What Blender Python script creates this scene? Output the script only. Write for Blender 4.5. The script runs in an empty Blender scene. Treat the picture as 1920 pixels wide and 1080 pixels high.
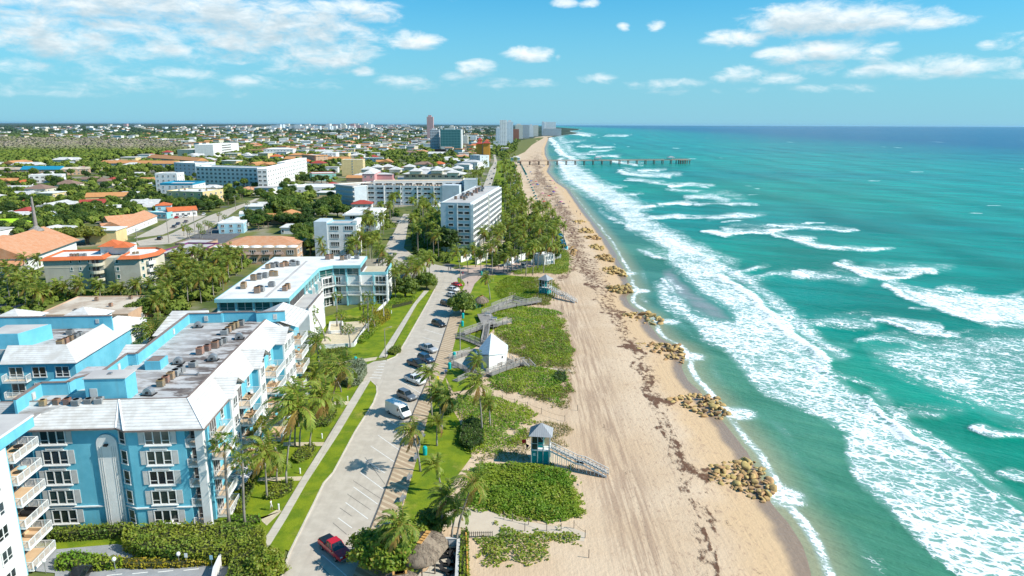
import bpy, math, random
import numpy as np
from mathutils import Vector, Matrix
rad = math.radians
# ---------------------------------------------------------------- camera
F, CX, CY, CH = 1300., 960., 540., 55.          # focal length in photo pixels, centre, camera height
PITCH, ROLL = math.atan((540-233.5)/F), rad(0.2)
FW = Vector((0, math.cos(PITCH), -math.sin(PITCH)))
_u = Vector((0, math.sin(PITCH), math.cos(PITCH)))
RT = Vector((1, 0, 0))*math.cos(ROLL)+_u*math.sin(ROLL)
UP = _u*math.cos(ROLL)-Vector((1, 0, 0))*math.sin(ROLL)
sc = bpy.context.scene
C = sc.collection
cam = bpy.data.cameras.new('camera'); co = bpy.data.objects.new('camera', cam); C.objects.link(co)
cam.sensor_width = 36; cam.lens = 36*F/1920; cam.clip_start = 1; cam.clip_end = 200000
co.matrix_world = Matrix(((RT.x, UP.x, -FW.x, 0), (RT.y, UP.y, -FW.y, 0), (RT.z, UP.z, -FW.z, CH), (0, 0, 0, 1)))
sc.camera = co
sc.view_settings.view_transform = 'Standard'; sc.view_settings.look = 'None'
sc.view_settings.exposure = 0.34; sc.view_settings.gamma = 1
sc.cycles.max_bounces = 5; sc.cycles.diffuse_bounces = 2; sc.cycles.glossy_bounces = 2
sc.cycles.transmission_bounces = 2; sc.cycles.volume_bounces = 0; sc.cycles.transparent_max_bounces = 4
HAZE = 8e-6
sc.cycles.use_denoising = True; sc.cycles.caustics_reflective = False; sc.cycles.caustics_refractive = False
# ---------------------------------------------------------------- sun and sky
SUN_EL, SUN_AZ = rad(41), rad(103)                # azimuth clockwise from the view direction (+Y)
sl = bpy.data.lights.new('sun', 'SUN'); so = bpy.data.objects.new('sun', sl); C.objects.link(so)
sl.energy = 5.0; sl.angle = rad(0.53); sl.color = (1, .945, .85)
sv = Vector((math.sin(SUN_AZ)*math.cos(SUN_EL), math.cos(SUN_AZ)*math.cos(SUN_EL), math.sin(SUN_EL)))
so.rotation_euler = sv.to_track_quat('Z', 'Y').to_euler()
w = bpy.data.worlds.new('World'); sc.world = w; w.use_nodes = True; w.cycles.sampling_method = 'NONE'
class NT:                                        # tiny node-tree writer
    def __init__(s, t): s.t = t; s.n = t.nodes; s.l = t.links
    def put(s, v, sock):
        if isinstance(v, bpy.types.NodeSocket): s.l.new(v, sock)
        elif v is not None: sock.default_value = v
    def math(s, op, a, b=None, c=None, clamp=False):
        n = s.n.new('ShaderNodeMath'); n.operation = op; n.use_clamp = clamp
        for i, v in enumerate((a, b, c)):
            if v is not None: s.put(v, n.inputs[i])
        return n.outputs[0]
    def vmath(s, op, a, b=None):
        n = s.n.new('ShaderNodeVectorMath'); n.operation = op
        s.put(a, n.inputs[0])
        if b is not None: s.put(b, n.inputs[1])
        return n.outputs[0]
    def mix(s, f, a, b, typ='MIX'):
        n = s.n.new('ShaderNodeMix'); n.data_type = 'RGBA'; n.blend_type = typ
        s.put(f, n.inputs[0])
        for v, k in ((a, 6), (b, 7)):
            if isinstance(v, tuple) and len(v) == 3: v = (*v, 1)
            s.put(v, n.inputs[k])
        return n.outputs[2]
    def noise(s, vec, scale, detail=4, rough=.55, dist=0, out=0):
        n = s.n.new('ShaderNodeTexNoise'); s.put(vec, n.inputs['Vector']); s.put(scale, n.inputs['Scale'])
        n.inputs['Detail'].default_value = detail; n.inputs['Roughness'].default_value = rough; n.inputs['Distortion'].default_value = dist
        return n.outputs[out]
    def vor(s, vec, scale, feat='F1', out=0, rnd=1.):
        n = s.n.new('ShaderNodeTexVoronoi'); n.feature = feat; s.put(vec, n.inputs['Vector']); s.put(scale, n.inputs['Scale'])
        n.inputs['Randomness'].default_value = rnd
        return n.outputs[out]
    def ramp(s, v, a, b, lo=0., hi=1., smooth=True):
        n = s.n.new('ShaderNodeMapRange'); n.interpolation_type = 'SMOOTHSTEP' if smooth else 'LINEAR'
        s.put(v, n.inputs[0])
        for i, x in enumerate((a, b, lo, hi)): s.put(x, n.inputs[i+1])
        return n.outputs[0]
    def coord(s, k='Object'): return s.n.new('ShaderNodeTexCoord').outputs[k]
    def pos(s): return s.n.new('ShaderNodeNewGeometry').outputs['Position']
    def sep(s, v):
        n = s.n.new('ShaderNodeSeparateXYZ'); s.put(v, n.inputs[0]); return n.outputs
    def comb(s, x, y, z):
        n = s.n.new('ShaderNodeCombineXYZ')
        for i, v in enumerate((x, y, z)): s.put(v, n.inputs[i])
        return n.outputs[0]
    def mapping(s, v, scale=(1, 1, 1), rot=(0, 0, 0), loc=(0, 0, 0)):
        n = s.n.new('ShaderNodeMapping'); s.put(v, n.inputs[0]); n.inputs[1].default_value = loc
        n.inputs[2].default_value = rot; n.inputs[3].default_value = scale; return n.outputs[0]
    def aniso(s, v, ang, su, sv):                # stretched texture space: su along direction ang, sv across it
        return s.mapping(s.mapping(v, rot=(0, 0, -ang)), (su, sv, (su+sv)/2))
    def attr(s, name): 
        n = s.n.new('ShaderNodeAttribute'); n.attribute_name = name; return n.outputs['Fac']
    def rnd(s): return s.n.new('ShaderNodeObjectInfo').outputs['Random']
    def bump(s, h, strength=.3, dist=.1):
        n = s.n.new('ShaderNodeBump'); n.inputs['Strength'].default_value = strength; n.inputs['Distance'].default_value = dist
        s.put(h, n.inputs['Height']); return n.outputs[0]
T = NT(w.node_tree)
bg = w.node_tree.nodes['Background']
sky = T.n.new('ShaderNodeTexSky'); sky.sky_type = 'NISHITA'; sky.sun_disc = False
sky.sun_elevation = SUN_EL; sky.sun_rotation = SUN_AZ; sky.altitude = 50; sky.air_density = 1.0; sky.dust_density = .5; sky.ozone_density = 2.5
skyc = T.mix(1., sky.outputs[0], (.17, .98, 1.25), 'MULTIPLY')
d = T.vmath('NORMALIZE', T.coord('Generated')); dx, dy, dz = T.sep(d)
az = T.math('MULTIPLY', T.math('ARCTAN2', dx, dy), 57.29578)
el = T.math('MULTIPLY', T.math('ARCSINE', dz), 57.29578)
skyc = T.mix(T.ramp(el, 14, -1, 0, .9), skyc, (2.5, 5.0, 6.3))
def AE(px, py):                                  # sky direction (azimuth, elevation) of a cloud
    v = FW+RT*((px-CX)/F)-UP*((py-CY)/F); v.normalize()
    return math.degrees(math.atan2(v.x, v.y)), math.degrees(math.asin(v.z))
K = math.degrees(1/F)*.93
CL = [  # x, y, half width, half height, weight of each cloud
 (300,12,340,30,1.0),(480,48,190,46,1.05),(250,50,150,22,.8),(610,100,90,30,.9),(90,72,130,34,.9),(180,95,90,20,.8),(316,88,40,18,.95),(420,35,120,30,1.0),(470,110,160,20,.55),
 (690,22,62,20,1.0),(640,12,110,14,.9),(775,76,52,17,1.0),(60,125,180,16,.5),(350,138,55,9,.7),(240,125,70,12,.5),(560,125,120,18,.55),(684,134,24,10,.95),(680,80,20,9,.55),
 (890,127,40,16,1.0),(850,140,40,10,.6),(760,150,60,12,.55),(930,155,60,9,.45),(995,102,48,15,1.0),(1046,107,7,9,.7),(1010,157,45,8,.75),(1120,148,35,11,.75),(1057,4,26,9,.8),(1107,6,20,7,.8),(1230,46,17,11,.85),(1168,50,12,8,.7),
 (1376,72,50,17,1.05),(1500,36,92,27,1.1),(1610,38,130,26,1.05),(1720,40,70,14,.85),(1480,105,62,16,.9),(1560,95,80,20,1.0),(1640,100,40,20,.75),(1535,125,50,14,.75),(1390,140,50,16,.9),(1450,148,50,11,.8),
 (1250,158,75,10,.75),(1640,133,50,13,.75),(1760,128,95,20,.95),(1870,120,40,10,.6),(1850,85,14,9,.7),(1900,140,40,8,.6),(1560,165,110,7,.5),(1340,170,120,7,.45),(150,160,300,12,.55),(230,150,60,9,.7),(470,150,50,9,.7),(90,175,80,8,.6),(400,175,90,8,.5),(60,40,90,26,.8),(600,160,260,12,.4),
 (1200,-60,500,25,.5),(300,-80,500,50,.8),(1900,-90,300,30,.8),(2150,60,160,30,.9),(-200,60,160,40,.9),(2400,120,150,20,.9),(-400,130,200,25,.8)]
def cloud(az, el, det):
    best = None
    for x, y, hw, hh, wt in CL:
        a, e = AE(x, y)
        u = T.math('MULTIPLY_ADD', az, 1/(hw*K), -a/(hw*K)); v = T.math('MULTIPLY_ADD', el, 1/(hh*K), -e/(hh*K))
        r = T.math('MULTIPLY_ADD', u, u, T.math('MULTIPLY', v, v))
        g = T.math('MULTIPLY_ADD', r, -.55*wt, wt)
        best = g if best is None else T.math('SMOOTH_MAX', best, g, .15)
    vv = T.comb(T.math('MULTIPLY', az, .55), T.math('MULTIPLY', el, 1.35), 3.1)
    n = T.noise(vv, .85, det, .62, .35)
    return T.math('ADD', best, T.math('MULTIPLY_ADD', n, 2.1, -1.28))
dn = cloud(az, el, 9); dup_ = cloud(az, T.math('ADD', el, .75), 4)
mask = T.math('MULTIPLY', T.ramp(dn, -.05, .95), T.ramp(el, 0, 5.5, .38, .95))
ccol = T.mix(T.ramp(dup_, -.1, 1.1, 1, 0), (4.6, 5.7, 6.3), (8.2, 8.7, 8.8))
T.put(T.mix(mask, skyc, ccol), bg.inputs[0]); bg.inputs[1].default_value = .10
# ---------------------------------------------------------------- photo pixel <-> world point
def P(px, py, z=0.):
    v = FW+RT*((px-CX)/F)-UP*((py-CY)/F); t = (z-CH)/v.z
    return (v.x*t, v.y*t)
def Q(x, y, z=0.):
    v = Vector((x, y, z-CH)); k = v.dot(FW)
    return (CX+F*v.dot(RT)/k, CY-F*v.dot(UP)/k) if k > .1 else (-9999, -9999)
def Qn(X, Y, Z):
    X = np.asarray(X, float); Z = np.asarray(Z, float)-CH
    k = np.maximum(Y*FW.y+Z*FW.z, .5)
    return CX+F*(X*RT.x+Y*RT.y+Z*RT.z)/k, CY-F*(X*UP.x+Y*UP.y+Z*UP.z)/k
# ---------------------------------------------------------------- materials
MATS = {}
def mat(name, c1, c2=None, scale=1., rough=.8, spec=.3, metal=0., bump=0., bscale=None, kind='noise', vary=0., coord='Object', detail=5, lo=.35, hi=.65):
    m = bpy.data.materials.new(name); m.use_nodes = True; t = NT(m.node_tree); b = t.n['Principled BSDF']
    b.inputs['Roughness'].default_value = rough; b.inputs['Specular IOR Level'].default_value = spec; b.inputs['Metallic'].default_value = metal
    v = t.pos() if coord == 'World' else t.coord(coord)
    if c2 is None: c2 = tuple(x*.82 for x in c1)
    f = t.ramp(t.noise(v, scale, detail, .6), lo, hi)
    col = t.mix(f, c1, c2)
    if vary:
        hs = t.n.new('ShaderNodeHueSaturation'); r = t.rnd()
        t.put(t.math('MULTIPLY_ADD', r, vary*.12, .5-vary*.06), hs.inputs[0]); t.put(t.math('MULTIPLY_ADD', t.math('FRACT', t.math('MULTIPLY', r, 7.3)), vary, 1-vary/2), hs.inputs[2])
        t.put(col, hs.inputs['Color']); col = hs.outputs[0]
    t.put(col, b.inputs['Base Color'])
    if bump: t.put(t.bump(t.noise(v, bscale or scale*6, 3), .6, bump), b.inputs['Normal'])
    MATS[name] = m; return m
def leafmat(name, c1, c2, c3, scale=.5, vary=.3, trans=.3):
    m = bpy.data.materials.new(name); m.use_nodes = True; t = NT(m.node_tree); b = t.n['Principled BSDF']; out = t.n['Material Output']
    v = t.pos()
    a = t.mix(t.ramp(t.noise(v, scale*.35, 2), .35, .65), c1, c2); a = t.mix(t.ramp(t.noise(v, scale*3, 3), .52, .7), a, c3)
    hs = t.n.new('ShaderNodeHueSaturation'); r = t.rnd()
    t.put(t.math('MULTIPLY_ADD', r, -.05*vary, .5+.02*vary), hs.inputs[0]); t.put(t.math('MULTIPLY_ADD', t.math('FRACT', t.math('MULTIPLY', r, 7.3)), vary, 1-vary/2), hs.inputs[2])
    t.put(a, hs.inputs['Color']); a = hs.outputs[0]
    b.inputs['Roughness'].default_value = .55; b.inputs['Specular IOR Level'].default_value = .35
    t.put(a, b.inputs['Base Color'])
    tr = t.n.new('ShaderNodeBsdfTranslucent'); t.put(t.mix(1., a, (1.5, 1.5, .7), 'MULTIPLY'), tr.inputs[0])
    ms = t.n.new('ShaderNodeMixShader'); ms.inputs[0].default_value = trans
    t.l.new(b.outputs[0], ms.inputs[1]); t.l.new(tr.outputs[0], ms.inputs[2]); t.l.new(ms.outputs[0], out.inputs[0])
    MATS[name] = m; return m
# ---------------------------------------------------------------- mesh writer
class MB:
    def __init__(s): s.v = []; s.f = []; s.m = []
    def add(s, vs, fs, mi=0):
        o = len(s.v); s.v += [tuple(p) for p in vs]; s.f += [tuple(i+o for i in f) for f in fs]; s.m += [mi]*len(fs); return s
    def box(s, x0, x1, y0, y1, z0, z1, mi=0):
        return s.prism([(x0, y0), (x1, y0), (x1, y1), (x0, y1)], z0, z1, mi)
    def prism(s, poly, z0, z1, mi=0, cap=True):
        n = len(poly); a = sum(poly[i][0]*poly[(i+1) % n][1]-poly[(i+1) % n][0]*poly[i][1] for i in range(n))
        if a < 0: poly = poly[::-1]
        vs = [(x, y, z0) for x, y in poly]+[(x, y, z1) for x, y in poly]
        fs = [(i, (i+1) % n, n+(i+1) % n, n+i) for i in range(n)]
        if cap: fs += [tuple(range(n-1, -1, -1)), tuple(range(n, 2*n))]
        return s.add(vs, fs, mi)
    def obox(s, c, ux, uy, z0, z1, hx, hy, mi=0):  # box turned about z: centre, unit x axis
        p = [(c[0]+ux*a-uy*b, c[1]+uy*a+ux*b) for a, b in ((-hx, -hy), (hx, -hy), (hx, hy), (-hx, hy))]
        return s.prism(p, z0, z1, mi)
    def bar(s, p, q, wd=.05, ht=None, mi=0):     # a rectangular bar from p to q
        p, q = Vector(p), Vector(q); d = (q-p); L = d.length
        if L < 1e-6: return s
        d /= L; a = d.cross(Vector((0, 0, 1)));  a = Vector((1, 0, 0)) if a.length < 1e-3 else a.normalized()
        b = a.cross(d); ht = ht or wd; a *= wd/2; b *= ht/2
        vs = [p-a-b, p+a-b, p+a+b, p-a+b, q-a-b, q+a-b, q+a+b, q-a+b]
        return s.add(vs, [(0, 1, 5, 4), (1, 2, 6, 5), (2, 3, 7, 6), (3, 0, 4, 7), (3, 2, 1, 0), (4, 5, 6, 7)], mi)
    def tube(s, pts, r, n=8, mi=0, cap=True):
        pts = [Vector(p) for p in pts]; rs = r if isinstance(r, (list, tuple)) else [r]*len(pts); vs = []
        for i, p in enumerate(pts):
            d = (pts[min(i+1, len(pts)-1)]-pts[max(i-1, 0)]).normalized()
            a = d.cross(Vector((.3, 1, .1)) if abs(d.z) < .99 else Vector((1, 0, 0))).normalized(); b = d.cross(a)
            vs += [p+(a*math.cos(2*math.pi*k/n)+b*math.sin(2*math.pi*k/n))*rs[i] for k in range(n)]
        fs = [(i*n+k, i*n+(k+1) % n, (i+1)*n+(k+1) % n, (i+1)*n+k) for i in range(len(pts)-1) for k in range(n)]
        if cap: fs += [tuple(range(n-1, -1, -1)), tuple(range((len(pts)-1)*n, len(pts)*n))]
        return s.add(vs, fs, mi)
    def lathe(s, c, prof, n=12, mi=0):           # profile of (radius, z) about a vertical axis
        vs = [(c[0]+r*math.cos(2*math.pi*k/n), c[1]+r*math.sin(2*math.pi*k/n), z) for r, z in prof for k in range(n)]
        fs = [(i*n+k, i*n+(k+1) % n, (i+1)*n+(k+1) % n, (i+1)*n+k) for i in range(len(prof)-1) for k in range(n)]
        return s.add(vs, fs+[tuple(range(n-1, -1, -1)), tuple(range((len(prof)-1)*n, len(prof)*n))], mi)
    def mesh(s, name, mats, smooth=False):
        me = bpy.data.meshes.new(name); me.from_pydata(s.v, [], s.f)
        for m in (mats if isinstance(mats, (list, tuple)) else [mats]): me.materials.append(MATS[m] if isinstance(m, str) else m)
        if any(s.m): me.polygons.foreach_set('material_index', s.m)
        if smooth: me.polygons.foreach_set('use_smooth', [True]*len(s.f))
        me.update(); return me
    def obj(s, name, mats, parent=None, smooth=False, loc=None):
        return link(name, s.mesh(name, mats, smooth), parent, loc)
def link(name, me, parent=None, loc=None, rz=0, scale=None):
    o = bpy.data.objects.new(name, me); C.objects.link(o)
    if parent: o.parent = parent
    if loc is not None: o.location = loc
    if rz: o.rotation_euler = (0, 0, rz)
    if scale is not None: o.scale = (scale,)*3 if isinstance(scale, (int, float)) else scale
    return o
def npmesh(name, V, Fq, mats, attrs={}, smooth=False, mi=None):   # V (n,3), Fq (m,k) numpy arrays
    me = bpy.data.meshes.new(name); V = np.asarray(V, np.float32); Fq = np.asarray(Fq, np.int32); k = Fq.shape[1]
    me.vertices.add(len(V)); me.vertices.foreach_set('co', V.ravel())
    me.loops.add(Fq.size); me.loops.foreach_set('vertex_index', Fq.ravel())
    me.polygons.add(len(Fq)); me.polygons.foreach_set('loop_start', np.arange(0, Fq.size, k, dtype=np.int32))
    if mi is not None: me.polygons.foreach_set('material_index', np.asarray(mi, np.int32))
    if smooth: me.polygons.foreach_set('use_smooth', np.ones(len(Fq), bool))
    for m in (mats if isinstance(mats, (list, tuple)) else [mats]): me.materials.append(MATS[m] if isinstance(m, str) else m)
    for n, a in attrs.items():
        at = me.attributes.new(n, 'FLOAT', 'POINT'); at.data.foreach_set('value', np.asarray(a, np.float32).ravel())
    me.update(calc_edges=True); return me
def tag(o, label=None, cat=None, group=None, kind=None):
    if label: o['label'] = label
    if cat: o['category'] = cat
    if group: o['group'] = group
    if kind: o['kind'] = kind
    return o
def thing(name, label, cat, loc=(0, 0, 0), rz=0, group=None):
    o = link(name, None, None, loc if len(loc) == 3 else (loc[0], loc[1], 0), rz); return tag(o, label, cat, group)
def copy_tree(o, loc=None, rz=None, parent=None, scale=None):
    c = o.copy(); C.objects.link(c); c.parent = parent
    if loc is not None: c.location = loc
    if rz is not None: c.rotation_euler = (0, 0, rz)
    if scale is not None: c.scale = scale
    for ch in o.children: copy_tree(ch, parent=c)
    return c
AUTO = []                                        # things whose label is completed at the end by what stands nearest
def auto(o, phrase): AUTO.append((o, phrase)); return o
LAND = []                                        # landmarks: phrase, photo position
def landmark(phrase, px, py): LAND.append((phrase, px, py))
rng = random.Random(7); nrng = np.random.default_rng(7)
def polyobj(name, pts, z, m, z1=None, kind='structure', px=True):   # a flat (or kerb-high) sheet from photo points
    pp = [P(x, y, z if z1 is None else z1) if px else (x, y) for x, y in pts]; b = MB()
    if z1 is None:
        n = len(pp); a = sum(pp[i][0]*pp[(i+1) % n][1]-pp[(i+1) % n][0]*pp[i][1] for i in range(n))
        b.add([(x, y, z) for x, y in (pp if a > 0 else pp[::-1])], [tuple(range(n))])
    else: b.prism(pp, z, z1)
    return tag(b.obj(name, m), kind=kind)
# ================================================================ sea, beach, ground
SEA = -.5
SH = [(1590,1400),(1552,1150),(1524,1071),(1507,1022),(1480,978),(1449,942),(1425,890),(1404,849),(1355,787),(1315,735),(1294,714),(1281,690),(1284,668),(1262,645),(1238,634),(1219,610),(1208,588),(1186,575),(1176,556),(1186,545),(1175,520),(1171,505),(1155,475),(1135,445),(1118,422),(1100,400),(1085,380),(1067,355),(1047,342),(1029,322),(1034,308),(1024,290),(1023,278),(1027,266),(1030,258),(1062,252.5),(1104,255.3),(1090,250),(1062,246)]
shp = [P(x, y, SEA) for x, y in SH]
shp = [(40., 5.), (39.5, 30.), (38.8, 50.)]+[p for p in shp if p[1] > 60]+[(900, 9000), (1200, 60000)]
_s = []
for p in shp:
    if not _s or p[1] > _s[-1][1]+.5: _s.append(p)
SX, SY = np.array([p[0] for p in _s]), np.array([p[1] for p in _s])
def xs(Y): return np.interp(Y, SY, SX)
def rows(y0, y1, st, k):
    r = [y0]
    while r[-1] < y1: r.append(r[-1]+max(st, r[-1]**2/71500*k))
    return np.array(r)
def gridfaces(nr, nc):
    i = np.arange(nr-1)[:, None]*nc+np.arange(nc-1)[None, :]
    return np.stack([i, i+1, i+nc+1, i+nc], -1).reshape(-1, 4)
def vnoise(x, y, seed=0):                        # smooth value noise for numpy
    r = np.random.default_rng(seed).random(65536).astype(np.float32)
    xi = np.floor(x).astype(int); yi = np.floor(y).astype(int); fx = x-xi; fy = y-yi
    fx = fx*fx*(3-2*fx); fy = fy*fy*(3-2*fy)
    h = lambda a, b: r[(a*7919+b*104729) & 65535]
    return (h(xi, yi)*(1-fx)+h(xi+1, yi)*fx)*(1-fy)+(h(xi, yi+1)*(1-fx)+h(xi+1, yi+1)*fx)*fy
def segdist(px, py, pts, asp=1.):                # distance in photo pixels to a polyline (y stretched by asp), and position along it
    best = np.full(px.shape, 1e9)
    for (x0, y0), (x1, y1) in zip(pts[:-1], pts[1:]):
        y0, y1 = y0*asp, y1*asp; dx_, dy_ = x1-x0, y1-y0; t = np.clip(((px-x0)*dx_+(py*asp-y0)*dy_)/(dx_*dx_+dy_*dy_+1e-9), 0, 1)
        best = np.minimum(best, np.hypot(px-x0-t*dx_, py*asp-y0-t*dy_))
    return best
def inpoly(px, py, pts):
    c = np.zeros(px.shape, bool); n = len(pts)
    for i in range(n):
        x0, y0 = pts[i]; x1, y1 = pts[(i+1) % n]
        if y0 == y1: continue
        c ^= ((y0 > py) != (y1 > py)) & (px < (x1-x0)*(py-y0)/(y1-y0)+x0)
    return c
def ss(a, b, x): t = np.clip((x-a)/(b-a), 0, 1); return t*t*(3-2*t)
# --- foam: strokes (polyline, half thickness, strength) and lacy patches (polygon, strength, soft edge)
ST = [
 ([(1135,255),(1175,255)],2,.9),([(1062,249),(1105,255)],2.5,1.1),([(1060,267),(1085,266)],3,.8),([(1082,275),(1107,275)],2.5,.9),([(1112,277),(1147,277)],1.6,1),
 ([(1070,289),(1118,290)],2.2,.9),([(1110,284),(1140,283)],2,.9),([(1120,294),(1155,293)],2,1),([(1145,303),(1192,310)],3.5,.9),([(1160,322),(1175,327),(1200,330),(1255,331)],4.5,1),
 ([(1172,339),(1235,343)],2.8,.9),([(1200,321),(1237,321)],2.6,1.1),([(1212,345),(1267,347)],3.5,.65),([(1255,351),(1287,347),(1325,351)],3,1.1),([(1250,358),(1307,361)],3.2,.75),
 ([(1135,349),(1167,352)],2.3,.9),([(1147,365),(1195,365)],2.2,1),([(1290,373),(1330,369),(1362,377)],7.5,.74),([(1235,385),(1270,382),(1297,384)],2.4,1.2),([(1300,386),(1365,384),(1405,386)],3.4,.85),
 ([(1200,412),(1260,407),(1310,411),(1415,408)],3.2,1.05),([(1330,412),(1380,404),(1415,407)],5,.75),([(1352,417),(1385,417)],1.5,1),([(1315,435),(1360,441),(1440,438),(1480,430)],3.5,1.1),([(1355,432),(1425,434)],7,.72),
 ([(1440,424),(1477,425),(1535,431),(1590,436)],3.4,.95),([(1506,419),(1542,420)],1.4,1),([(1446,441),(1477,451),(1505,459),(1540,466),(1600,468),(1657,470)],3.6,1.2),([(1480,446),(1520,450)],2.6,1),
 ([(1567,497),(1595,507),(1615,520),(1655,526),(1700,521)],4.5,1.25),([(1605,509),(1680,509),(1747,510)],9,.85),([(1489,514),(1515,520)],3.6,1.25),([(1525,520),(1610,532)],13,.62),
 ([(1657,537),(1695,560),(1742,577),(1802,597),(1832,608)],6,1.3),([(1760,545),(1800,550)],6,.8),([(1637,602),(1665,605),(1690,617),(1727,630),(1777,635)],4.5,1.2),([(1705,584),(1745,587)],2,.9),
 ([(1507,612),(1560,606),(1635,613)],12,.62),([(1612,640),(1650,636),(1715,650)],8,.72),([(1822,804),(1862,818),(1960,822)],5.5,1.25),([(1871,889),(1925,903),(2010,930)],6,1.25),
 ([(1667,778),(1720,776),(1764,782)],11,.62),([(1450,600),(1489,596)],5,.7),([(1500,640),(1580,655)],6,.6),([(1400,530),(1450,515),(1500,522)],8,.55),([(1380,512),(1420,503)],5,.75),
 ([(1440,600),(1489,635),(1551,675)],8,1.2),([(1622,747),(1671,795),(1707,822),(1770,862),(1835,907),(1925,973),(2180,1150),(2600,1480)],7,1.15),([(1530,690),(1560,705),(1600,716),(1650,735)],3.5,.75),
 ([(1030,257),(1042,272),(1055,290),(1078,300)],5,1.05),([(1050,300),(1060,325),(1080,345),(1120,356)],6,1.0),([(1080,345),(1130,372),(1180,392),(1222,388)],5,1.05),([(1177,425),(1230,440),(1290,470),(1350,500)],7,1.05),
 ([(1125,395),(1150,412),(1180,425)],5,.7),([(1197,470),(1225,480),(1250,488)],5,.8),([(1240,525),(1255,540),(1275,562)],3.5,.9),([(1350,520),(1400,550),(1440,585),(1480,620)],8,1.1)]
PG = [
 ([(1030,256),(1048,262),(1075,292),(1092,312),(1130,338),(1175,363),(1226,388),(1205,398),(1258,430),(1290,447),(1332,472),(1382,503),(1362,521),(1388,543),(1434,560),(1442,582),(1492,636),(1553,676),(1562,700),(1622,747),(1672,795),(1707,822),(1775,860),(1835,907),(1925,970),(2180,1150),(2700,1560),(2250,1560),(1800,1085),(1729,1022),(1662,955),(1600,905),(1585,850),(1582,809),(1529,778),(1470,762),(1427,742),(1392,700),(1355,658),(1320,640),(1290,600),(1275,592),(1238,570),(1226,532),(1246,526),(1262,545),(1300,580),(1345,600),(1374,606),(1372,590),(1340,566),(1310,550),(1284,520),(1247,492),(1247,470),(1217,452),(1177,430),(1160,408),(1135,388),(1097,366),(1052,341),(1044,310),(1060,296),(1040,270)],.76,7),
 ([(1660,536),(1802,553),(2000,560),(2150,590),(1960,606),(1830,608),(1742,577)],.92,5),([(1800,597),(1960,606),(2050,630),(1860,622)],.62,5),([(1665,597),(1765,613),(1777,635),(1727,630)],.78,3),
 ([(1680,645),(1760,630),(1960,622),(2250,700),(2350,860),(2150,900),(1875,791),(1795,758),(1700,712),(1640,684),(1620,650)],.6,14),([(1860,560),(1925,540),(1925,570),(1870,572)],.6,4)]
GREY = [(1238,505),(1262,500),(1300,540),(1342,568),(1374,592),(1376,608),(1345,606),(1300,586),(1262,556),(1242,530)]
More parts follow.
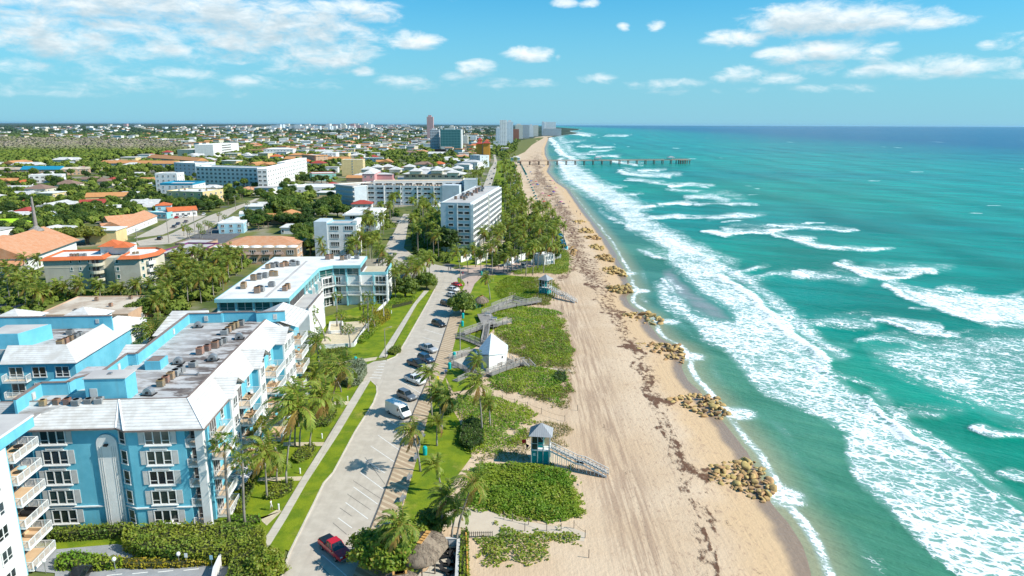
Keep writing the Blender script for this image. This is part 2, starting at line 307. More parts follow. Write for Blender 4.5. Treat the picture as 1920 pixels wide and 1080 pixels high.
def build_sea():
    Y = rows(10, 60000, .8, 1.2); o = [-9.]
    while o[-1] < 60000: o.append(o[-1]+max(.8, abs(o[-1])*.013))
    o = np.array(o); YY, OO = np.meshgrid(Y, o, indexing='ij'); XX = xs(YY)+OO+np.where(OO > 0, 0, 0)
    px, py = Qn(XX, YY, np.full(XX.shape, SEA))
    foam = np.zeros(px.shape)
    wob = (vnoise(XX*.11, YY*.11, 3)-.5)*2
    wpx = px+wob*4+(vnoise(XX*.35, YY*.35, 5)-.5)*5; wpy = py+(vnoise(XX*.13, YY*.13, 4)-.5)*7*np.clip((py-250)/250, .12, 1)
    brk = vnoise(XX*.07+9, YY*.05, 61)*.6+vnoise(XX*.25, YY*.15, 62)*.4
    crest = np.zeros(px.shape)
    for pts, th, s in ST:
        asp = 1.6; dd = segdist(wpx, wpy, pts, asp); s = s*(.62+.62*brk) if th < 7.5 else s; tr = .62*s*(1-ss(0, th*5, segdist(wpx-th*3.2, wpy+th*.9, pts, 2.2))); foam = np.maximum(foam, tr); crest = np.maximum(crest, (1-ss(0, th*2.1, dd))*(.25+.9*brk)*(1 if th < 6 else .75)) if th > 2.5 else crest; foam = np.maximum(foam, s*.92*(1-ss(th*.15, th*asp*1.45, dd)))
    for pts, s, soft in PG:
        ins = inpoly(wpx, wpy, pts); dd = segdist(wpx, wpy, pts+[pts[0]])
        foam = np.maximum(foam, np.where(ins, s*(.55+.45*ss(0, soft*1.6, dd)), s*.62*(1-ss(0, soft, dd))))
    # swash along the water's edge, small whitecaps offshore
    sw = np.exp(-((OO-1.0-1.2*vnoise(YY*.12, YY*0, 9))/.9)**2)*(.7+.5*vnoise(YY*.2, YY*0+3, 8)); sw2 = np.exp(-((OO-4.5-5*vnoise(YY*.05, YY*0, 19))/2.2)**2)*.55*vnoise(YY*.1, OO*.3, 18)
    near = np.clip(1.2-YY/700, .25, 1)
    foam = np.maximum(foam, np.maximum(sw, sw2)*near)
    for fx, fy in ((1449,930),(1372,775),(1285,668),(1245,603),(1192,545),(1172,512)):    # white water round the rock groynes
        wx, wy = P(fx, fy, SEA); r = np.hypot(XX-wx-1.5, YY-wy); foam = np.maximum(foam, .85*(1-ss(1.5, 5.5, r)))
    wc = vnoise(XX*.016+40, YY*.03, 21)*vnoise(XX*.05, YY*.12, 22); foam = np.maximum(foam, np.where((OO > 60) & (wc > .74), .75, 0)*ss(.74, .8, wc)*ss(8000, 1500, YY))
    foam = np.where(OO < 0, np.maximum(foam, .0), foam)
    grey = np.where(inpoly(wpx, wpy, GREY), ss(0, 16, segdist(wpx, wpy, GREY+[GREY[0]])), 0)
    # swell: rolling crests that run with the shore
    ph = (OO+(vnoise(XX*.012, YY*.012, 31)-.5)*26)/11.; sw_ = np.sin(ph)*.5+.5
    amp = ss(8, 60, OO)*ss(3000, 600, OO)
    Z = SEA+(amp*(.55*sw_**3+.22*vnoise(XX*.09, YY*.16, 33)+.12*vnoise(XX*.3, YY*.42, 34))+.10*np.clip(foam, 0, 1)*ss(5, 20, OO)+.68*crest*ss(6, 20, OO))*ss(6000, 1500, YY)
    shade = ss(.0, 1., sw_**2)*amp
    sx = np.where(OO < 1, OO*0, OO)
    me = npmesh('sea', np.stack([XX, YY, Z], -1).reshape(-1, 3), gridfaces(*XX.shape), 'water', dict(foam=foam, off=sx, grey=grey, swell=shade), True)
    return tag(link('sea', me), kind='structure')
m = bpy.data.materials.new('water'); m.use_nodes = True; t = NT(m.node_tree); b = t.n['Principled BSDF']; MATS['water'] = m
p = t.pos(); off = t.attr('off')
WA = rad(146); big = t.noise(t.aniso(p, WA, .012, .045), 1, 4, .6); fine = t.noise(t.aniso(p, WA, .07, .26), 1, 5, .62)
c = t.mix(t.ramp(off, 4, 55), (.08, .245, .155), (.006, .29, .20))
c = t.mix(t.ramp(off, 60, 420), c, (.0, .31, .265))
c = t.mix(t.ramp(off, 330, 1500), c, (.0, .085, .22))
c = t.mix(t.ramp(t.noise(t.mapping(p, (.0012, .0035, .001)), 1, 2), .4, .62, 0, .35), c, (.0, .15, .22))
c = t.mix(t.ramp(big, .38, .6, 0, .85), c, t.mix(1., c, (.5, .70, .66), 'MULTIPLY'))  # dark wave bands painted into the colour along the crest direction
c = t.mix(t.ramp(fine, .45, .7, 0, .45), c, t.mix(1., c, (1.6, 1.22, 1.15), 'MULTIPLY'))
c = t.mix(t.math('MULTIPLY', t.attr('swell'), .6), c, t.mix(1., c, (.9, .74, .72), 'MULTIPLY'))  # swell shading painted as a darker tone along the crests
c = t.mix(t.ramp(off, 9, 0, 0, .7), c, (.40, .35, .22))
c = t.mix(t.math('MULTIPLY', t.attr('grey'), t.ramp(fine, .3, .7, .45, .85)), c, (.29, .29, .31))  # smooth wash sheet, its reflection painted in as gray
fo = t.attr('foam')
pw = t.vmath('ADD', p, t.vmath('MULTIPLY', t.noise(p, .25, 2, out=1), (3., 3., 3.)))
l1 = t.vor(t.aniso(pw, WA, .42, .75), 1.15, 'DISTANCE_TO_EDGE'); l2 = t.vor(t.aniso(pw, WA, 1., 1.7), 1.3, 'DISTANCE_TO_EDGE')
lace = t.math('ADD', t.math('MULTIPLY', t.ramp(l1, .0, .34), .55), t.math('MULTIPLY', t.ramp(l2, 0, .3), .3))
th = t.math('ADD', t.math('MULTIPLY_ADD', t.noise(p, .045, 3), .8, -.4), t.math('ADD', t.math('MULTIPLY', lace, .8), t.math('MULTIPLY_ADD', t.noise(t.aniso(p, WA, .22, .42), 1, 7, .72), 1.9, -.52)))
fm = t.ramp(t.math('SUBTRACT', fo, t.math('MULTIPLY', th, .95)), -.10, .30)
fm = t.math('MULTIPLY', fm, t.ramp(fo, .12, .35))
haze_ = t.ramp(fo, .15, .9, 0, .42)
c = t.mix(haze_, c, (.42, .62, .60)); c = t.mix(fm, c, (.86, .88, .88))
t.put(c, b.inputs['Base Color']); b.inputs['Specular IOR Level'].default_value = .09; b.inputs['IOR'].default_value = 1.33
t.put(t.mix(fm, (.24,)*3, (.9,)*3), b.inputs['Roughness'])
h = t.math('ADD', t.math('ADD', t.math('MULTIPLY', fine, 1.), t.math('MULTIPLY', t.noise(t.aniso(p, WA, .5, 1.0), 1, 4, .6), .5)), t.math('MULTIPLY', fm, .12))
t.put(t.bump(h, .6, .9), b.inputs['Normal'])
build_sea()
# --- beach
WR = [  # wrack (seaweed) lines: polyline, half width, strength
 ([(1262,828),(1272,845),(1283,868),(1300,880)],7,1.2),([(1280,870),(1310,885),(1330,880)],6,1.2),([(1325,995),(1335,1030),(1345,1080)],6,1.2),([(1318,968),(1330,974)],3,1.1),
 ([(1212,715),(1216,730)],7,1.1),([(1216,742),(1232,752),(1240,745)],7,1.2),([(1205,700),(1215,695)],3,1),([(1175,640),(1185,652),(1205,656)],6,1.2),([(1135,570),(1145,578),(1165,592)],5,1.1),
 ([(1105,515),(1115,523),(1110,537),(1120,550)],4,1),([(1100,537),(1118,540)],5,1.2),([(1078,460),(1085,470),(1100,480)],4,.9),([(1065,430),(1075,445),(1070,460)],4,.8),([(1065,500),(1085,490),(1100,478)],3,.8),
 ([(1085,455),(1098,450)],5,.9),([(1060,400),(1075,440),(1085,480),(1110,520)],14,.62),([(1095,430),(1060,470),(1080,500),(1050,520)],7,.6),([(1000,300),(1012,330),(1040,370),(1060,400)],9,.62),([(1115,560),(1150,600),(1170,640)],7,.55),([(1210,690),(1235,760),(1225,740)],9,.62),([(1255,830),(1300,880),(1320,900)],10,.6),([(1020,365),(1035,385),(1055,400),(1075,405)],4,.9),([(1005,330),(1015,345),(1030,362)],3,.9),([(1010,310),(1005,330)],3,.8),([(1012,285),(1018,295)],2.5,.8),([(1060,415),(1085,432),(1095,440)],3,.9),
 ([(1285,878),(1325,893)],5,1.3),([(1225,742),(1258,754)],5,1.3),([(1160,648),(1195,657)],4,1.3),([(1120,585),(1165,596)],4,1.1),([(1290,940),(1330,960),(1345,1000)],5,.7),([(1240,790),(1262,820)],5,.8),([(1120,780),(1180,900),(1240,1080)],10,.34),([(1190,640),(1250,790),(1300,960),(1330,1080)],16,.46),([(1190,680),(1240,800),(1262,870)],5,.62),([(1040,400),(1110,500),(1175,620)],16,.5),([(1000,340),(1030,390),(1060,420)],12,.55),([(1010,290),(1005,320)],8,.5),([(1350,950),(1420,1080)],10,.3),([(1300,880),(1360,1000)],12,.33)]
def build_beach():
    Y = rows(10, 3400, .7, 1.0); o = np.concatenate([np.arange(-64, -20, 1.1), np.arange(-20, 12, .6), [13, 16, 20, 26, 34]])
    YY, OO = np.meshgrid(Y, o, indexing='ij'); XX = xs(YY)+OO
    Z = np.where(OO < 0, -.02-.48*ss(-13, 0, OO)**1.0, -.5-.06*OO-.002*OO*OO); Z = np.where(OO < -13, -.02, Z)
    Z += (vnoise(XX*.16, YY*.12, 41)-.5)*.16*ss(-50, -40, OO)*ss(2, -14, OO)
    px, py = Qn(XX, YY, Z); wr = np.zeros(px.shape)
    wx = px+(vnoise(XX*.3, YY*.3, 44)-.5)*20; wy = py+(vnoise(XX*.3, YY*.3, 45)-.5)*12
    for pts, th, s in WR: wr = np.maximum(wr, s*(.88 if s > .7 else 1.45)*(1-ss(th*.1, th*1.9, segdist(wx, wy, pts))))
    dd = segdist(px, py, [(1040,560),(1075,640),(1110,760),(1160,900),(1225,1090)]); track = 1-ss(20, 75, dd*1.)
    me = npmesh('beach', np.stack([XX, YY, Z], -1).reshape(-1, 3), gridfaces(*XX.shape), 'sand', dict(off=OO, wrack=wr, track=track), True)
    return tag(link('beach', me), kind='structure')
m = bpy.data.materials.new('sand'); m.use_nodes = True; t = NT(m.node_tree); b = t.n['Principled BSDF']; MATS['sand'] = m
p = t.pos(); off = t.attr('off')
along = t.mapping(p, (1.1, .045, 1), (0, 0, -.07)); n1 = t.noise(along, 1.2, 6, .65)
c = t.mix(t.ramp(t.noise(p, .05, 3), .35, .65), (.63, .475, .325), (.565, .405, .26))
c = t.mix(t.ramp(t.math('ADD', off, t.math('MULTIPLY', t.noise(p, .12, 2), 8)), -8, -2), c, (.60, .415, .24))
ftr = t.math('MULTIPLY', t.attr('track'), t.ramp(n1, .40, .6))
c = t.mix(t.math('MULTIPLY', ftr, .75), c, (.34, .225, .15))
foot = t.ramp(t.vor(t.mapping(p, (1, .8, 1)), 1.7), .0, .3, 1, 0)
c = t.mix(t.math('MULTIPLY', foot, .22), c, (.42, .30, .2))
sp = t.ramp(t.noise(t.mapping(p, (1, .5, 1)), 1.3, 6, .75), .53, .66)
c = t.mix(t.math('MULTIPLY', sp, t.math('MULTIPLY', t.ramp(off, -36, -14), t.ramp(off, -2, -8, 0, .8))), c, (.34, .22, .15))
wr = t.attr('wrack'); wn = t.noise(t.mapping(p, (1, .55, 1), (0, 0, .1)), .9, 6, .72)
wf = t.ramp(t.math('ADD', wr, t.math('MULTIPLY_ADD', wn, 2.6, -1.62)), .30, .70)
c = t.mix(t.math('MULTIPLY', wf, .93), c, (.105, .042, .02))
wet = t.ramp(t.math('ADD', off, t.math('MULTIPLY', t.noise(p, .16, 2), 2.2)), -2.6, -.9)
c = t.mix(wet, c, (.30, .215, .15))
t.put(c, b.inputs['Base Color']); t.put(t.mix(wet, (.9,)*3, (.28,)*3), b.inputs['Roughness']); b.inputs['Specular IOR Level'].default_value = .3
h = t.math('ADD', t.math('MULTIPLY', n1, .6), t.math('ADD', t.math('MULTIPLY', t.noise(p, 1.6, 5), .8), t.math('MULTIPLY', wf, .5)))
t.put(t.bump(h, .8, .16), b.inputs['Normal'])
build_beach()
# --- ground sheet to the horizon
m = bpy.data.materials.new('earth'); m.use_nodes = True; t = NT(m.node_tree); b = t.n['Principled BSDF']; MATS['earth'] = m
p = t.pos()
c = t.mix(t.ramp(t.noise(p, .05, 5, .65), .38, .6), (.075, .11, .03), (.17, .18, .055))
c = t.mix(t.ramp(t.noise(p, .02, 4), .52, .6), c, (.30, .27, .21)); c = t.mix(t.ramp(t.noise(p, .09, 3), .6, .66), c, (.13, .13, .12))
yy = t.sep(p)[1]; c = t.mix(t.ramp(yy, 900, 2600), c, t.mix(t.ramp(t.noise(p, .006, 5), .5, .64), (.028, .05, .028), (.16, .17, .12)))
t.put(c, b.inputs['Base Color']); b.inputs['Roughness'].default_value = .95; b.inputs['Specular IOR Level'].default_value = .1
Y = rows(-60, 90000, 12, 2); OO = np.array([-90000., -40000, -15000, -6000, -2500, -1200, -600, -300, -150, -100, -70, -52])
YY, OG = np.meshgrid(Y, OO, indexing='ij'); XX = xs(np.maximum(YY, 5))+np.where((YY > 3000) & (OG > -60), -.5, OG)
tag(link('ground', npmesh('ground', np.stack([XX, YY, XX*0-.06], -1).reshape(-1, 3), gridfaces(*XX.shape), 'earth')), kind='structure')
# --- made surfaces
def grassmat(name, c1, c2, c3):
    m = bpy.data.materials.new(name); m.use_nodes = True; t = NT(m.node_tree); b = t.n['Principled BSDF']; MATS[name] = m; p = t.pos()
    c = t.mix(t.ramp(t.noise(p, .35, 4), .38, .62), c1, c2); c = t.mix(t.ramp(t.noise(p, .09, 5, .7), .55, .72), c, c3)
    c = t.mix(t.ramp(t.noise(p, 6, 3), .45, .7, 0, .35), c, tuple(x*.45 for x in c1))
    t.put(c, b.inputs['Base Color']); b.inputs['Roughness'].default_value = .9; b.inputs['Specular IOR Level'].default_value = .15
    t.put(t.bump(t.noise(p, 9, 3), .7, .12), b.inputs['Normal'])
grassmat('turf', (.13, .20, .012), (.215, .27, .014), (.34, .30, .06))
def pave(name, c1, c2, joint, sx, sy, rot=0, jw=.03, stripes=None):
    m = bpy.data.materials.new(name); m.use_nodes = True; t = NT(m.node_tree); b = t.n['Principled BSDF']; MATS[name] = m
    p = t.pos(); c = t.mix(t.ramp(t.noise(p, .5, 5, .65), .35, .68), c1, c2); c = t.mix(t.ramp(t.noise(p, .11, 4, .7), .5, .72, 0, .6), c, tuple(x*.86 for x in c2))
    c = t.mix(t.ramp(t.noise(p, 14, 2), .5, .8, 0, .25), c, tuple(x*.6 for x in c1))
    if sx:
        q = t.mapping(p, (1/sx, 1/sy, 1), (0, 0, rot)); n = t.n.new('ShaderNodeTexBrick'); t.put(q, n.inputs[0])
        n.offset = 0; n.inputs['Scale'].default_value = 1; n.inputs['Brick Width'].default_value = 1; n.inputs['Row Height'].default_value = 1
        n.inputs['Mortar Size'].default_value = jw; n.inputs[1].default_value = (1, 1, 1, 1); n.inputs[2].default_value = (.88, .88, .88, 1); n.inputs[3].default_value = (*joint, 1)
        c = t.mix(1., c, n.outputs[0], 'MULTIPLY')
    if stripes:                                   # two-tone diagonal paving bands
        wv = t.sep(t.mapping(p, (1/stripes[0],)*3, (0, 0, stripes[1])))[0]; f = t.ramp(t.math('PINGPONG', wv, .5), .17, .22)
        c = t.mix(f, c, stripes[2])
    if name == 'asphalt': c = t.mix(t.ramp(t.noise(p, .9, 5, .75), .63, .78, 0, .55), c, (.17, .15, .13)); c = t.mix(t.ramp(t.noise(t.mapping(p, (.9, .05, 1), (0, 0, -.05)), 1, 4), .5, .7, 0, .3), c, (.33, .29, .24))
    t.put(c, b.inputs['Base Color']); b.inputs['Roughness'].default_value = .85; b.inputs['Specular IOR Level'].default_value = .2
    t.put(t.bump(t.noise(p, 18, 2), .3, .02), b.inputs['Normal'])
pave('asphalt', (.46, .40, .325), (.54, .475, .39), None, 0, 0)
pave('dark_asphalt', (.12, .12, .125), (.17, .165, .16), None, 0, 0)
pave('lot_asphalt', (.27, .28, .29), (.34, .345, .35), None, 0, 0)
pave('concrete', (.58, .53, .44), (.50, .45, .37), (.6, .58, .55), 1.9, 1.9, rad(-2), .012)
pave('cream_path', (.62, .53, .37), (.56, .47, .33), (.7, .7, .65), .6, .6, 0, .02)
pave('diagonal_pavers', (.62, .50, .34), (.55, .43, .29), (.75, .7, .65), .9, .9, rad(38), .03, (1.15, rad(-52), (.40, .29, .19)))
pave('pink_pavers', (.56, .42, .35), (.50, .38, .31), (.8, .75, .7), .9, .9, rad(20), .03)
pave('path_sand', (.60, .50, .38), (.55, .45, .34), None, 0, 0)
mat('white_paint', (.75, .74, .70), (.60, .59, .56), 1.2, coord='World', lo=.45, hi=.75)
mat('tar', (.09, .085, .08), (.16, .15, .14), 1.5, coord='World')
mat('kerb', (.62, .56, .46), (.52, .46, .37), .8, coord='World')
LEFT_ROAD = [(420,1450),(515,1130),(527,1080),(543,1035),(590,940),(607,905),(625,885),(665,810),(700,755),(708,735),(707,722),(696,714),(676,724),(660,724),(640,716),(655,690),(668,684),(700,678),(725,675),(742,668),(748,660),(762,637),(800,570),(815,542),(822,528),(812,517)]
RIGHT_ROAD = [(858,509),(862,520),(860,540),(853,585),(845,590),(822,662),(812,690),(777,770),(757,825),(712,950),(690,1005),(660,1085),(645,1130),(590,1450)]
polyobj('road', LEFT_ROAD+RIGHT_ROAD, .0, 'asphalt')
polyobj('lawn', [(380,1000),(404,985),(560,718),(600,690),(668,690),(682,712),(617,812),(525,965),(496,1010),(470,1075)], .012, 'turf')
polyobj('lawn', [(535,1030),(543,1034),(590,940),(606,905),(624,885),(664,810),(699,755),(706,735),(704,723),(695,713),(637,810),(575,905),(537,972),(497,1037),(480,1130),(514,1130),(526,1080)], .0, 'turf', .09)
polyobj('lawn', [(650,700),(690,683),(712,672),(776,570),(796,545),(770,538),(700,560),(660,600),(560,690)], .02, 'turf')
polyobj('lawn', [(725,673),(741,667),(747,660),(761,637),(799,570),(813,542),(803,545),(782,570)], .0, 'turf', .09)
polyobj('lawn', [(590,600),(720,560),(735,590),(680,640),(600,640)], .016, 'turf')
polyobj('sidewalk', [(497,1037),(478,1080),(470,1080),(496,1010),(525,965),(567,895),(607,832),(677,717),(695,712),(637,810),(575,905),(537,972)], .0, 'concrete', .12)
polyobj('sidewalk', [(710,670),(775,570),(795,545),(804,545),(782,570),(725,668)], .0, 'concrete', .12)
for q in ([(486,975),(520,955),(528,958),(500,985),(484,971),(425,973),(425,969),(486,969)], [(482,896),(567,893),(562,901),(478,902)], [(532,829),(610,829),(606,836),(530,836)], [(600,754),(656,752),(652,759),(598,759)], [(625,680),(708,669),(704,675),(625,688)]):
    polyobj('footpath', q, .014, 'cream_path', .05)
polyobj('promenade', [(660,1085),(690,1005),(712,950),(757,825),(777,770),(812,690),(822,662),(845,590),(853,585),(863,548),(877,560),(868,590),(860,612),(845,670),(835,705),(812,745),(792,822),(757,945),(742,985),(720,1085),(660,1400),(590,1400)], .0, 'diagonal_pavers', .11)
b = MB(); pts = [P(x, y, .11) for x, y in [(690,1005),(712,950),(757,825),(777,770),(812,690),(822,662),(845,590)]]   # dark gutter edge of the promenade
for q0, q1 in zip(pts[:-1], pts[1:]): b.bar((q0[0]-.12, q0[1], .06), (q1[0]-.12, q1[1], .06), .12, .13)
tag(b.obj('kerb', 'tar'), kind='structure')
b = MB(); pts = [P(x, y, .1) for x, y in [(515,1130),(527,1080),(543,1035),(590,940),(607,905),(625,885),(665,810),(700,755),(707,736),(706,723),(696,714)]]
for q0, q1 in zip(pts[:-1], pts[1:]): b.bar((q0[0], q0[1], .06), (q1[0], q1[1], .06), .24, .13)
pts = [P(x, y, .1) for x, y in [(725,675),(742,668),(748,660),(762,637),(800,570),(815,542)]]
for q0, q1 in zip(pts[:-1], pts[1:]): b.bar((q0[0], q0[1], .06), (q1[0], q1[1], .06), .24, .13)
tag(b.obj('kerb', 'kerb'), kind='structure')
# seaside park ground
polyobj('lawn', [(757,945),(792,822),(812,745),(835,705),(850,770),(862,790),(868,812),(885,855),(830,930),(815,960),(800,990),(745,985)], .03, 'turf')
polyobj('lawn', [(835,705),(845,670),(880,655),(905,700),(880,730),(850,735)], .03, 'turf')
polyobj('lawn', [(845,668),(860,612),(868,590),(900,590),(950,590),(905,640),(880,660)], .03, 'turf')
polyobj('lawn', [(877,560),(890,530),(905,517),(945,515),(1000,520),(1010,545),(985,570),(945,580),(905,590),(870,590)], .03, 'turf')
polyobj('plaza', [(850,505),(1005,488),(1010,500),(955,512),(905,517),(890,532),(878,560),(864,548),(863,520),(862,508)], .04, 'pink_pavers')
polyobj('road', [(858,520),(880,512),(1000,499),(985,509),(905,516),(880,518),(866,524)], .05, 'dark_asphalt')
polyobj('lawn', [(858,520),(866,524),(872,532),(866,545),(860,535)], .03, 'turf', .14)
polyobj('footpath', [(840,930),(850,947),(920,960),(1000,980),(1075,990),(1100,1000),(1095,1015),(960,1005),(905,1010),(880,1008),(872,990),(820,985)], .035, 'path_sand')
# town streets and lots
polyobj('road', [(700,505),(717,472),(739,435),(751,410),(757,401),(768,401),(762,440),(757,465),(790,490),(850,503),(862,510),(858,522),(812,520),(760,500)], .02, 'asphalt')
polyobj('road', [(905,352),(912,335),(917,320),(927,303),(925,290),(929,290),(932,303),(930,322),(921,349),(915,370),(895,395)], .02, 'asphalt')
polyobj('road', [(255,452),(315,441),(365,417),(390,405),(459,381),(480,372),(487,372),(465,384),(445,393),(427,406),(390,430),(346,447),(320,457),(262,461)], .02, 'asphalt')
polyobj('parking_lot', [(250,447),(305,420),(330,405),(388,404),(362,416),(305,440)], .025, 'asphalt')
polyobj('parking_lot', [(346,448),(392,430),(440,418),(450,440),(420,455),(360,460)], .015, 'dark_asphalt')
polyobj('road', [(0,700),(0,560),(30,545),(60,600),(20,720)], .0, 'dark_asphalt')
polyobj('parking_lot', [(100,1140),(103,1074),(480,1050),(470,1140)], .03, 'lot_asphalt')
polyobj('driveway', [(60,1070),(80,1032),(220,1020),(270,1034),(200,1066),(110,1075)], .036, 'lot_asphalt')
polyobj('lawn', [(400,985),(560,990),(470,1075),(380,1075),(100,1075),(90,1000)], .008, 'turf')
b = MB()                                         # parking lines, crossing bars, wheel stops
def pxline(x0, y0, x1, y1, wd, z=.012, m=0):
    a, c = Vector((*P(x0, y0, z), z)), Vector((*P(x1, y1, z), z)); n = (c-a).normalized().cross(Vector((0, 0, 1)))*wd/2
    b.add([a-n, c-n, c+n, a+n], [(0, 1, 2, 3)], m)
STALL = [(663,913,708,945),(685,862,722,887),(676,886,718,917),(695,836,741,867),(709,816,749,844),(648,942,690,973),(634,971,660,990),(724,784,763,812),(722,787,722,787.5),(604,1040,650,1080),(752,715,790,738),(768,688,800,706),(778,662,812,680),(787,642,826,655),(792,632,830,643),(797,618,836,630),(803,606,840,618),(822,560,850,568),(828,548,852,556),(833,538,854,546)]
for s in STALL: pxline(*s, .13)
for s in [(662,901,714,935),(684,857,722,908),(651,926,695,956),(637,952,660,968),(624,980,650,1002),(590,1050,640,1100)]: pxline(*s, .07, .014, 1)
for k in range(7): pxline(693+k*4.1, 708-k*5.2, 714+k*1.6, 709-k*5.4, .28)
for k in range(6): pxline(200+k*48, 1079-k*3.2, 229+k*48, 1076-k*3.2, .16, .045)
tag(b.obj('road_markings', ['white_paint', 'tar']), kind='structure')
# ================================================================ building kit
def ribmat(name, c1, rib, step, axis=2, c2=None, depth=.35):   # ribbed metal or tiled slope
    m = mat(name, c1, c2 or tuple(x*.86 for x in c1), .6, rough=.6, spec=.3); t = NT(m.node_tree); b = t.n['Principled BSDF']
    base = b.inputs['Base Color'].links[0].from_socket; v = t.sep(t.coord('Object'))[axis]
    f = t.ramp(t.math('PINGPONG', t.math('DIVIDE', v, step), .5), .0, .12, 1, 0)
    t.put(t.mix(t.math('MULTIPLY', f, depth*2), base, rib), b.inputs['Base Color']); t.put(t.bump(f, .5, .06), b.inputs['Normal']); return m
def facade(name, wall, glass, fh, bw, zr=(.3, .8), xr=(.2, .8)):  # storeys and bays too small to model one by one
    m = bpy.data.materials.new(name); m.use_nodes = True; t = NT(m.node_tree); b = t.n['Principled BSDF']; MATS[name] = m
    x, y, z = t.sep(t.coord('Object')); u = t.math('FRACT', t.math('DIVIDE', t.math('ADD', t.math('ADD', x, y), 500), bw)); v = t.math('FRACT', t.math('DIVIDE', z, fh))
    k = t.math('MULTIPLY', t.math('MULTIPLY', t.math('GREATER_THAN', u, xr[0]), t.math('LESS_THAN', u, xr[1])), t.math('MULTIPLY', t.math('GREATER_THAN', v, zr[0]), t.math('LESS_THAN', v, zr[1])))
    nz = t.sep(t.n.new('ShaderNodeNewGeometry').outputs['Normal'])[2]; k = t.math('MULTIPLY', k, t.math('LESS_THAN', nz, .5))
    t.put(t.mix(k, t.mix(t.ramp(t.noise(t.coord('Object'), .2, 3), .4, .7), wall, tuple(q*.85 for q in wall)), glass), b.inputs['Base Color']); t.put(t.mix(k, (.8,)*3, (.2,)*3), b.inputs['Roughness'])
def stucco(name, c, c2=None):                    # painted render with faint rain streaks
    m = mat(name, c, c2 or tuple(x*.88 for x in c), .35, rough=.85, spec=.2, bump=.01, bscale=12); t = NT(m.node_tree); b = t.n['Principled BSDF']; base = b.inputs['Base Color'].links[0].from_socket
    g = sum(c)/3; f = t.ramp(t.noise(t.mapping(t.coord(), (1.3, 1.3, .10)), 1, 5, .7), .5, .75, 0, .42); t.put(t.mix(f, base, tuple(x*.62+g*.14 for x in c)), b.inputs['Base Color']); return m
stucco('blue_stucco', (.17, .52, .64), (.13, .45, .57)); stucco('pale_blue', (.36, .60, .68)); stucco('teal_trim', (.26, .56, .60)); stucco('white_wall', (.78, .77, .74)); stucco('cream_wall', (.66, .60, .46)); stucco('beige_wall', (.46, .44, .36), (.40, .38, .31))
stucco('grey_wall', (.56, .62, .65)); stucco('pink_wall', (.72, .36, .36)); stucco('yellow_wall', (.74, .56, .28)); stucco('tan_wall', (.58, .38, .25)); stucco('purple', (.19, .055, .16)); stucco('orange_wall', (.72, .32, .05)); stucco('green_wall', (.25, .50, .42)); stucco('mint_wall', (.50, .66, .60))
mat('glass', (.016, .028, .028), (.05, .07, .07), .35, rough=.12, spec=.6, vary=1.5); mat('dark_recess', (.05, .05, .05), (.10, .09, .085), .6)
mat('glass_teal', (.02, .09, .085), (.03, .13, .12), .3, rough=.12, spec=.6); mat('blue_glass', (.03, .10, .16), (.05, .16, .22), .3, rough=.15, spec=.6)
mat('white_trim', (.80, .79, .76), (.72, .71, .68), .8); mat('grey_trim', (.60, .58, .55)); mat('coping', (.20, .145, .125), (.26, .20, .17), 1)
mat('balcony_tile', (.66, .47, .29), (.58, .40, .24), .8); mat('white_roof', (.76, .745, .71), (.55, .525, .49), .22, lo=.42, hi=.78, detail=8); mat('grey_roof', (.45, .42, .40), (.55, .52, .48), .2); mat('old_roof', (.62, .53, .42), (.44, .34, .25), .16, lo=.42, hi=.6, detail=8)
mat('wood', (.36, .22, .12)); mat('grey_wood', (.30, .275, .25), (.22, .20, .185), 1.2, rough=.9); mat('steel', (.42, .42, .42), (.3, .3, .3), 2, rough=.45, metal=.6); mat('rusty', (.30, .17, .09), (.42, .26, .15), 1.6, vary=.5); mat('black', (.015, .015, .016)); mat('ac_grey', (.24, .25, .25), (.36, .36, .35), 2, vary=.5)
ribmat('white_metal', (.70, .69, .665), (.30, .27, .24), .26, 2, (.56, .53, .49)); ribmat('orange_tile', (.66, .17, .055), (.42, .10, .03), .22, 2, (.56, .14, .05)); ribmat('clay_tile', (.58, .26, .125), (.40, .16, .08), .22, 2, (.60, .33, .19)); ribmat('brown_tile', (.30, .19, .14), (.2, .13, .1), .22); ribmat('red_tile', (.42, .07, .05), (.3, .05, .03), .22)
ribmat('amber_tile', (.62, .29, .11), (.45, .2, .07), .25); ribmat('blue_metal', (.02, .27, .42), (.01, .18, .30), .3); ribmat('grey_metal', (.34, .35, .36), (.22, .22, .23), .35, 0); ribmat('lime_canvas', (.42, .68, .03), (.36, .6, .02), .8)
# stained flat roof of the blue apartment house
m = mat('tar_roof', (.46, .45, .44), (.52, .51, .50), .15, rough=.85); t = NT(m.node_tree); b = t.n['Principled BSDF']; base = b.inputs['Base Color'].links[0].from_socket
v = t.coord('Object'); q = t.mapping(v, (.16, .42, 1)); n = t.noise(q, 1, 7, .62, .4); c = t.mix(t.math('MULTIPLY', t.ramp(n, .46, .56), t.ramp(t.sep(v)[0], -14, -8, .35, 1)), base, (.13, .105, .095)); c = t.mix(t.ramp(t.noise(q, 3, 5), .5, .66, 0, .7), c, (.27, .23, .20))
t.put(c, b.inputs['Base Color'])
class Frame:
    def __init__(s, o, deg): s.o = Vector((o[0], o[1])); s.a = rad(deg); s.e = Vector((math.cos(s.a), math.sin(s.a))); s.n = Vector((-math.sin(s.a), math.cos(s.a)))
    def L(s, px, py, z=0): d = Vector(P(px, py, z))-s.o; return (d.dot(s.e), d.dot(s.n))
    def W(s, x, y): return s.o+s.e*x+s.n*y
WIN = {}
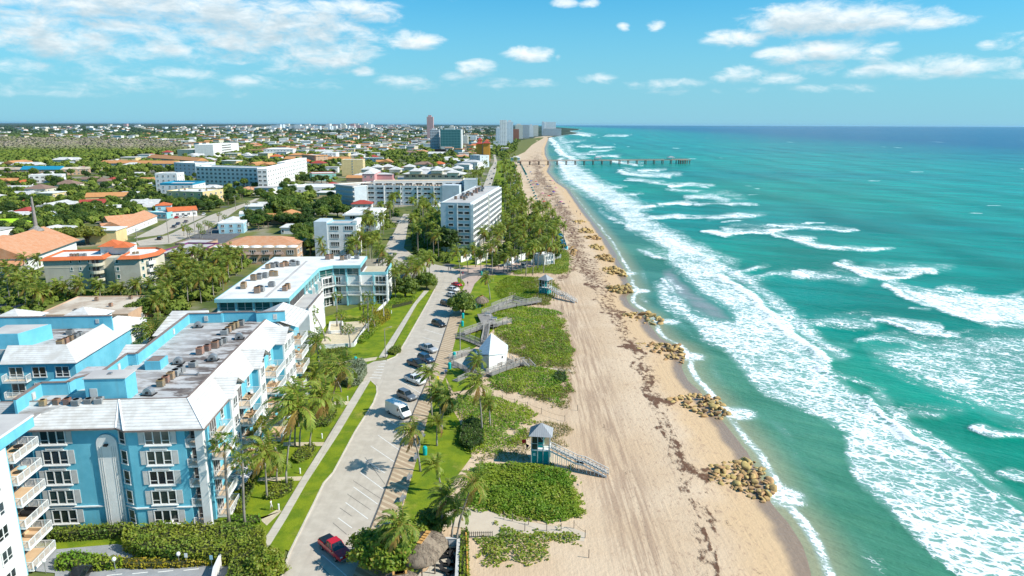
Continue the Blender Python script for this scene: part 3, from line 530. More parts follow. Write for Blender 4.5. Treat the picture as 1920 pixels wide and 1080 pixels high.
def winmesh(w, h, panes=2, fr='white_trim', gl='glass', rail=.3):
    k = (w, h, panes, fr, gl)
    if k not in WIN:
        b = MB(); b.box(-w/2, w/2, -.05, 0, 0, h, 1); f = .07 if w > 1 else .05
        for x in [-w/2, w/2]+[-w/2+w*i/panes for i in range(1, panes)]: b.box(x-f, x+f, -.11, -.045, -.01, h+.01)
        b.box(-w/2-f, w/2+f, -.12, -.048, h-.02, h+.08); b.box(-w/2-f*1.5, w/2+f*1.5, -.18, -.048, -.12, .03)
        if rail and h > 1.3: b.box(-w/2, w/2, -.10, -.046, h*rail-.03, h*rail+.03)
        WIN[k] = b.mesh('window', [fr, gl])
    return WIN[k]
def at_wall(root, me, name, p, q, s, z, out=.0):   # put a mesh on the wall line p->q at distance s; outward is to the right of p->q
    p, q = Vector(p), Vector(q); d = (q-p).normalized(); n = Vector((d.y, -d.x)); c = p+d*s+n*out
    return link(name, me, root, (c.x, c.y, z), math.atan2(d.y, d.x))
def win_rows(root, p, q, z0, fh, nfl, n, w, h, panes=2, margin=None, fr='white_trim', gl='glass', name='window', skip=()):
    L = (Vector(q)-Vector(p)).length; me = winmesh(w, h, panes, fr, gl); mg = w*.8 if margin is None else margin; k = 0
    for f in range(nfl):
        for i in range(n):
            if (f, i) in skip or k >= 100: continue
            s = L/2 if n == 1 else mg+(L-2*mg)*i/(n-1); at_wall(root, me, name, p, q, s, z0+f*fh); k += 1
def railing_mesh(w, d, h=1.05, step=.16, t=.1, slab=.22, tile='balcony_tile', solid=False):   # a balcony centred on x, from the wall (y=0) out to y=-d, floor at z=0
    b = MB(); b.box(-w/2, w/2, -d, 0, -slab, 0, 0); b.box(-w/2+.1, w/2-.1, -d+.1, 0, .0, .012, 1)
    for x0, y0, x1, y1 in ((-w/2, -d, w/2, -d), (-w/2, -d, -w/2, 0), (w/2, -d, w/2, 0)):
        L = math.hypot(x1-x0, y1-y0); n = max(1, int(L/step)); sx = .04 if x0 == -w/2 else -.04; off = (sx if x0 == x1 else 0, .05)
        a = (x0+off[0], y0+off[1] if y0 == y1 else y0); c = (x1+off[0], y1+off[1] if y0 == y1 else y1)
        b.bar((*a, h), (*c, h), .08, .06)
        if solid: b.bar((*a, h/2), (*c, h/2), .03, h*.9); continue
        b.bar((*a, .1), (*c, .1), .05, .05)
        for i in range(n+1): k = i/n; b.bar((a[0]+(c[0]-a[0])*k, a[1]+(c[1]-a[1])*k, .1), (a[0]+(c[0]-a[0])*k, a[1]+(c[1]-a[1])*k, h), .035 if i % 8 else .08)
    return b.mesh('balcony', ['white_trim', tile])
def hipverts(x0, x1, y0, y1, z, rise, ov=.5, gable=None, run=None):
    x0 -= ov; x1 += ov; y0 -= ov; y1 += ov; W, D = x1-x0, y1-y0; b = MB(); th = .18
    if gable == 'x': r = [(x0, (y0+y1)/2), (x1, (y0+y1)/2)]
    elif gable == 'y': r = [((x0+x1)/2, y0), ((x0+x1)/2, y1)]
    elif W >= D: r = [(x0+D/2, (y0+y1)/2), (x1-D/2, (y0+y1)/2)]
    else: r = [((x0+x1)/2, y0+W/2), ((x0+x1)/2, y1-W/2)]
    v = [(x0, y0, z), (x1, y0, z), (x1, y1, z), (x0, y1, z), (*r[0], z+rise), (*r[1], z+rise)]
    if gable == 'x' or (not gable and W >= D): f = [(0, 1, 5, 4), (2, 3, 4, 5), (1, 2, 5), (3, 0, 4)]
    else: f = [(1, 2, 5, 4), (3, 0, 4, 5), (0, 1, 4), (2, 3, 5)]
    b.add(v, f+[(3, 2, 1, 0)]); b.v = [tuple(p) for p in b.v]
    return b
def ac_mesh(k=0):
    b = MB(); s = (.42, .5)[k % 2]; h = (1.0, .85)[k % 2]
    b.box(-s, s, -s, s, .12, h); b.lathe((0, 0), [(s*.8, h), (s*.8, h+.05), (s*.7, h+.05), (s*.68, h-.1)], 12, 1); b.box(-s-.05, s+.05, -s+.1, -s+.2, 0, .12, 2); b.box(-s-.05, s+.05, s-.2, s-.1, 0, .12, 2)
    for i in range(6): b.box(-s-.015, s+.015, -s-.015, s+.015, .2+i*(h-.3)/6, .23+i*(h-.3)/6, 2)
    return b
for nm, mt in (('ac0', 'rusty'), ('ac1', 'ac_grey')): MATS[nm] = MATS[mt]
ACM = [ac_mesh(0).mesh('air_conditioner', ['rusty', 'black', 'steel']), ac_mesh(1).mesh('air_conditioner', ['ac_grey', 'black', 'steel'])]
def acs(fr, pts, z, phrase, group, top=True, k0=0, sc_=1.):
    for i, (x, y) in enumerate(pts):
        p = fr.W(x, y); o = link('air_conditioner', ACM[(i*7//3+k0) % 2], None, (p.x, p.y, z+.004), fr.a+rng.uniform(-.1, .1), sc_*rng.uniform(.92, 1.1)); tag(o, None, 'air conditioner', group)
        auto(o, ('rusty ' if (i*7//3+k0) % 2 == 0 else 'grey ')+phrase)
def flat_roof(root, x0, x1, y0, y1, h, mt='white_roof', wall='white_wall', ph=.5, t=.25):
    MB().box(x0+t, x1-t, y0+t, y1-t, h-.05, h+.03).obj('roof', mt, root)
    if ph: 
        b = MB(); b.box(x0-.03, x1+.03, y0-.03, y0+t, h-.04, h+ph); b.box(x0-.03, x1+.03, y1-t, y1+.03, h-.04, h+ph); b.box(x0-.03, x0+t, y0+t, y1-t, h-.04, h+ph-.003); b.box(x1-t, x1+.03, y0+t, y1-t, h-.04, h+ph-.003); b.obj('parapet', wall, root)
def hgt(x, y, pt):
    lo, hi = 0, 300
    for _ in range(40):
        m_ = (lo+hi)/2; q = Q(x, y, m_)
        if q[1] > pt or q[1] < -999: lo = m_
        else: hi = m_
        if lo > 250: break
    return lo
OCC = []                                          # footprints already built on
def bldg(name, label, cat, pl, pr, h=None, depth=10, top=None, st=2, wall='white_wall', roof='flat', rmat=None, rise=2.5, nf=4, ns=3, ww=1.5, wh=1.3, panes=2, group=None, ov=.5, ph=.5, gl='glass', fr='white_trim', balc=0, balm=None, acn=0, angle=None, land=None, fas=None, sidebalc=0, width=None):
    if top is not None: a, c = Vector(P(*pl)), Vector(P(*pr)); h = hgt(a.x, a.y, top)
    else: a, c = Vector(P(pl[0], pl[1], h)), Vector(P(pr[0], pr[1], h))
    ang = math.degrees(math.atan2(c.y-a.y, c.x-a.x)) if angle is None else angle
    W = width or (c-a).length; root = thing(name, label, cat, (a.x, a.y), rad(ang), group); root['h'] = h; f = Frame(a, ang)
    cc = f.W(W/2, depth/2); OCC.append((cc.x, cc.y, math.hypot(W, depth)/2, f, W, depth))
    pc = Q(cc.x, cc.y, h)
    if land: landmark(land, *pc)
    MB().box(0, W, 0, depth, -.3, h).obj('wall', wall, root)
    hw = h if roof != 'flat' else h
    if roof == 'flat': flat_roof(root, 0, W, 0, depth, h, rmat or 'white_roof', fas or wall, ph)
    elif roof == 'skirt':
        flat_roof(root, 0, W, 0, depth, h, 'white_roof', wall, .35); b = MB(); o_ = .8; z0, z1 = h-.25, h+.75; ti = .5
        A_ = [(-o_, -o_), (W+o_, -o_), (W+o_, depth+o_), (-o_, depth+o_)]; I_ = [(ti, ti), (W-ti, ti), (W-ti, depth-ti), (ti, depth-ti)]
        b.add([(*p, z0) for p in A_]+[(*p, z1) for p in I_]+[(*p, z0-.12) for p in A_]+[(*p, h+.02) for p in I_], [(i, (i+1) % 4, 4+(i+1) % 4, 4+i) for i in range(4)]+[(8+i, 8+(i+1) % 4, (i+1) % 4, i) for i in range(4)]+[(4+i, 4+(i+1) % 4, 12+(i+1) % 4, 12+i) for i in range(4)]+[(12+i, 12+(i+1) % 4, 8+(i+1) % 4, 8+i) for i in range(4)]); b.obj('roof', rmat or 'orange_tile', root)
    else: 
        g = {'gable': 'x', 'gabley': 'y', 'hip': None}[roof]; hipverts(0, W, 0, depth, h+.01, rise, ov, g).obj('roof', rmat or 'clay_tile', root)
        if g == 'x': b = MB(); b.add([(W-.02, 0, h), (W-.02, depth, h), (W-.02, depth/2, h+rise*.9), (.02, 0, h), (.02, depth, h), (.02, depth/2, h+rise*.9)], [(0, 1, 2), (5, 4, 3)]); b.obj('gable', wall, root)
        if g == 'y': b = MB(); b.add([(0, .02, h), (W, .02, h), (W/2, .02, h+rise*.9)], [(0, 1, 2)]); b.obj('gable', wall, root)
    if fas and roof != 'flat': MB().box(-.1, W+.1, -.1, depth+.1, h-.7, h-.02).obj('fascia', fas, root)
    fh = h/st; wh = min(wh, fh*.62)
    if nf: win_rows(root, (0, 0), (W, 0), fh*.3, fh, st, nf, min(ww, W/nf*.8), wh, panes, max(ww*.8, W/(nf*2)), fr, gl)
    if ns: win_rows(root, (W, 0), (W, depth), fh*.3, fh, st, ns, min(ww, depth/ns*.8), wh, panes, max(ww*.8, depth/(ns*2)), fr, gl)
    for k in range(st if balc else 0):
        if k == 0: continue
        for i in range(balc):
            bw = W/balc*.72; me = railing_mesh(round(bw, 1), 1.3, 1., .5, solid=True) if (k == 1 and i == 0) else me
            at_wall(root, me, 'balcony', (0, 0), (W, 0), W*(i+.5)/balc, fh*k+.02)
    for k in range(acn):
        o = link('air_conditioner', ACM[k % 2], root, (W*(.15+.7*rng.random()), depth*(.2+.6*rng.random()), h+.04), rng.random(), 1.3)
    return root, f, W, depth, h
# ================================================================ the blue apartment house in the foreground
A = Frame(P(397, 988), 4.2)
rt = thing('apartment_building', 'bright blue five-storey apartment house with white ribbed roof edges and a tall arched white panel', 'building', A.o, A.a)
landmark('the blue apartment house', 300, 780)
OCC.append((*A.W(-10, 28), 34, A, 0, 0))
MB().prism([(-23, 1.3), (-11.7, 1.3), (-9.9, .3), (-2.4, .3), (-2.4, 2.0), (0, 2.0), (0, 57.5), (-17, 57.5), (-17, 45), (-17.6, 20.5), (-24.4, 20.5), (-30.5, 20.5), (-30.5, 4.2), (-23, 4.2)], -.4, 14.95).obj('wall', 'blue_stucco', rt)
b = MB(); b.prism([(-17.6, 44.6), (-17.6, 4.4), (-3.1, 4.4), (-3.1, 45)], 15.0, 17.1); b.prism([(-24.5, 1.6), (-17.7, 4.5), (-17.7, 20), (-24.5, 20)], 15.0, 17.095); b.obj('roof_deck', 'tar_roof', rt)
b = MB()                                          # ribbed white roof slopes round the deck
zt, ze = 17.55, 15.0
def sl(*pts): b.add(list(pts), [tuple(range(len(pts)))])
sl((-23.7, .6, ze), (-11.4, .6, ze), (-12.4, 4.4, zt), (-20.8, 4.4, zt)); sl((-11.4, .6, ze), (-9.9, -.4, ze), (-12.4, 4.4, zt)); sl((-9.9, -.4, ze), (.5, -.4, ze), (-3.1, 4.4, zt), (-12.4, 4.4, zt))
sl((.5, -.4, ze), (.55, 50, ze), (-3.1, 46, zt), (-3.1, 4.4, zt)); sl((-23.7, .6, ze), (-20.8, 4.4, zt), (-31, 4.4, zt), (-31, 3.6, ze+.4), (-23.7, 3.4, ze+.2))
sl((-31, 4.4, zt), (-20.8, 4.4, zt), (-20.8, 4.7, zt-.6), (-31, 4.7, zt-.6)); sl((-20.8, 4.4, zt), (-3.1, 4.4, zt), (-3.3, 4.7, 17.1), (-20.8, 4.7, 17.1)); sl((-3.1, 4.4, zt), (-3.1, 46, zt), (-3.4, 46, 17.1), (-3.4, 4.6, 17.1))
for (y0, yr, y1, xe) in ((9.9, 13.3, 16.6, .75), (23.0, 26.8, 30.2, 1.25), (36.4, 40.6, 44.8, 2.0)):   # cross gables over the bays
    xe += .25; sl((-2.2, y0, 15.05), (xe, y0, 15.05), (xe, yr, 17.2), (-3.3, yr, 17.3)); sl((xe, y1, 15.05), (-.6, y1, 15.05), (-3.3, yr, 17.3), (xe, yr, 17.2)); sl((xe, y0, 15.05), (-2.2, y0, 15.05), (-2.2, y0, 14.9), (xe, y0, 14.9))
sl((-6, 46, ze+.6), (-3.1, 46, zt), (2.6, 46.4, ze+.3), (2.6, 58.5, ze+.3), (-3.1, 58.5, zt)); sl((-3.1, 46, zt), (-3.1, 58.5, zt), (-9, 58.5, ze), (-9, 46, ze)); sl((-17, 46, ze+.7), (-9, 46, ze), (-9, 58.5, ze), (-17, 58.5, ze+.7))
ro = b.obj('roof', 'white_metal', rt)
b = MB()
for p, q in (((-23.7, .6), (-11.4, .6)), ((-11.4, .6), (-9.9, -.4)), ((-9.9, -.4), (.5, -.4)), ((.5, -.4), (.5, 10))): b.bar((*p, ze-.1), (*q, ze-.1), .14, .24)
b.bar((-3.25, 4.5, zt+.02), (-3.25, 45.5, zt+.02), .3, .1); b.bar((-31, 4.55, zt+.02), (-3.2, 4.55, zt+.02), .25, .1); b.obj('gutter', 'coping', rt)
for a_, c_ in (((-12.4, 4.4, zt+.04), (-9.9, -.4, ze+.05)), ((-3.1, 4.4, zt+.04), (.5, -.4, ze+.05)), ((-20.8, 4.4, zt+.04), (-23.7, .6, ze+.05)), ((-12.4, 4.4, zt+.04), (-11.4, .6, ze+.05))): ro2 = MB().bar(a_, c_, .22, .08).obj('ridge_cap', 'white_trim', ro)
PAR = [(-24.4, 1.6), (-24.6, 7.9), (-20.9, 8.0), (-20.8, 9.5), (-18.2, 12.5), (-18.4, 20.4), (-16.9, 20.4), (-17.7, 44.6), (-11.5, 44.7), (-11.5, 45.3), (-4.9, 45.3), (-4.9, 44.7), (.4, 45.5)]
b = MB(); cp = MB()
for p, q in zip(PAR[:-1], PAR[1:]):
    b.bar((*p, 17.98), (*q, 17.98), .3, 2.0); cp.bar((*p, 19.03), (*q, 19.03), .5, .12)
b.obj('parapet', 'blue_stucco', rt); cp.obj('coping', 'coping', rt)
for x, y, r in ((-24.45, 5.5, 1), (-18.3, 17, 1), (-17.4, 36, 1), (-14.5, 44.6, 0), (-1.5, 45.2, 0)): (MB().box(-.02, .2, -.35, .35, -.5, .5) if r else MB().box(-.35, .35, -.2, .02, -.5, .5)).obj('vent', 'grey_trim', rt, loc=(x+.06, y-.05, 18.0))
pent = MB().box(-17, -11.5, 4.9, 8.1, 17.1, 20.5).obj('stair_house', 'blue_stucco', rt); MB().box(-17.15, -11.35, 4.75, 8.25, 20.5, 20.62).obj('roof', 'grey_roof', pent); MB().box(-16.4, -15.4, 4.84, 4.9, 17.12, 19.1).obj('door', 'grey_trim', pent); MB().box(-14.4, -13.9, 6.2, 6.7, 20.62, 20.85).obj('vent', 'steel', pent)
s2 = MB().box(-14.6, -12.2, 17.7, 20.7, 17.1, 18.5).obj('roof_hatch', 'blue_stucco', rt); MB().box(-14.4, -12.4, 17.9, 20.5, 18.5, 18.54).obj('roof', 'coping', s2)
for q in range(4): MB().box(-12.5+q*0, -10.5, 0, 0.1, 0, .1)
panel = MB(); pr = [(-14.45, -.2), (-11.75, -.2), (-11.75, 12.6)]+[(-13.1+1.35*math.cos(a), 12.6+1.35*math.sin(a)) for a in [math.pi*k/12 for k in range(1, 12)]]+[(-14.45, 12.6)]
panel.add([(x, .98, z) for x, z in pr]+[(x, 1.29, z) for x, z in pr], [tuple(range(len(pr)))]+[(i, len(pr)+i, len(pr)+(i+1) % len(pr), (i+1) % len(pr)) for i in range(len(pr))]); pa = panel.obj('arched_panel', 'white_wall', rt)
g = MB()
for x in (-14.1, -13.85, -12.5, -12.25, -12.0): g.box(x-.03, x+.03, .94, .979, -.1, 12.2)
g.obj('groove', 'grey_trim', pa); MB().box(-13.35, -12.85, .55, .95, 12.35, 12.6).obj('flood_lamp', 'black', pa)
SHM = MB().box(-.36, .36, -.09, 0, 0, 2.0).mesh('shutter', 'grey_trim'); SHW = MB().box(-.36, .36, -.09, 0, 0, 2.0).mesh('shutter', 'white_trim')
fr3 = MB()
for x in (-1.62, -.54, .54, 1.62): fr3.box(x-.07, x+.07, -.14, -.04, 0, 1.95)
fr3.box(-1.69, 1.69, -.15, -.04, -.12, .02); fr3.box(-1.69, 1.69, -.15, -.04, 1.93, 2.03); fr3.box(-1.55, -.61, -.1, -.04, .5, .57); fr3.box(.61, 1.55, -.1, -.04, .5, .57); fr3.box(-1.8, 1.8, -.3, -.02, -.26, -.12); FR3 = fr3.mesh('frame', 'white_trim')
GL3 = MB().box(-1.6, 1.6, -.06, -.005, 0, 1.95).mesh('pane', 'glass'); PNL = MB().box(-1.15, 1.15, -.16, 0, 0, .55).box(-.95, .95, -.175, -.15, .12, .16, 1).box(-.95, .95, -.175, -.15, .39, .43, 1).mesh('panel', ['white_trim', 'coping'])
for k in range(5):
    z = .75+k*2.98
    for cx, yy in ((-20.1, 1.3), (-6.0, .3)):
        wo = link('window', FR3, rt, (cx, yy, z)); link('pane', GL3, wo)
        for s_ in (-1, 1): link('shutter', SHM, wo, (s_*2.12, -.01, -.02))
        if k: link('panel', PNL, rt, (cx, yy, z-1.05))
    at_wall(rt, winmesh(1.15, 1.9, 1), 'window', (-11.7, 1.3), (-9.9, .3), 1.03, z)
MB().box(-23.1, -14.45, 1.1, 1.3, 3.05, 3.22).obj('band', 'white_trim', rt); MB().box(-9.9, -2.4, .1, .3, 3.05, 3.22).obj('band', 'white_trim', rt); MB().bar((-11.7, 1.2, 3.13), (-9.9, .2, 3.13), .2, .17).obj('band', 'white_trim', rt)
# corner column, balconies and bays up the sunlit side
MB().box(-.95, .1, -.05, .8, -.3, 14.9).obj('column', 'white_wall', rt); MB().box(-2.35, -2.1, 1.9, 2.0, -.2, 14.9).obj('glass_wall', 'dark_recess', rt)
for k in range(5):
    z = .2+k*2.98; o = link('balcony', railing_mesh(1.5, 1.75), rt, (-1.65, 2.0, z+.1)) if k == 0 else link('balcony', o.data, rt, (-1.65, 2.0, z+.1))
    link('door', winmesh(1.3, 2.2, 2, 'grey_trim', 'dark_recess'), rt, (-1.65, 1.99, z+.15))
def eastb(y0, y1, d, z): return (railing_mesh(y1-y0, d), (0, (y0+y1)/2, z), math.pi/2)
for (y0, y1, d) in ((2.3, 6.6, 1.9), (13.4, 19.4, 2.5), (26.6, 32.6, 3.1), (44.9, 51, 3.3)):
    me = railing_mesh(y1-y0, d); MB().box(-.05, .03, y0, y1, 0, 14.9).obj('recess', 'blue_stucco', rt)
    for k in range(5):
        z = .3+k*2.98; o = link('balcony', me, rt, (.0, (y0+y1)/2, z), math.pi/2); link('door', winmesh(2.4, 2.2, 3, 'grey_trim', 'dark_recess'), rt, (.03, (y0+y1)/2-.6, z+.05), math.pi/2)
for (y0, y1, xe) in ((10.1, 13.3, .75), (23.3, 26.5, 1.25), (36.8, 44.6, 2.0)):
    bay = MB().box(.02, xe, y0, y1, -.3, 14.95).obj('bay', 'white_wall', rt); MB().box(.0, xe-.25, y0-.05, y0, -.3, 14.9).obj('bay_cheek', 'blue_stucco', bay)
    n = 1 if y1-y0 < 5 else 3; win_rows(rt, (xe, y0), (xe, y1), 1.1, 2.98, 5, n, 1.7, 1.7, 2, 1.3)
for y in (7.9, 20.8, 34.0): win_rows(rt, (0, y-.9), (0, y+.9), 1.0, 2.98, 5, 1, 1.1, 1.8, 1)
aw = MB().add([(.1, 8.6, 3.0), (.1, 12.4, 3.0), (2.3, 12.4, 2.1), (2.3, 8.6, 2.1), (.1, 8.6, 2.9), (2.3, 8.6, 1.95), (2.3, 12.4, 1.95), (.1, 12.4, 2.9)], [(0, 3, 2, 1), (0, 4, 5, 3), (3, 5, 6, 2), (2, 6, 7, 1)])
m = mat('awning_stripes', (.75, .75, .75), (.7, .7, .7)); t = NT(m.node_tree); t.put(t.mix(t.math('GREATER_THAN', t.math('FRACT', t.math('DIVIDE', t.sep(t.coord())[1], .42)), .5), (.75, .75, .75), (.02, .03, .09)), t.n['Principled BSDF'].inputs['Base Color']); aw.obj('awning', 'awning_stripes', rt)
# two small ribbed roofs west of the parapet
for x0, x1, y0, y1 in ((-24.5, -18.6, 11, 19.5), (-24, -18, 27, 33), (-25, -18, 46, 56)):
    MB().box(x0, x1, y0, y1, -.3, 14.2).obj('wall', 'blue_stucco', rt); b = MB(); b.add([(x0-.5, y0-.5, 14.3), (x1, y0-.5, 14.3), (x1, y1, 16.6), (x0-.5, y1, 16.6), (x0-.5, y1, 14.2), (x1, y1, 14.2)], [(0, 1, 2, 3), (2, 5, 4, 3), (0, 3, 4), (1, 5, 2)]); b.obj('roof', 'white_metal', rt)
# roof plant
acs(A, [(-9.2+i*.12, 10.4+i*1.5) for i in range(5)]+[(-7.6, 18.8), (-8.8, 25.2), (-8.2, 26.9), (-7.4, 28.4), (-7.3, 29.9), (-6.9, 31.3), (-8.4, 36.4), (-8.2, 37.9), (-8.0, 39.4), (-7.7, 40.8), (-7.3, 42.6)], 17.1, 'air conditioner box on the stained blue house roof', 'air conditioners on the blue apartment house', sc_=1.15)
acs(A, [(-22.3, 4.0), (-20.6, 3.6+.6), (-19.2, 4.2), (-17.9, 4.0), (-16.4, 4.3), (-15.0, 4.3)][:6], 17.1, 'air conditioner behind the blue house front ridge', 'air conditioners behind the front roof edge', sc_=.95)
def fan_mesh():
    b = MB(); b.box(-.9, .9, -.7, .7, 0, .1, 1)
    pts = [(-.75+.0, 0)]; n = 10; pr = [(-.7, .1)]+[(.7*-math.cos(math.pi*k/n), .35+.75*math.sin(math.pi*k/n)) for k in range(n+1)]+[(.7, .1)]
    b.add([(x, -.45, z) for x, z in pr]+[(x, .45, z) for x, z in pr], [tuple(range(len(pr))), tuple(range(2*len(pr)-1, len(pr)-1, -1))]+[(i, len(pr)+i, len(pr)+(i+1) % len(pr), (i+1) % len(pr)) for i in range(len(pr))]); b.lathe((0, -.46), [(.2, .3), (.2, .6)], 8, 1); return b.mesh('roof_fan', ['steel', 'black'])
FAN = fan_mesh()
for i, (x, y) in enumerate([(-9.6, 7.2), (-10.6, 20.5), (-5.6, 21.8), (-4.9, 33.5), (-15, 41.5)]):
    p = A.W(x, y); o = tag(link('roof_fan', FAN, None, (p.x, p.y, 17.104), A.a+rng.uniform(-.3, .3)), None, 'roof fan', 'roof fans on the blue apartment house'); auto(o, 'hooded exhaust fan on the blue house roof')
p = A.W(-13, 26); tag(MB().box(-1.3, 1.3, -.2, .2, 0, .15).box(-1.4, -1.2, -.3, .3, 0, .4).box(1.2, 1.4, -.3, .3, 0, .4).obj('roof_duct', 'steel', None, loc=(*A.W(-6.8, 15), 17.104)), 'low metal duct beside the fans on the blue apartment house roof', 'duct')
# things on the balconies
TABM = MB().lathe((0, 0), [(.5, .70), (.5, .74)], 12).lathe((0, 0), [(.05, 0), (.05, .7)], 6).lathe((0, 0), [(.25, 0), (.25, .04)], 10).mesh('balcony_table', 'wood'); CHM = MB().box(-.25, .25, -.25, .25, .4, .46).box(-.25, .25, .2, .26, .4, .95).box(-.24, -.19, -.24, -.19, 0, .4).box(.19, .24, -.24, -.19, 0, .4).box(-.24, -.19, .19, .24, 0, .4).box(.19, .24, .19, .24, 0, .4)
CHS = [CHM.mesh('patio_chair', m_) for m_ in ('wood', 'black', 'white_trim', 'blue_stucco')]
for (y0, y1, d) in ((13.4, 19.4, 2.5), (26.6, 32.6, 3.1), (44.9, 51, 3.3)):
    for k in (1, 2, 3, 4):
        z = .325+k*2.98; p = A.W(d*.55, y0+1.6+k*.3); o = auto(tag(link('balcony_table', TABM, None, (p.x, p.y, z)), None, 'table', 'tables on the balconies'), 'small round table on a tan tiled balcony')
        for q in range(2): p = A.W(d*.5, y0+2.9+k*.3+q*.8); o = auto(tag(link('patio_chair', CHS[(k+q+int(y0)) % 4], None, (p.x, p.y, z), rng.random()*6), None, 'chair', 'chairs on the balconies'), ('brown', 'black', 'white', 'blue')[(k+q+int(y0)) % 4]+' patio chair on a tan tiled balcony')
# ================================================================ the pale tower at the left edge, with its balconies
Bf = Frame(P(8, 832, 17.8), 4.2)
rt = thing('apartment_building', 'tall white apartment house with blue parapet and slanting railed balconies at the left edge', 'building', Bf.o, Bf.a)
landmark('the white balcony tower', 40, 900); OCC.append((*Bf.W(-10, 0), 18, Bf, 0, 0))
MB().box(-16, 0, -30, 0, -.3, 17.6).obj('wall', 'white_wall', rt); MB().box(-16, -2.6, 0, 6, -.3, 17.6).obj('wall', 'blue_stucco', rt); MB().box(-.35, .02, 0, .12, -.3, 17.6).obj('corner_fin', 'blue_stucco', rt)
MB().box(-16, .35, -30, 5.4, 17.6, 19.0).obj('parapet', 'blue_stucco', rt); MB().box(-15.8, .1, -29.8, 6, 19.0, 19.05).obj('roof', 'grey_roof', rt); MB().bar((.35, -30, 19.06), (.35, 5.4, 19.06), .3, .14).obj('coping', 'white_trim', rt)
me = railing_mesh(4.9, 3.2, 1.05, .15); 
for k in range(6): link('balcony', me, rt, (-2.55, 2.7, .5+k*2.95), math.pi/2); link('door', winmesh(3, 2.2, 3, 'grey_trim', 'dark_recess'), rt, (-2.59, 3.0, .55+k*2.95), math.pi/2)
win_rows(rt, (0, -30), (0, 0), 1.0, 2.95, 6, 5, 1.8, 1.6, 2, 2.9)
MB().box(0, .06, -30, -.2, 3.3, 3.5).obj('band', 'white_trim', rt)
for k, (c_, mm) in enumerate((('tan cushioned outdoor sofa', 'balcony_tile'), ('dark reclining patio chair', 'black'), ('pale blue patio table', 'pale_blue'), ('dark round barbecue grill', 'black'))):
    z = .525+(1, 2, 4, 5)[k]*2.95; p = Bf.W(-.6, 3.2)
    bb = MB().box(-.9, .9, -.45, .45, .1, .45).box(-.9, .9, .3, .5, .45, .9).box(-.95, -.75, -.45, .45, .4, .65).box(.75, .95, -.45, .45, .4, .65) if k < 2 else MB().lathe((0, 0), [(.5, .6), (.55, .72), (.3, .8)], 12).lathe((0, 0), [(.06, 0), (.06, .6)], 6)
    tag(bb.obj(('outdoor_sofa', 'patio_chair', 'patio_table', 'grill')[k], mm, None, loc=(p.x, p.y, z)), c_+' on a balcony of the white tower at the left edge', ('sofa', 'chair', 'table', 'grill')[k])
# ================================================================ second blue wing behind, left
Cf = Frame(A.W(-31.2, 28.6), 4.2)
rt = thing('apartment_building', 'blue apartment wing with white hipped roof edge and dark flat roof, behind the nearest one', 'building', Cf.o, Cf.a)
landmark('the rear blue wing', 110, 640); OCC.append((*Cf.W(-12, 12), 24, Cf, 0, 0))
MB().box(-30, 0, 0, 28, -.3, 15).obj('wall', 'blue_stucco', rt); MB().box(-28, -2.6, 2.4, 15.2, 15, 16.6).obj('roof_deck', 'tar_roof', rt)
b = MB(); o_ = .6
for q in ([(-12, -o_, 15), (o_, -o_, 15), (-2.3, 2.3, 17.5), (-12, 2.3, 17.5)], [(o_, -o_, 15), (o_, 28, 15), (-2.3, 21, 17.5), (-2.3, 2.3, 17.5)], [(-2.3, 2.3, 17.5), (-2.3, 15.2, 17.5), (-2.6, 15.2, 16.6), (-2.6, 2.6, 16.6)], [(-2.3, 2.3, 17.5), (-12, 2.3, 17.5), (-12, 2.6, 16.6), (-2.6, 2.6, 16.6)], [(o_, 28, 15), (-8, 28, 15), (-2.3, 21, 17.5)]): b.add(q, [tuple(range(len(q)))])
b.obj('roof', 'white_metal', rt)
MB().box(-30, -.6, 15.2, 15.5, 15, 19).obj('parapet', 'blue_stucco', rt); MB().bar((-30, 15.35, 19.05), (-.5, 15.35, 19.05), .5, .12).obj('coping', 'coping', rt); MB().box(-3.6, -3.0, 15.1, 15.2, 17.6, 18.4).obj('vent', 'grey_trim', rt)
s_ = MB().prism([(-16, 3.0), (-10.5, 3.0), (-8.2, 9.0), (-16, 9)], 16.5, 19.3).obj('stair_house', 'blue_stucco', rt); MB().prism([(-15.8, 3.2), (-10.6, 3.2), (-8.6, 8.8), (-15.8, 8.8)], 19.3, 19.36).obj('roof', 'grey_roof', s_)
win_rows(rt, (-12, 0), (0, 0), 3.6, 2.95, 4, 3, 2.2, 1.8, 2, 2.2); win_rows(rt, (0, 20), (0, 27), 3.8, 2.95, 4, 1, 2.2, 1.8, 3, 2)
MB().box(-.3, .15, 20.5, 27.5, -.3, 14.9).obj('bay', 'white_wall', rt)
me = railing_mesh(4, 1.4)
for k in range(1, 5): link('balcony', me, rt, (-9.5, .0, .3+k*2.95))
MB().prism([(-30, -4), (-14.2, -4), (-13, 0), (-30, 0)], -.3, 15.2).obj('gable_wing', 'blue_stucco', rt); MB().add([(-30, -4.4, 16.6), (-22, -4.4, 19.2), (-14, -4.4, 15.4), (-30, .2, 16.6), (-22, .2, 19.2), (-14, .2, 15.4)], [(0, 1, 4, 3), (1, 2, 5, 4), (2, 1, 0)]).obj('roof', 'white_metal', rt); MB().box(-14.3, -13.3, -4.2, -3.4, -.3, 15.3).obj('column', 'white_wall', rt)
acs(Cf, [(-4.2+i*.05, 4+i*1.5) for i in range(5)]+[(-6.5, 11.5), (-14, 12.5), (-17.5, 12.3), (-19.5, 12.5), (-15.8, 13)], 16.6, 'air conditioner on the rear blue wing', 'air conditioners on the rear blue wing', sc_=1.1)
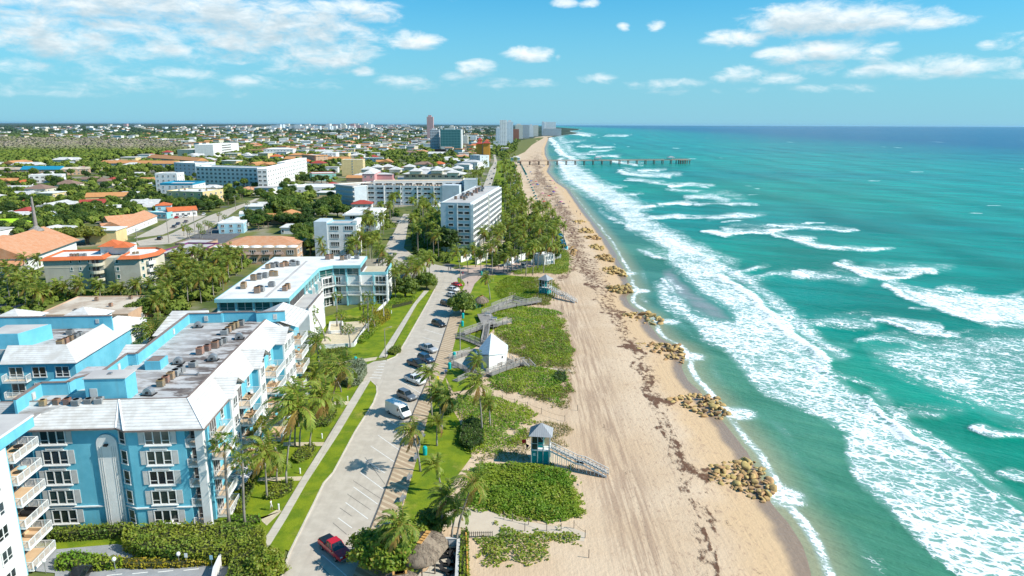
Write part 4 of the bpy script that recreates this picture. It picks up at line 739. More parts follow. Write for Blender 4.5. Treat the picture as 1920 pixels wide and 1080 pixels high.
for (x, y) in ((30, 596), (158, 592)):           # two small white pavilion roofs between the wing and the tan roof
    p = P(x, y, 12); o = thing('pavilion_roof', 'small white pyramid roof '+('at the left edge above the rear blue wing' if x < 100 else 'in front of the stained tan flat roof'), 'roof pavilion', (*p, 0)); MB().box(-4, 4, -4, 4, -.2, 12).obj('wall', 'white_wall', o); hipverts(-4, 4, -4, 4, 12, 2.2, .6).obj('roof', 'white_metal', o)
# ================================================================ white and teal U-shaped building
Df = Frame(P(537, 562, 12.5), 4.0)
rt = thing('condo_building', 'low U-shaped white and teal condominium with white flat roof and dark glass bands', 'building', Df.o, Df.a)
landmark('the white and teal condominium', 600, 540); OCC.append((*Df.W(-4, 30), 36, Df, 0, 0))
MB().prism([(-17.2, 2), (0, 2), (0, 39), (3.5, 43), (11.7, 43), (20, 43.5), (20, 57), (-17.2, 57)], -.3, 9.3).obj('wall', 'white_wall', rt)
MB().prism([(-17.2, 2), (0, 2), (0, 39), (3.5, 43), (11.7, 43), (11.7, 57), (-17.2, 57)], 9.3, 11.7).obj('wall', 'dark_recess', rt)
RP = [(-17.8, 1), (.5, 1), (.5, 38.6), (3.8, 42.2), (12.2, 42.2), (12.2, 57.6), (-17.8, 57.6)]
MB().prism(RP, 11.7, 12.6).obj('fascia', 'teal_trim', rt); rf = MB().prism([(-17.5, 1.3), (.2, 1.3), (.2, 38.9), (3.7, 42.5), (11.9, 42.5), (11.9, 57.3), (-17.5, 57.3)], 12.6, 12.64).obj('roof', 'white_roof', rt); MB().box(-6.1, -5.3, 2.2, 50, 12.645, 12.66).obj('walkway_strip', 'grey_roof', rf)
for (p, q) in (((-17.2, 2), (0, 2)), ((0, 19), (0, 39)), ((0, 39), (3.5, 43)), ((3.5, 43), (11.7, 43))):
    L = (Vector(q)-Vector(p)).length; n = max(1, round(L/4))
    for i in range(n+1): at_wall(rt, MB().box(-.25, .25, -.35, .05, 9.3, 11.7).mesh('column', 'teal_trim'), 'column', p, q, L*i/n, 0)
    for i in range(n): at_wall(rt, winmesh(round(L/n-.7, 1), 2.0, 2, 'grey_trim', 'glass_teal'), 'window', p, q, L*(i+.5)/n, 9.5)
for (p, q, n) in (((0, 19.6), (0, 38.8), 5), ((.2, 39.2), (3.4, 42.8), 1), ((3.6, 43), (20, 43.4), 4)):
    L = (Vector(q)-Vector(p)).length
    for k in range(3):
        for i in range(n):
            s = L*(i+.5)/n; at_wall(rt, winmesh(round(L/n-.9, 1), 2.3, 3, 'white_trim', 'glass'), 'window', p, q, s, .3+k*3.1); at_wall(rt, railing_mesh(round(L/n-.3, 1), 1.3, 1., .4, tile='grey_roof'), 'balcony', p, q, s, .25+k*3.1) if k else None
    for i in range(n+1): at_wall(rt, MB().box(-.22, .22, -1.2, .05, -.2, 9.3).mesh('column', 'teal_trim' if i % 2 else 'white_trim'), 'column', p, q, L*i/n, 0)
MB().box(0, 5.2, .6, 19.4, -.3, 9.2).obj('wing', 'white_wall', rt); MB().box(.2, 4.9, .8, 19.2, 9.2, 9.26).obj('terrace', 'grey_roof', rt); b = MB(); b.bar((5.05, .6, 9.6), (5.05, 19.4, 9.6), .3, .9); b.bar((5.05, .6, 10.08), (5.05, 19.4, 10.08), .4, .1, 1); b.obj('parapet', ['white_wall', 'coping'], rt)
b = MB()
for i in range(21): b.bar((.1+i*.24, .75, 9.2), (.1+i*.24, .75, 10.2), .03)
b.bar((0, .75, 10.2), (5, .75, 10.2), .05); b.obj('railing', 'steel', rt)
MB().box(12.4, 19.8, 43.6, 56.8, 9.3, 9.36).obj('terrace', 'cream_path', rt); b = MB(); b.bar((20, 43.4, 9.8), (20, 57, 9.8), .25, 1.0); b.bar((12, 43.2, 9.8), (20, 43.4, 9.8), .2, .9); b.obj('parapet', 'teal_trim', rt); win_rows(rt, (20, 44), (20, 57), .5, 3.1, 3, 3, 1.8, 1.8)
MB().box(-18.5, -17.2, 4, 12, -.3, 8).obj('annex', 'white_wall', rt)
acs(Df, [(-14, 12), (-14.3, 13.6), (-9, 7), (-8.4, 8.6), (-9.2, 10.2), (-7.2, 14), (-2.5, 9), (-2.3, 11), (-14.2, 22), (-13.2, 23.6), (-13.4, 25.2), (-12, 25.4), (-10.6, 27.4), (-9.6, 27.4), (-14.6, 38), (-13.6, 39.6), (-14.4, 41), (-13.2, 42), (-11, 40.4), (-10, 41.6), (-10.8, 43), (-8, 42), (-7.2, 43.2), (-9, 45), (.5, 52), (1.4, 53.4), (5.2, 50.6), (6.1, 52), (6.5, 53.4), (9.6, 52.6)], 12.64, 'air conditioner on the teal condominium roof', 'air conditioners on the teal condominium', sc_=1.5)
# ================================================================ named buildings of the town
facade('slab_grey', (.60, .63, .66), (.08, .10, .12), 3.1, 3.4, (.35, .8), (.1, .9)); facade('slab_white', (.88, .87, .85), (.20, .24, .28), 3.1, 5, (.35, .8), (.3, .8)); facade('slab_teal', (.12, .30, .30), (.03, .14, .15), 3.2, 6, (.25, .98), (.04, .96)); facade('slab_pink', (.62, .38, .36), (.40, .28, .28), 3.5, 4, (.3, .8), (.3, .8))
facade('slab_blue', (.74, .80, .84), (.24, .32, .38), 3.1, 4); facade('slab_cream', (.80, .76, .66), (.26, .26, .24), 3.1, 4); facade('slab_red', (.42, .16, .10), (.12, .08, .07), 3.1, 4)
r, f, W, D, h = bldg('low_building', 'low building with a stained tan flat roof in front of the beige orange-trimmed apartments', 'building', (66, 592), (240, 590), 4.2, 21, wall='tan_wall', rmat='old_roof', ph=.25, st=1, nf=6, ns=4, land='the stained tan flat roof')
acs(f, [(8, 16), (17, 17.5), (15.5, 9), (9, 3)], 4.23, 'air conditioner on the stained tan flat roof', 'air conditioners on the tan flat roof')
# beige apartments with orange tile edges
r, f, W, D, h = bldg('apartment_building', 'beige four-storey apartments with orange tile roof edges and rounded balconies', 'building', (80, 487), (192, 484), 10.4, 15, wall='beige_wall', roof='skirt', st=4, nf=0, ns=0, land='the beige apartments')
win_rows(r, (7.5, 0), (15, 0), 1.2, 2.6, 4, 3, .7, 1.2, 1, 1.0, 'white_trim', 'glass_teal'); MB().box(-.1, W+.05, -.08, 0, 7.4, 7.6).obj('band', 'cream_wall', r); MB().box(W, W+4.2, 1.5, 14, -.3, 10.2).obj('stair_wing', 'cream_wall', r); MB().box(W+4.2, W+12.2, -2.2, 15, -.3, 10.6).obj('east_wing', 'beige_wall', r)
pt = [(W+5.6+.0, -3.2), (W+12.9, -3.2), (W+17.0, 3.5), (W+17.0, 12), (W+13.5, 16), (W+5.6, 16)]
MB().prism([(W+12.2, -2.2), (W+16, 4), (W+16, 12), (W+12.2, 15)], -.3, 10.6).obj('bay', 'cream_wall', r)
n = len(pt); cx, cy = W+10, 6.; inn = [(cx+(x-cx)*.80, cy+(y-cy)*.86) for x, y in pt]; b = MB(); b.add([(*p, 10.3) for p in pt]+[(*p, 11.4) for p in inn]+[(*p, 10.7) for p in inn], [(i, (i+1) % n, n+(i+1) % n, n+i) for i in range(n)]+[(n+i, n+(i+1) % n, 2*n+(i+1) % n, 2*n+i) for i in range(n)]+[tuple(range(n-1, -1, -1))]); b.obj('roof', 'orange_tile', r); MB().prism(inn, 10.6, 10.7).obj('roof_deck', 'white_roof', r)
MB().box(W-3, W+6.5, 7, 14, 10.4, 13.3).obj('roof_house', 'white_wall', r); hipverts(W-3, W+3, 6.5, 14, 13.32, 1.8, .6).obj('roof', 'orange_tile', r); hipverts(W+2.4, W+6.8, 5.5, 11, 13.0, 1.6, .6).obj('roof', 'orange_tile', r)
for k in range(4):
    MB().lathe((0, 0), [(2.2, 0), (2.3, .15), (2.3, 1.1), (2.2, 1.1), (2.15, .2), (0.1, .18)], 18).obj('balcony', 'cream_wall', r, loc=(W-2, .1, k*2.6+.1)) if k else None
    link('door', winmesh(2.4, 1.9, 2, 'grey_trim', 'dark_recess'), r, (W-2.4, -.0, k*2.6+.3)); link('window', winmesh(1.0, 1.3, 1, 'white_trim', 'glass_teal'), r, (W+5.2, -2.2, k*2.6+1.1)) if k else None
    o = at_wall(r, railing_mesh(3.0, 1.2, 1., .6, tile='cream_path', solid=True), 'balcony', (W+12.2, -2.2), (W+16, 4), 4.2, k*2.6+.2); at_wall(r, winmesh(1.6, 1.8, 2, 'white_trim', 'glass'), 'door', (W+12.2, -2.2), (W+16, 4), 4.4, k*2.6+.3); at_wall(r, winmesh(1.0, 1.3, 1, 'white_trim', 'glass_teal'), 'window', (W+12.2, -2.2), (W+16, 4), 1.2, k*2.6+.9)
acs(f, [(7+i*1.05, 4.5) for i in range(5)]+[(W-1, 6.0), (W+8.5, 4.5), (W+9.4, 5.4)], 10.45, 'air conditioner on the beige apartments', 'air conditioners on the beige apartments')
r, f, W, D, h = bldg('restaurant_building', 'cream single-storey building with a purple roof edge and gray flat roof', 'building', (288, 478), (352, 479), 4.8, 26, wall='cream_wall', rmat='grey_roof', fas='purple', ph=.7, st=1, nf=2, ns=4, land='the purple-edged building')
MB().box(-.1, W+.1, -.12, D+.1, 4.1, 4.76).obj('fascia', 'purple', r); hipverts(-3.5, -.5, -2.5, .2, 2.3, 1.2, .3).obj('porch_roof', 'purple', r); acs(f, [(8, 9), (9.5, 10.5), (11, 17)], 4.83, 'air conditioner on the purple-edged building', 'air conditioners on the purple-edged building')
bldg('low_building', 'low dark-fasciaed building with gray flat roof beside the avenue', 'building', (328, 458), (380, 459), 3.8, 13, wall='tan_wall', rmat='grey_roof', fas='coping', st=1, nf=3, ns=2, land='the dark-edged gray roof')
r, f, W, D, h = bldg('apartment_building', 'tan stucco apartments with a scalloped cream front roof and orange hipped roof behind', 'building', (390, 467), (556, 466), 6.3, 9, wall='tan_wall', rmat='cream_path', st=2, nf=7, ns=2, ww=2.6, panes=3, wh=1.6, ph=.4, land='the tan scalloped apartments')
MB().box(2, W-2, 9, 24, -.3, 6.3).obj('rear_wall', 'tan_wall', r); hipverts(2, W-2, 8, 25, 6.3, 2.6, .6).obj('roof', 'clay_tile', r)
for i in range(8): MB().add([(-1.9, -.9, 4.0), (1.9, -.9, 4.0), (1.3, .0, 5.1), (-1.3, 0, 5.1)], [(0, 1, 2, 3), (3, 2, 1, 0)]).obj('window_hood', 'pink_pavers', r, loc=(W*(i+.5)/8, -.05, 0)) if i < 7 else None; 
for i in range(7): MB().lathe((W*(i+.5)/7, 4.2), [(2.3, 6.3), (1.9, 6.75), (.5, 7.0)], 12).obj('roof_dome', 'white_roof', r)
# pale four-storey block with windows, and neighbours along the side street
r, f, W, D, h = bldg('apartment_building', 'pale gray four-storey apartment block with a blank left wing and blue cornice', 'building', (613, 421), (667, 421), 13.6, 11, wall='white_wall', rmat='grey_roof', fas='pale_blue', st=4, nf=2, ns=2, ww=3.6, wh=1.7, panes=4, land='the pale four-storey block')
MB().box(-5.4, -.02, -.6, 11, -.3, 14.9).obj('stair_wing', 'grey_wall', r); MB().box(W-1.5, W+.4, .5, 11, 13.6, 15.2).obj('roof_wall', 'white_wall', r)
r, f, W, D, h = bldg('apartment_building', 'white three-storey block with overhanging flat white roof and a dark row of roof units', 'building', (646, 402), (704, 402), 9.6, 27, wall='grey_wall', rmat='white_roof', fas='white_wall', st=3, nf=2, ns=5, ww=2.6, land='the white three-storey block')
MB().box(-1, W+1.6, -1, D+1, 9.05, 9.55).box(-.4, W+1.2, -.6, D, 5.9, 6.3).obj('slab_edge', 'white_trim', r); acs(f, [(9, 6+i*2.0) for i in range(9)], 9.63, 'air conditioner on the white three-storey block', 'air conditioners on the white three-storey block')
# long white hotel in three ranks
r, f, W, D, h = bldg('hotel_building', 'long white four-storey hotel front with tan roof deck and recessed dark balconies', 'hotel', (667, 348), (829, 350), 13, 12, wall='white_wall', rmat='balcony_tile', st=4, nf=9, ns=0, ww=4.8, wh=1.25, panes=2, land='the long white hotel')
MB().box(W, W+12, -.5, 12, -.3, 14).obj('end_wing', 'grey_wall', r)
for i in range(5): MB().box(-.3, .3, -.6, 0, 0, 13).obj('pier', 'white_trim', r, loc=(W*(i+.7)/5.2, 0, 0))
acs(f, [(3+i*2.1, 4+(i % 2)) for i in range(28)], 13.03, 'unit on the long white hotel deck', 'roof units on the long white hotel')
bldg('hotel_building', 'rear rank of the long white hotel with tan roof deck and blue-gray end wall', 'hotel', (700, 341), (870, 340), 15.5, 12, wall='white_wall', rmat='balcony_tile', st=5, nf=9, ns=0, ww=4.6, wh=1.2, fas='white_wall')
r, f, W, D, h = bldg('hotel_building', 'blue-gray left wing of the long white hotel with open galleries', 'hotel', (629, 346), (664, 350), 13, 30, wall='grey_wall', rmat='old_roof', st=4, nf=0, ns=0, fas='white_trim')
for k in range(4): MB().box(-.2, W+.2, -1.3, 0, k*3.25+2.6, k*3.25+3.6).obj('gallery', 'grey_trim', r)
bldg('hotel_building', 'blue-gray windowless block at the right end of the long white hotel', 'hotel', (870, 338), (895, 338), 17, 14, wall='grey_wall', rmat='grey_roof', st=5, nf=0, ns=0)
# tall white slab facing the sea
r, f, W, D, h = bldg('condo_tower', 'tall white slab block with gridded balconies facing the sea and gray end wall', 'tower', (826, 381), (882, 382), 21.5, 86, wall='grey_wall', rmat='grey_roof', st=8, nf=0, ns=0, ph=.35, land='the tall white slab block')
win_rows(r, (2.5, 0), (6.5, 0), 1.0, 2.65, 8, 1, 2.2, 1.1, 1); win_rows(r, (W-6, 0), (W, 0), 1.0, 2.65, 8, 2, 2.3, 1.1, 1, 1.6); MB().box(7.2, 7.5, -.25, 0, 0, 21.4).obj('fin', 'white_trim', r)
for (y0, y1) in ((.0, 40.), (44, 86)):
    for k in range(8):
        b = MB(); z = k*2.65; b.box(W, W+1.3, y0, y1, z+2.35, z+2.72); b.box(W+1.18, W+1.3, y0, y1, z+2.72, z+3.35) if k < 7 else None
        for i in range(12): b.box(W+.0, W+1.25, y0+(y1-y0)*i/11-.17, y0+(y1-y0)*i/11+.17, z, z+2.4)
        b.obj('balcony_row', 'white_trim', r); MB().box(W-.02, W+.03, y0+.2, y1-.2, z+.1, z+2.3).obj('glass_wall', 'dark_recess', r)
MB().box(W-.1, W+.5, 40, 44, 0, 21.4).obj('stair_column', 'cream_wall', r)
acs(f, [(rng.uniform(2, W-4), 14+i*2.5) for i in range(26)], 21.53, 'roof unit on the tall white slab block', 'roof units on the tall white slab block', sc_=1.3)
# pink and white village-style block
r, f, W, D, h = bldg('resort_building', 'pink and cream resort building with a cluster of white hipped roofs and long veranda', 'hotel', (757, 326), (868, 327), 12, 18, wall='cream_wall', roof='hip', rmat='white_metal', rise=3, st=3, nf=9, ns=3, ww=3.2, wh=1.7, ov=1.5, land='the pink resort')
bldg('resort_building', 'pink left wing of the resort under white hipped roofs', 'hotel', (679, 326), (702, 326), 13, 40, wall='pink_wall', roof='hip', rmat='white_metal', rise=3, st=3, nf=2, ns=0, ww=1.6); bldg('resort_building', 'flat pink windowless wing between the resort roofs', 'hotel', (703, 327), (736, 327), 11.5, 16, wall='pink_wall', roof='hip', rmat='white_metal', rise=1.2, st=3, nf=0, ns=0)
for i, (x, y) in enumerate([(690, 318), (727, 313), (768, 313), (795, 318), (820, 320), (838, 319), (858, 316), (742, 318), (708, 314), (780, 321), (850, 324)]):
    o = MB().box(-5, 5, -5, 5, -.2, 2.4).obj('roof_tower', 'cream_wall', r); p = P(x, y, 15); o.matrix_world = Matrix.Translation((p[0], p[1], 13.)); o.parent = r; o.matrix_parent_inverse = Matrix.LocRotScale(r.location, r.rotation_euler, None).inverted(); hipverts(-5, 5, -5, 5, 2.4, 2.6, .9).obj('roof', 'white_metal', o)
# the rest: (name, label, category, front-left, front-right, roof height, depth, options)
for a_ in [
 ('apartment_building', 'yellow three-storey apartment block with white flat roof beside the avenue', 'building', (312, 359), (380, 361), 9.5, 22, dict(wall='yellow_wall', st=3, nf=5, ns=4, ww=1.6, acn=4, land='the yellow apartments')),
 ('apartment_building', 'white block with a bright blue metal roof edge behind the yellow apartments', 'building', (300, 347), (361, 347), 11, 24, dict(wall='white_wall', st=4, nf=5, ns=3, ww=1.1, fas='blue_metal', ph=1.4, land='the blue-roofed block')),
 ('apartment_building', 'tall plain white block with stepped roof left of the blue-roofed block', 'building', (290, 326), (331, 326), 17, 14, dict(wall='white_wall', st=5, nf=4, ns=3, ww=1.2, land='the plain white block')),
 ('condo_building', 'long white five-storey condominium with arched bays in the middle distance', 'building', (367, 314), (482, 317), 17, 20, dict(wall='white_wall', st=5, nf=14, ns=3, ww=2.3, wh=1.7, fas='white_wall', ph=1, land='the arched white condominium')),
 ('condo_building', 'white condominium wing right of the arched one, lit along its long side', 'building', (482, 318), (500, 318), 18, 90, dict(wall='white_wall', st=5, nf=2, ns=12, ww=2.4, fas='white_trim', ph=.8)),
 ('condo_building', 'rear white condominium wing with bright sunlit right side', 'building', (520, 305), (534, 305), 18, 95, dict(wall='white_wall', st=5, nf=2, ns=14, ww=2.4)),
 ('condo_building', 'left wing of the white condominium with gabled dormers', 'building', (326, 306), (366, 308), 14, 24, dict(wall='grey_wall', st=4, nf=5, ns=2, ww=2.2, fas='white_trim', ph=1.2)),
 ('townhouse_row', 'long row of houses under a bright orange roof before the woods', 'house', (276, 295), (368, 302), 8, 16, dict(wall='tan_wall', roof='gable', rmat='amber_tile', rise=4, st=2, nf=16, ns=1, land='the long orange roof')),
 ('townhouse_row', 'low row of houses with a pale orange roof by the canal', 'house', (188, 306), (330, 307), 6, 14, dict(wall='grey_wall', roof='gable', rmat='amber_tile', rise=3.4, st=2, nf=18, ns=1)),
 ('motel_building', 'long low building with teal-blue mansard and tan ends by the canal', 'building', (38, 318), (112, 318), 6, 13, dict(wall='tan_wall', roof='gable', rmat='blue_metal', rise=3.5, st=2, nf=9, ns=1, land='the teal-roofed motel')),
 ('motel_building', 'tan-roofed right half of the long low building by the canal', 'building', (112, 318), (166, 317), 6, 13, dict(wall='tan_wall', roof='gable', rmat='old_roof', rise=2.2, st=2, nf=7, ns=1)),
 ('motel_building', 'tan-roofed left end of the long low building by the canal', 'building', (-20, 318), (38, 318), 6, 13, dict(wall='tan_wall', roof='gable', rmat='old_roof', rise=2.2, st=2, nf=7, ns=1)),
 ('modern_house', 'boxy white modern house with flat roofs left of the brown hipped roofs', 'house', (53, 329), (116, 328), 7, 12, dict(st=2, nf=6, ns=2, ww=2.4, land='the boxy white house')),
 ('house', 'large cream house under a brown hipped roof at the left', 'house', (45, 354), (85, 354), 6.5, 15, dict(wall='cream_wall', roof='hip', rmat='brown_tile', rise=3, st=2, nf=4, ns=2)),
 ('house', 'house with a wide brown hipped roof beside the larger cream one', 'house', (100, 346), (140, 346), 5, 14, dict(wall='cream_wall', roof='hip', rmat='brown_tile', rise=3.4, st=1, nf=4, ns=2)),
 ('house', 'long orange-roofed house left of the yellow apartments', 'house', (160, 370), (238, 368), 4.5, 13, dict(wall='yellow_wall', roof='gable', rmat='amber_tile', rise=2.6, st=1, nf=6, ns=1)),
 ('house', 'house with a dark red low roof in front of the long orange one', 'house', (150, 382), (197, 380), 3.6, 10, dict(wall='tan_wall', roof='gable', rmat='red_tile', rise=2.2, st=1, nf=4, ns=1)),
 ('house', 'low blue-white house with pale roof behind the big rain tree', 'house', (177, 391), (226, 389), 3.6, 12, dict(wall='pale_blue', roof='gable', rmat='white_roof', rise=1.2, st=1, nf=4, ns=2)),
 ('house', 'two-storey aqua house with orange hipped roof by the parking lot', 'house', (291, 386), (320, 385), 6.3, 9, dict(wall='pale_blue', roof='hip', rmat='orange_tile', rise=1.8, st=2, nf=2, ns=2, land='the aqua house')),
 ('house', 'long bright orange-roofed house right of the aqua house', 'house', (316, 397), (369, 394), 3.6, 9, dict(wall='white_wall', roof='gable', rmat='orange_tile', rise=2.2, st=1, nf=5, ns=1)),
 ('house', 'low turquoise house with white roof at the end of the parking lot', 'house', (278, 399), (312, 400), 3.2, 9, dict(wall='teal_trim', st=1, nf=4, ns=1)),
 ('house', 'small white house with a red roof between the trees', 'house', (212, 337), (236, 335), 5, 9, dict(roof='hip', rmat='red_tile', rise=2, st=1, nf=2, ns=1)),
 ('house', 'house with brown hipped roof beside the small red-roofed one', 'house', (172, 340), (202, 340), 4.4, 12, dict(wall='cream_wall', roof='hip', rmat='brown_tile', rise=2.6, st=1, nf=3, ns=1)),
 ('house', 'white flat-roofed house with pale blue windows near the avenue palms', 'house', (409, 420), (456, 419), 5, 11, dict(wall='pale_blue', st=2, nf=3, ns=2, fas='white_trim', land='the white flat-roofed house')),
 ('house', 'white flat-roofed bungalow behind the avenue palms', 'house', (448, 402), (505, 400), 3.6, 13, dict(wall='pale_blue', st=1, nf=4, ns=2, fas='white_trim')),
 ('house', 'small house with a tan gabled roof beside the bare bushes', 'house', (548, 413), (577, 413), 3.2, 10, dict(wall='tan_wall', roof='gable', rmat='old_roof', rise=1.8, st=1, nf=2, ns=1)),
 ('shop_building', 'teal-fronted shop with a red roof edge and white roof', 'shop', (585, 326), (630, 325), 7, 22, dict(wall='green_wall', st=2, nf=4, ns=3, ww=1.2, fas='red_tile', land='the teal and red shop')),
 ('shop_building', 'low white-roofed building with a blue awning in front of the teal and red shop', 'shop', (553, 352), (624, 352), 4.5, 34, dict(wall='white_wall', st=1, nf=4, ns=3, ww=1.6, land='the blue-awning shop')),
 ('apartment_building', 'yellow-cream six-storey block with a blank front wall', 'building', (640, 300), (680, 300), 17, 18, dict(wall='yellow_wall', st=6, nf=1, ns=3, ww=1.2, land='the yellow-cream block')),
 ('motel_building', 'low white strip building right of the yellow-cream block', 'building', (681, 296), (718, 297), 7, 14, dict(st=2, nf=6, ns=1)),
 ('house', 'two-storey white house with a shallow white hipped roof near the beach road', 'house', (866, 303), (895, 304), 9, 18, dict(roof='hip', rmat='white_metal', rise=2.2, st=2, nf=6, ns=2, land='the white beach-road house')),
 ('house', 'low pavilion with wide white hipped roof next to the white beach-road house', 'house', (852, 308), (880, 309), 6, 14, dict(roof='hip', rmat='white_metal', rise=1.6, st=1, nf=4, ns=1)),
 ('apartment_building', 'pale blue-gray block in front of the orange hotel', 'building', (881, 291), (900, 292), 15, 16, dict(wall='grey_wall', st=4, nf=2, ns=2)),
 ('house', 'orange hip-roofed house cluster between the white blocks', 'house', (540, 291), (572, 291), 9, 18, dict(wall='cream_wall', roof='hip', rmat='amber_tile', rise=3, st=2, nf=3, ns=2)),
 ('apartment_building', 'tan block with orange-edged balconies between the trees', 'building', (566, 290), (592, 292), 12, 18, dict(wall='tan_wall', roof='skirt', rmat='amber_tile', st=4, nf=3, ns=2)),
 ('apartment_building', 'white block with green-shaded windows beside the orange-edged one', 'building', (602, 287), (630, 287), 12, 30, dict(wall='white_wall', st=4, nf=4, ns=4, ww=1.6)),
 ('apartment_building', 'white flat block in the trees left of the orange roofs', 'building', (494, 280), (549, 280), 11, 26, dict(wall='white_wall', st=3, nf=9, ns=2, roof='hip', rmat='white_roof', rise=2.5)),
 ('office_building', 'white five-storey slab with ribbon windows among distant trees', 'building', (399, 272), (447, 268), 20, 30, dict(wall='white_wall', st=5, nf=1, ns=1, ww=50, wh=1.6, panes=12, land='the white ribbon-windowed slab')),
 ('low_building', 'cream low wing left of the white ribbon-windowed slab', 'building', (362, 281), (399, 279), 12, 30, dict(wall='cream_wall', st=3, nf=8, ns=1)),
 ('church_wing', 'low orange-roofed wing of the church at the lower left', 'church', (-6, 500), (38, 498), 3.2, 7, dict(wall='beige_wall', roof='gable', rmat='clay_tile', rise=1.8, st=1, nf=3, ns=0)),
 ('church_wing', 'cream church annex with three small windows and an orange roof', 'church', (18, 492), (62, 482), 4.2, 9, dict(wall='cream_wall', roof='gabley', rmat='clay_tile', rise=2, st=1, nf=3, ns=1, ww=.8)),
 ('villa', 'white villa block with blue glass balconies above the dune shrubs', 'house', (1020, 481), (1040, 478), 3.9, 6, dict(land='the white seaside villa', st=2, nf=3, ns=2, gl='blue_glass', ww=2, panes=2)),
]:
    bldg(*a_[:7], **a_[7])
# long gabled school building with the white gable end, along the parking lot
for nm_, pl, pr, h_, dp, ri in (('white gabled hall with long orange roof beside the parking lot', (236, 428), (294, 405), 3.6, 13, 3.4), ('left wing of the white gabled hall with clay roof', (196, 430), (230, 427), 3.4, 12, 2.4), ('rear wing of the white gabled hall under clay tiles', (204, 416), (262, 411), 3.6, 10, 2.6)):
    bldg('school_building', nm_, 'building', pl, pr, h_, dp, wall='white_wall', roof='gable', rmat='clay_tile', rise=ri, st=1, nf=8 if 'hall with' in nm_ else 3, ns=2, ww=.9, wh=1., land='the white gabled hall' if 'hall with' in nm_ else None)
# church with steeple
a, c = Vector(P(52, 484, 5.5)), Vector(P(146, 450, 5.5)); an = math.degrees(math.atan2(c.y-a.y, c.x-a.x)); Wc = (c-a).length
rt = thing('church', 'church with a huge clay-orange gabled roof and a thin gray steeple', 'church', a, rad(an)); landmark('the church', 80, 455); cf = Frame(a, an); OCC.append((*cf.W(Wc/2, 12), 26, cf, 0, 0))
MB().box(0, Wc, .8, 25, -.3, 5.5).obj('wall', 'white_wall', rt); hipverts(0, Wc, 0, 26, 5.5, 6.2, .6, 'x').obj('roof', 'clay_tile', rt); MB().add([(.05, .8, 5.5), (.05, 25, 5.5), (.05, 13, 11)], [(0, 2, 1), (0, 1, 2)]).obj('gable', 'white_wall', rt)
stp = MB().lathe((Wc-6, 13), [(3.0, 10.8), (2.7, 11.4), (1.5, 12.1), (.8, 12.8), (.6, 18), (.35, 25)], 10).obj('steeple', 'grey_wood', rt)
# lime shade canopy over the playground
p = P(22, 436); rt = thing('shade_canopy', 'lime green fabric shade canopy over a playground', 'canopy', (*p, 0), rad(8)); landmark('the lime green canopy', 25, 415)
hipverts(-9, 9, -5, 5, 4.6, 2.6, .2).obj('canopy', 'lime_canvas', rt)
for x in (-8.6, 8.6):
    for y in (-4.6, 4.6): MB().lathe((x, y), [(.12, 0), (.12, 4.6)], 8).obj('post', 'steel', rt)
rt = thing('playground_slide', 'green and teal play tower with slide under the lime canopy', 'slide', (p[0]+3, p[1]-1, 0)); MB().box(-1, 1, -1, 1, 1.4, 1.6).box(-1, -.85, -1, -.85, 0, 3).box(.85, 1, -1, -.85, 0, 3).box(-1, -.85, .85, 1, 0, 3).box(.85, 1, .85, 1, 0, 3).obj('tower', 'teal_trim', rt); MB().bar((-.0, -1, 1.5), (-.3, -4, .2), .8, .12).obj('chute', 'lime_canvas', rt)
# ---------------------------------------------------------------- towers and the far skyline
def tower(label, x0, x1, yb, yt, m, dep=25, cap=None, name='tower', cat='tower', side=None, group=None, capm='grey_trim', land=None):
    a, c = Vector(P(x0, yb)), Vector(P(x1, yb)); h = hgt(a.x, a.y, yt); W = (c-a).length; a = Vector((a.x, a.y))
    rt = thing(name, label, cat, (a.x, a.y), 0, group); MB().box(0, W, 0, dep, 0, h).obj('body', m, rt)
    if side: MB().box(W, W+side[1], 2, dep+4, 0, h*side[2]).obj('side_wing', side[0], rt)
    if cap: MB().box(W*.2, W*.7, dep*.2, dep*.8, h, h+cap).obj('roof_house', capm, rt)
    OCC.append((a.x+W/2, a.y+dep/2, max(W, dep)*.7, None, 0, 0))
    if land: landmark(land, (x0+x1)/2, (yb+yt)/2)
    return rt
tower('gray banded tower, left half of the twin slab with the green glass', 807, 824, 284, 243, 'slab_grey', 24, 3); tower('tower with a plain white edge and green glass front, right half of the twin slab', 826, 864, 285, 243, 'slab_teal', 26, 3, side=('white_wall', 2, 1.0), land='the green glass tower'); tower('narrow white slab edge between the gray and green glass towers', 840, 843, 284.5, 242, 'white_wall', 26)
tower('low black glass box in front of the twin towers', 815, 835, 293, 280, 'black', 20, name='glass_pavilion', cat='building'); tower('slim pink tower rising alone above the skyline', 801, 813, 262, 219, 'slab_pink', 20, 6, land='the slim pink tower', capm='slab_pink')
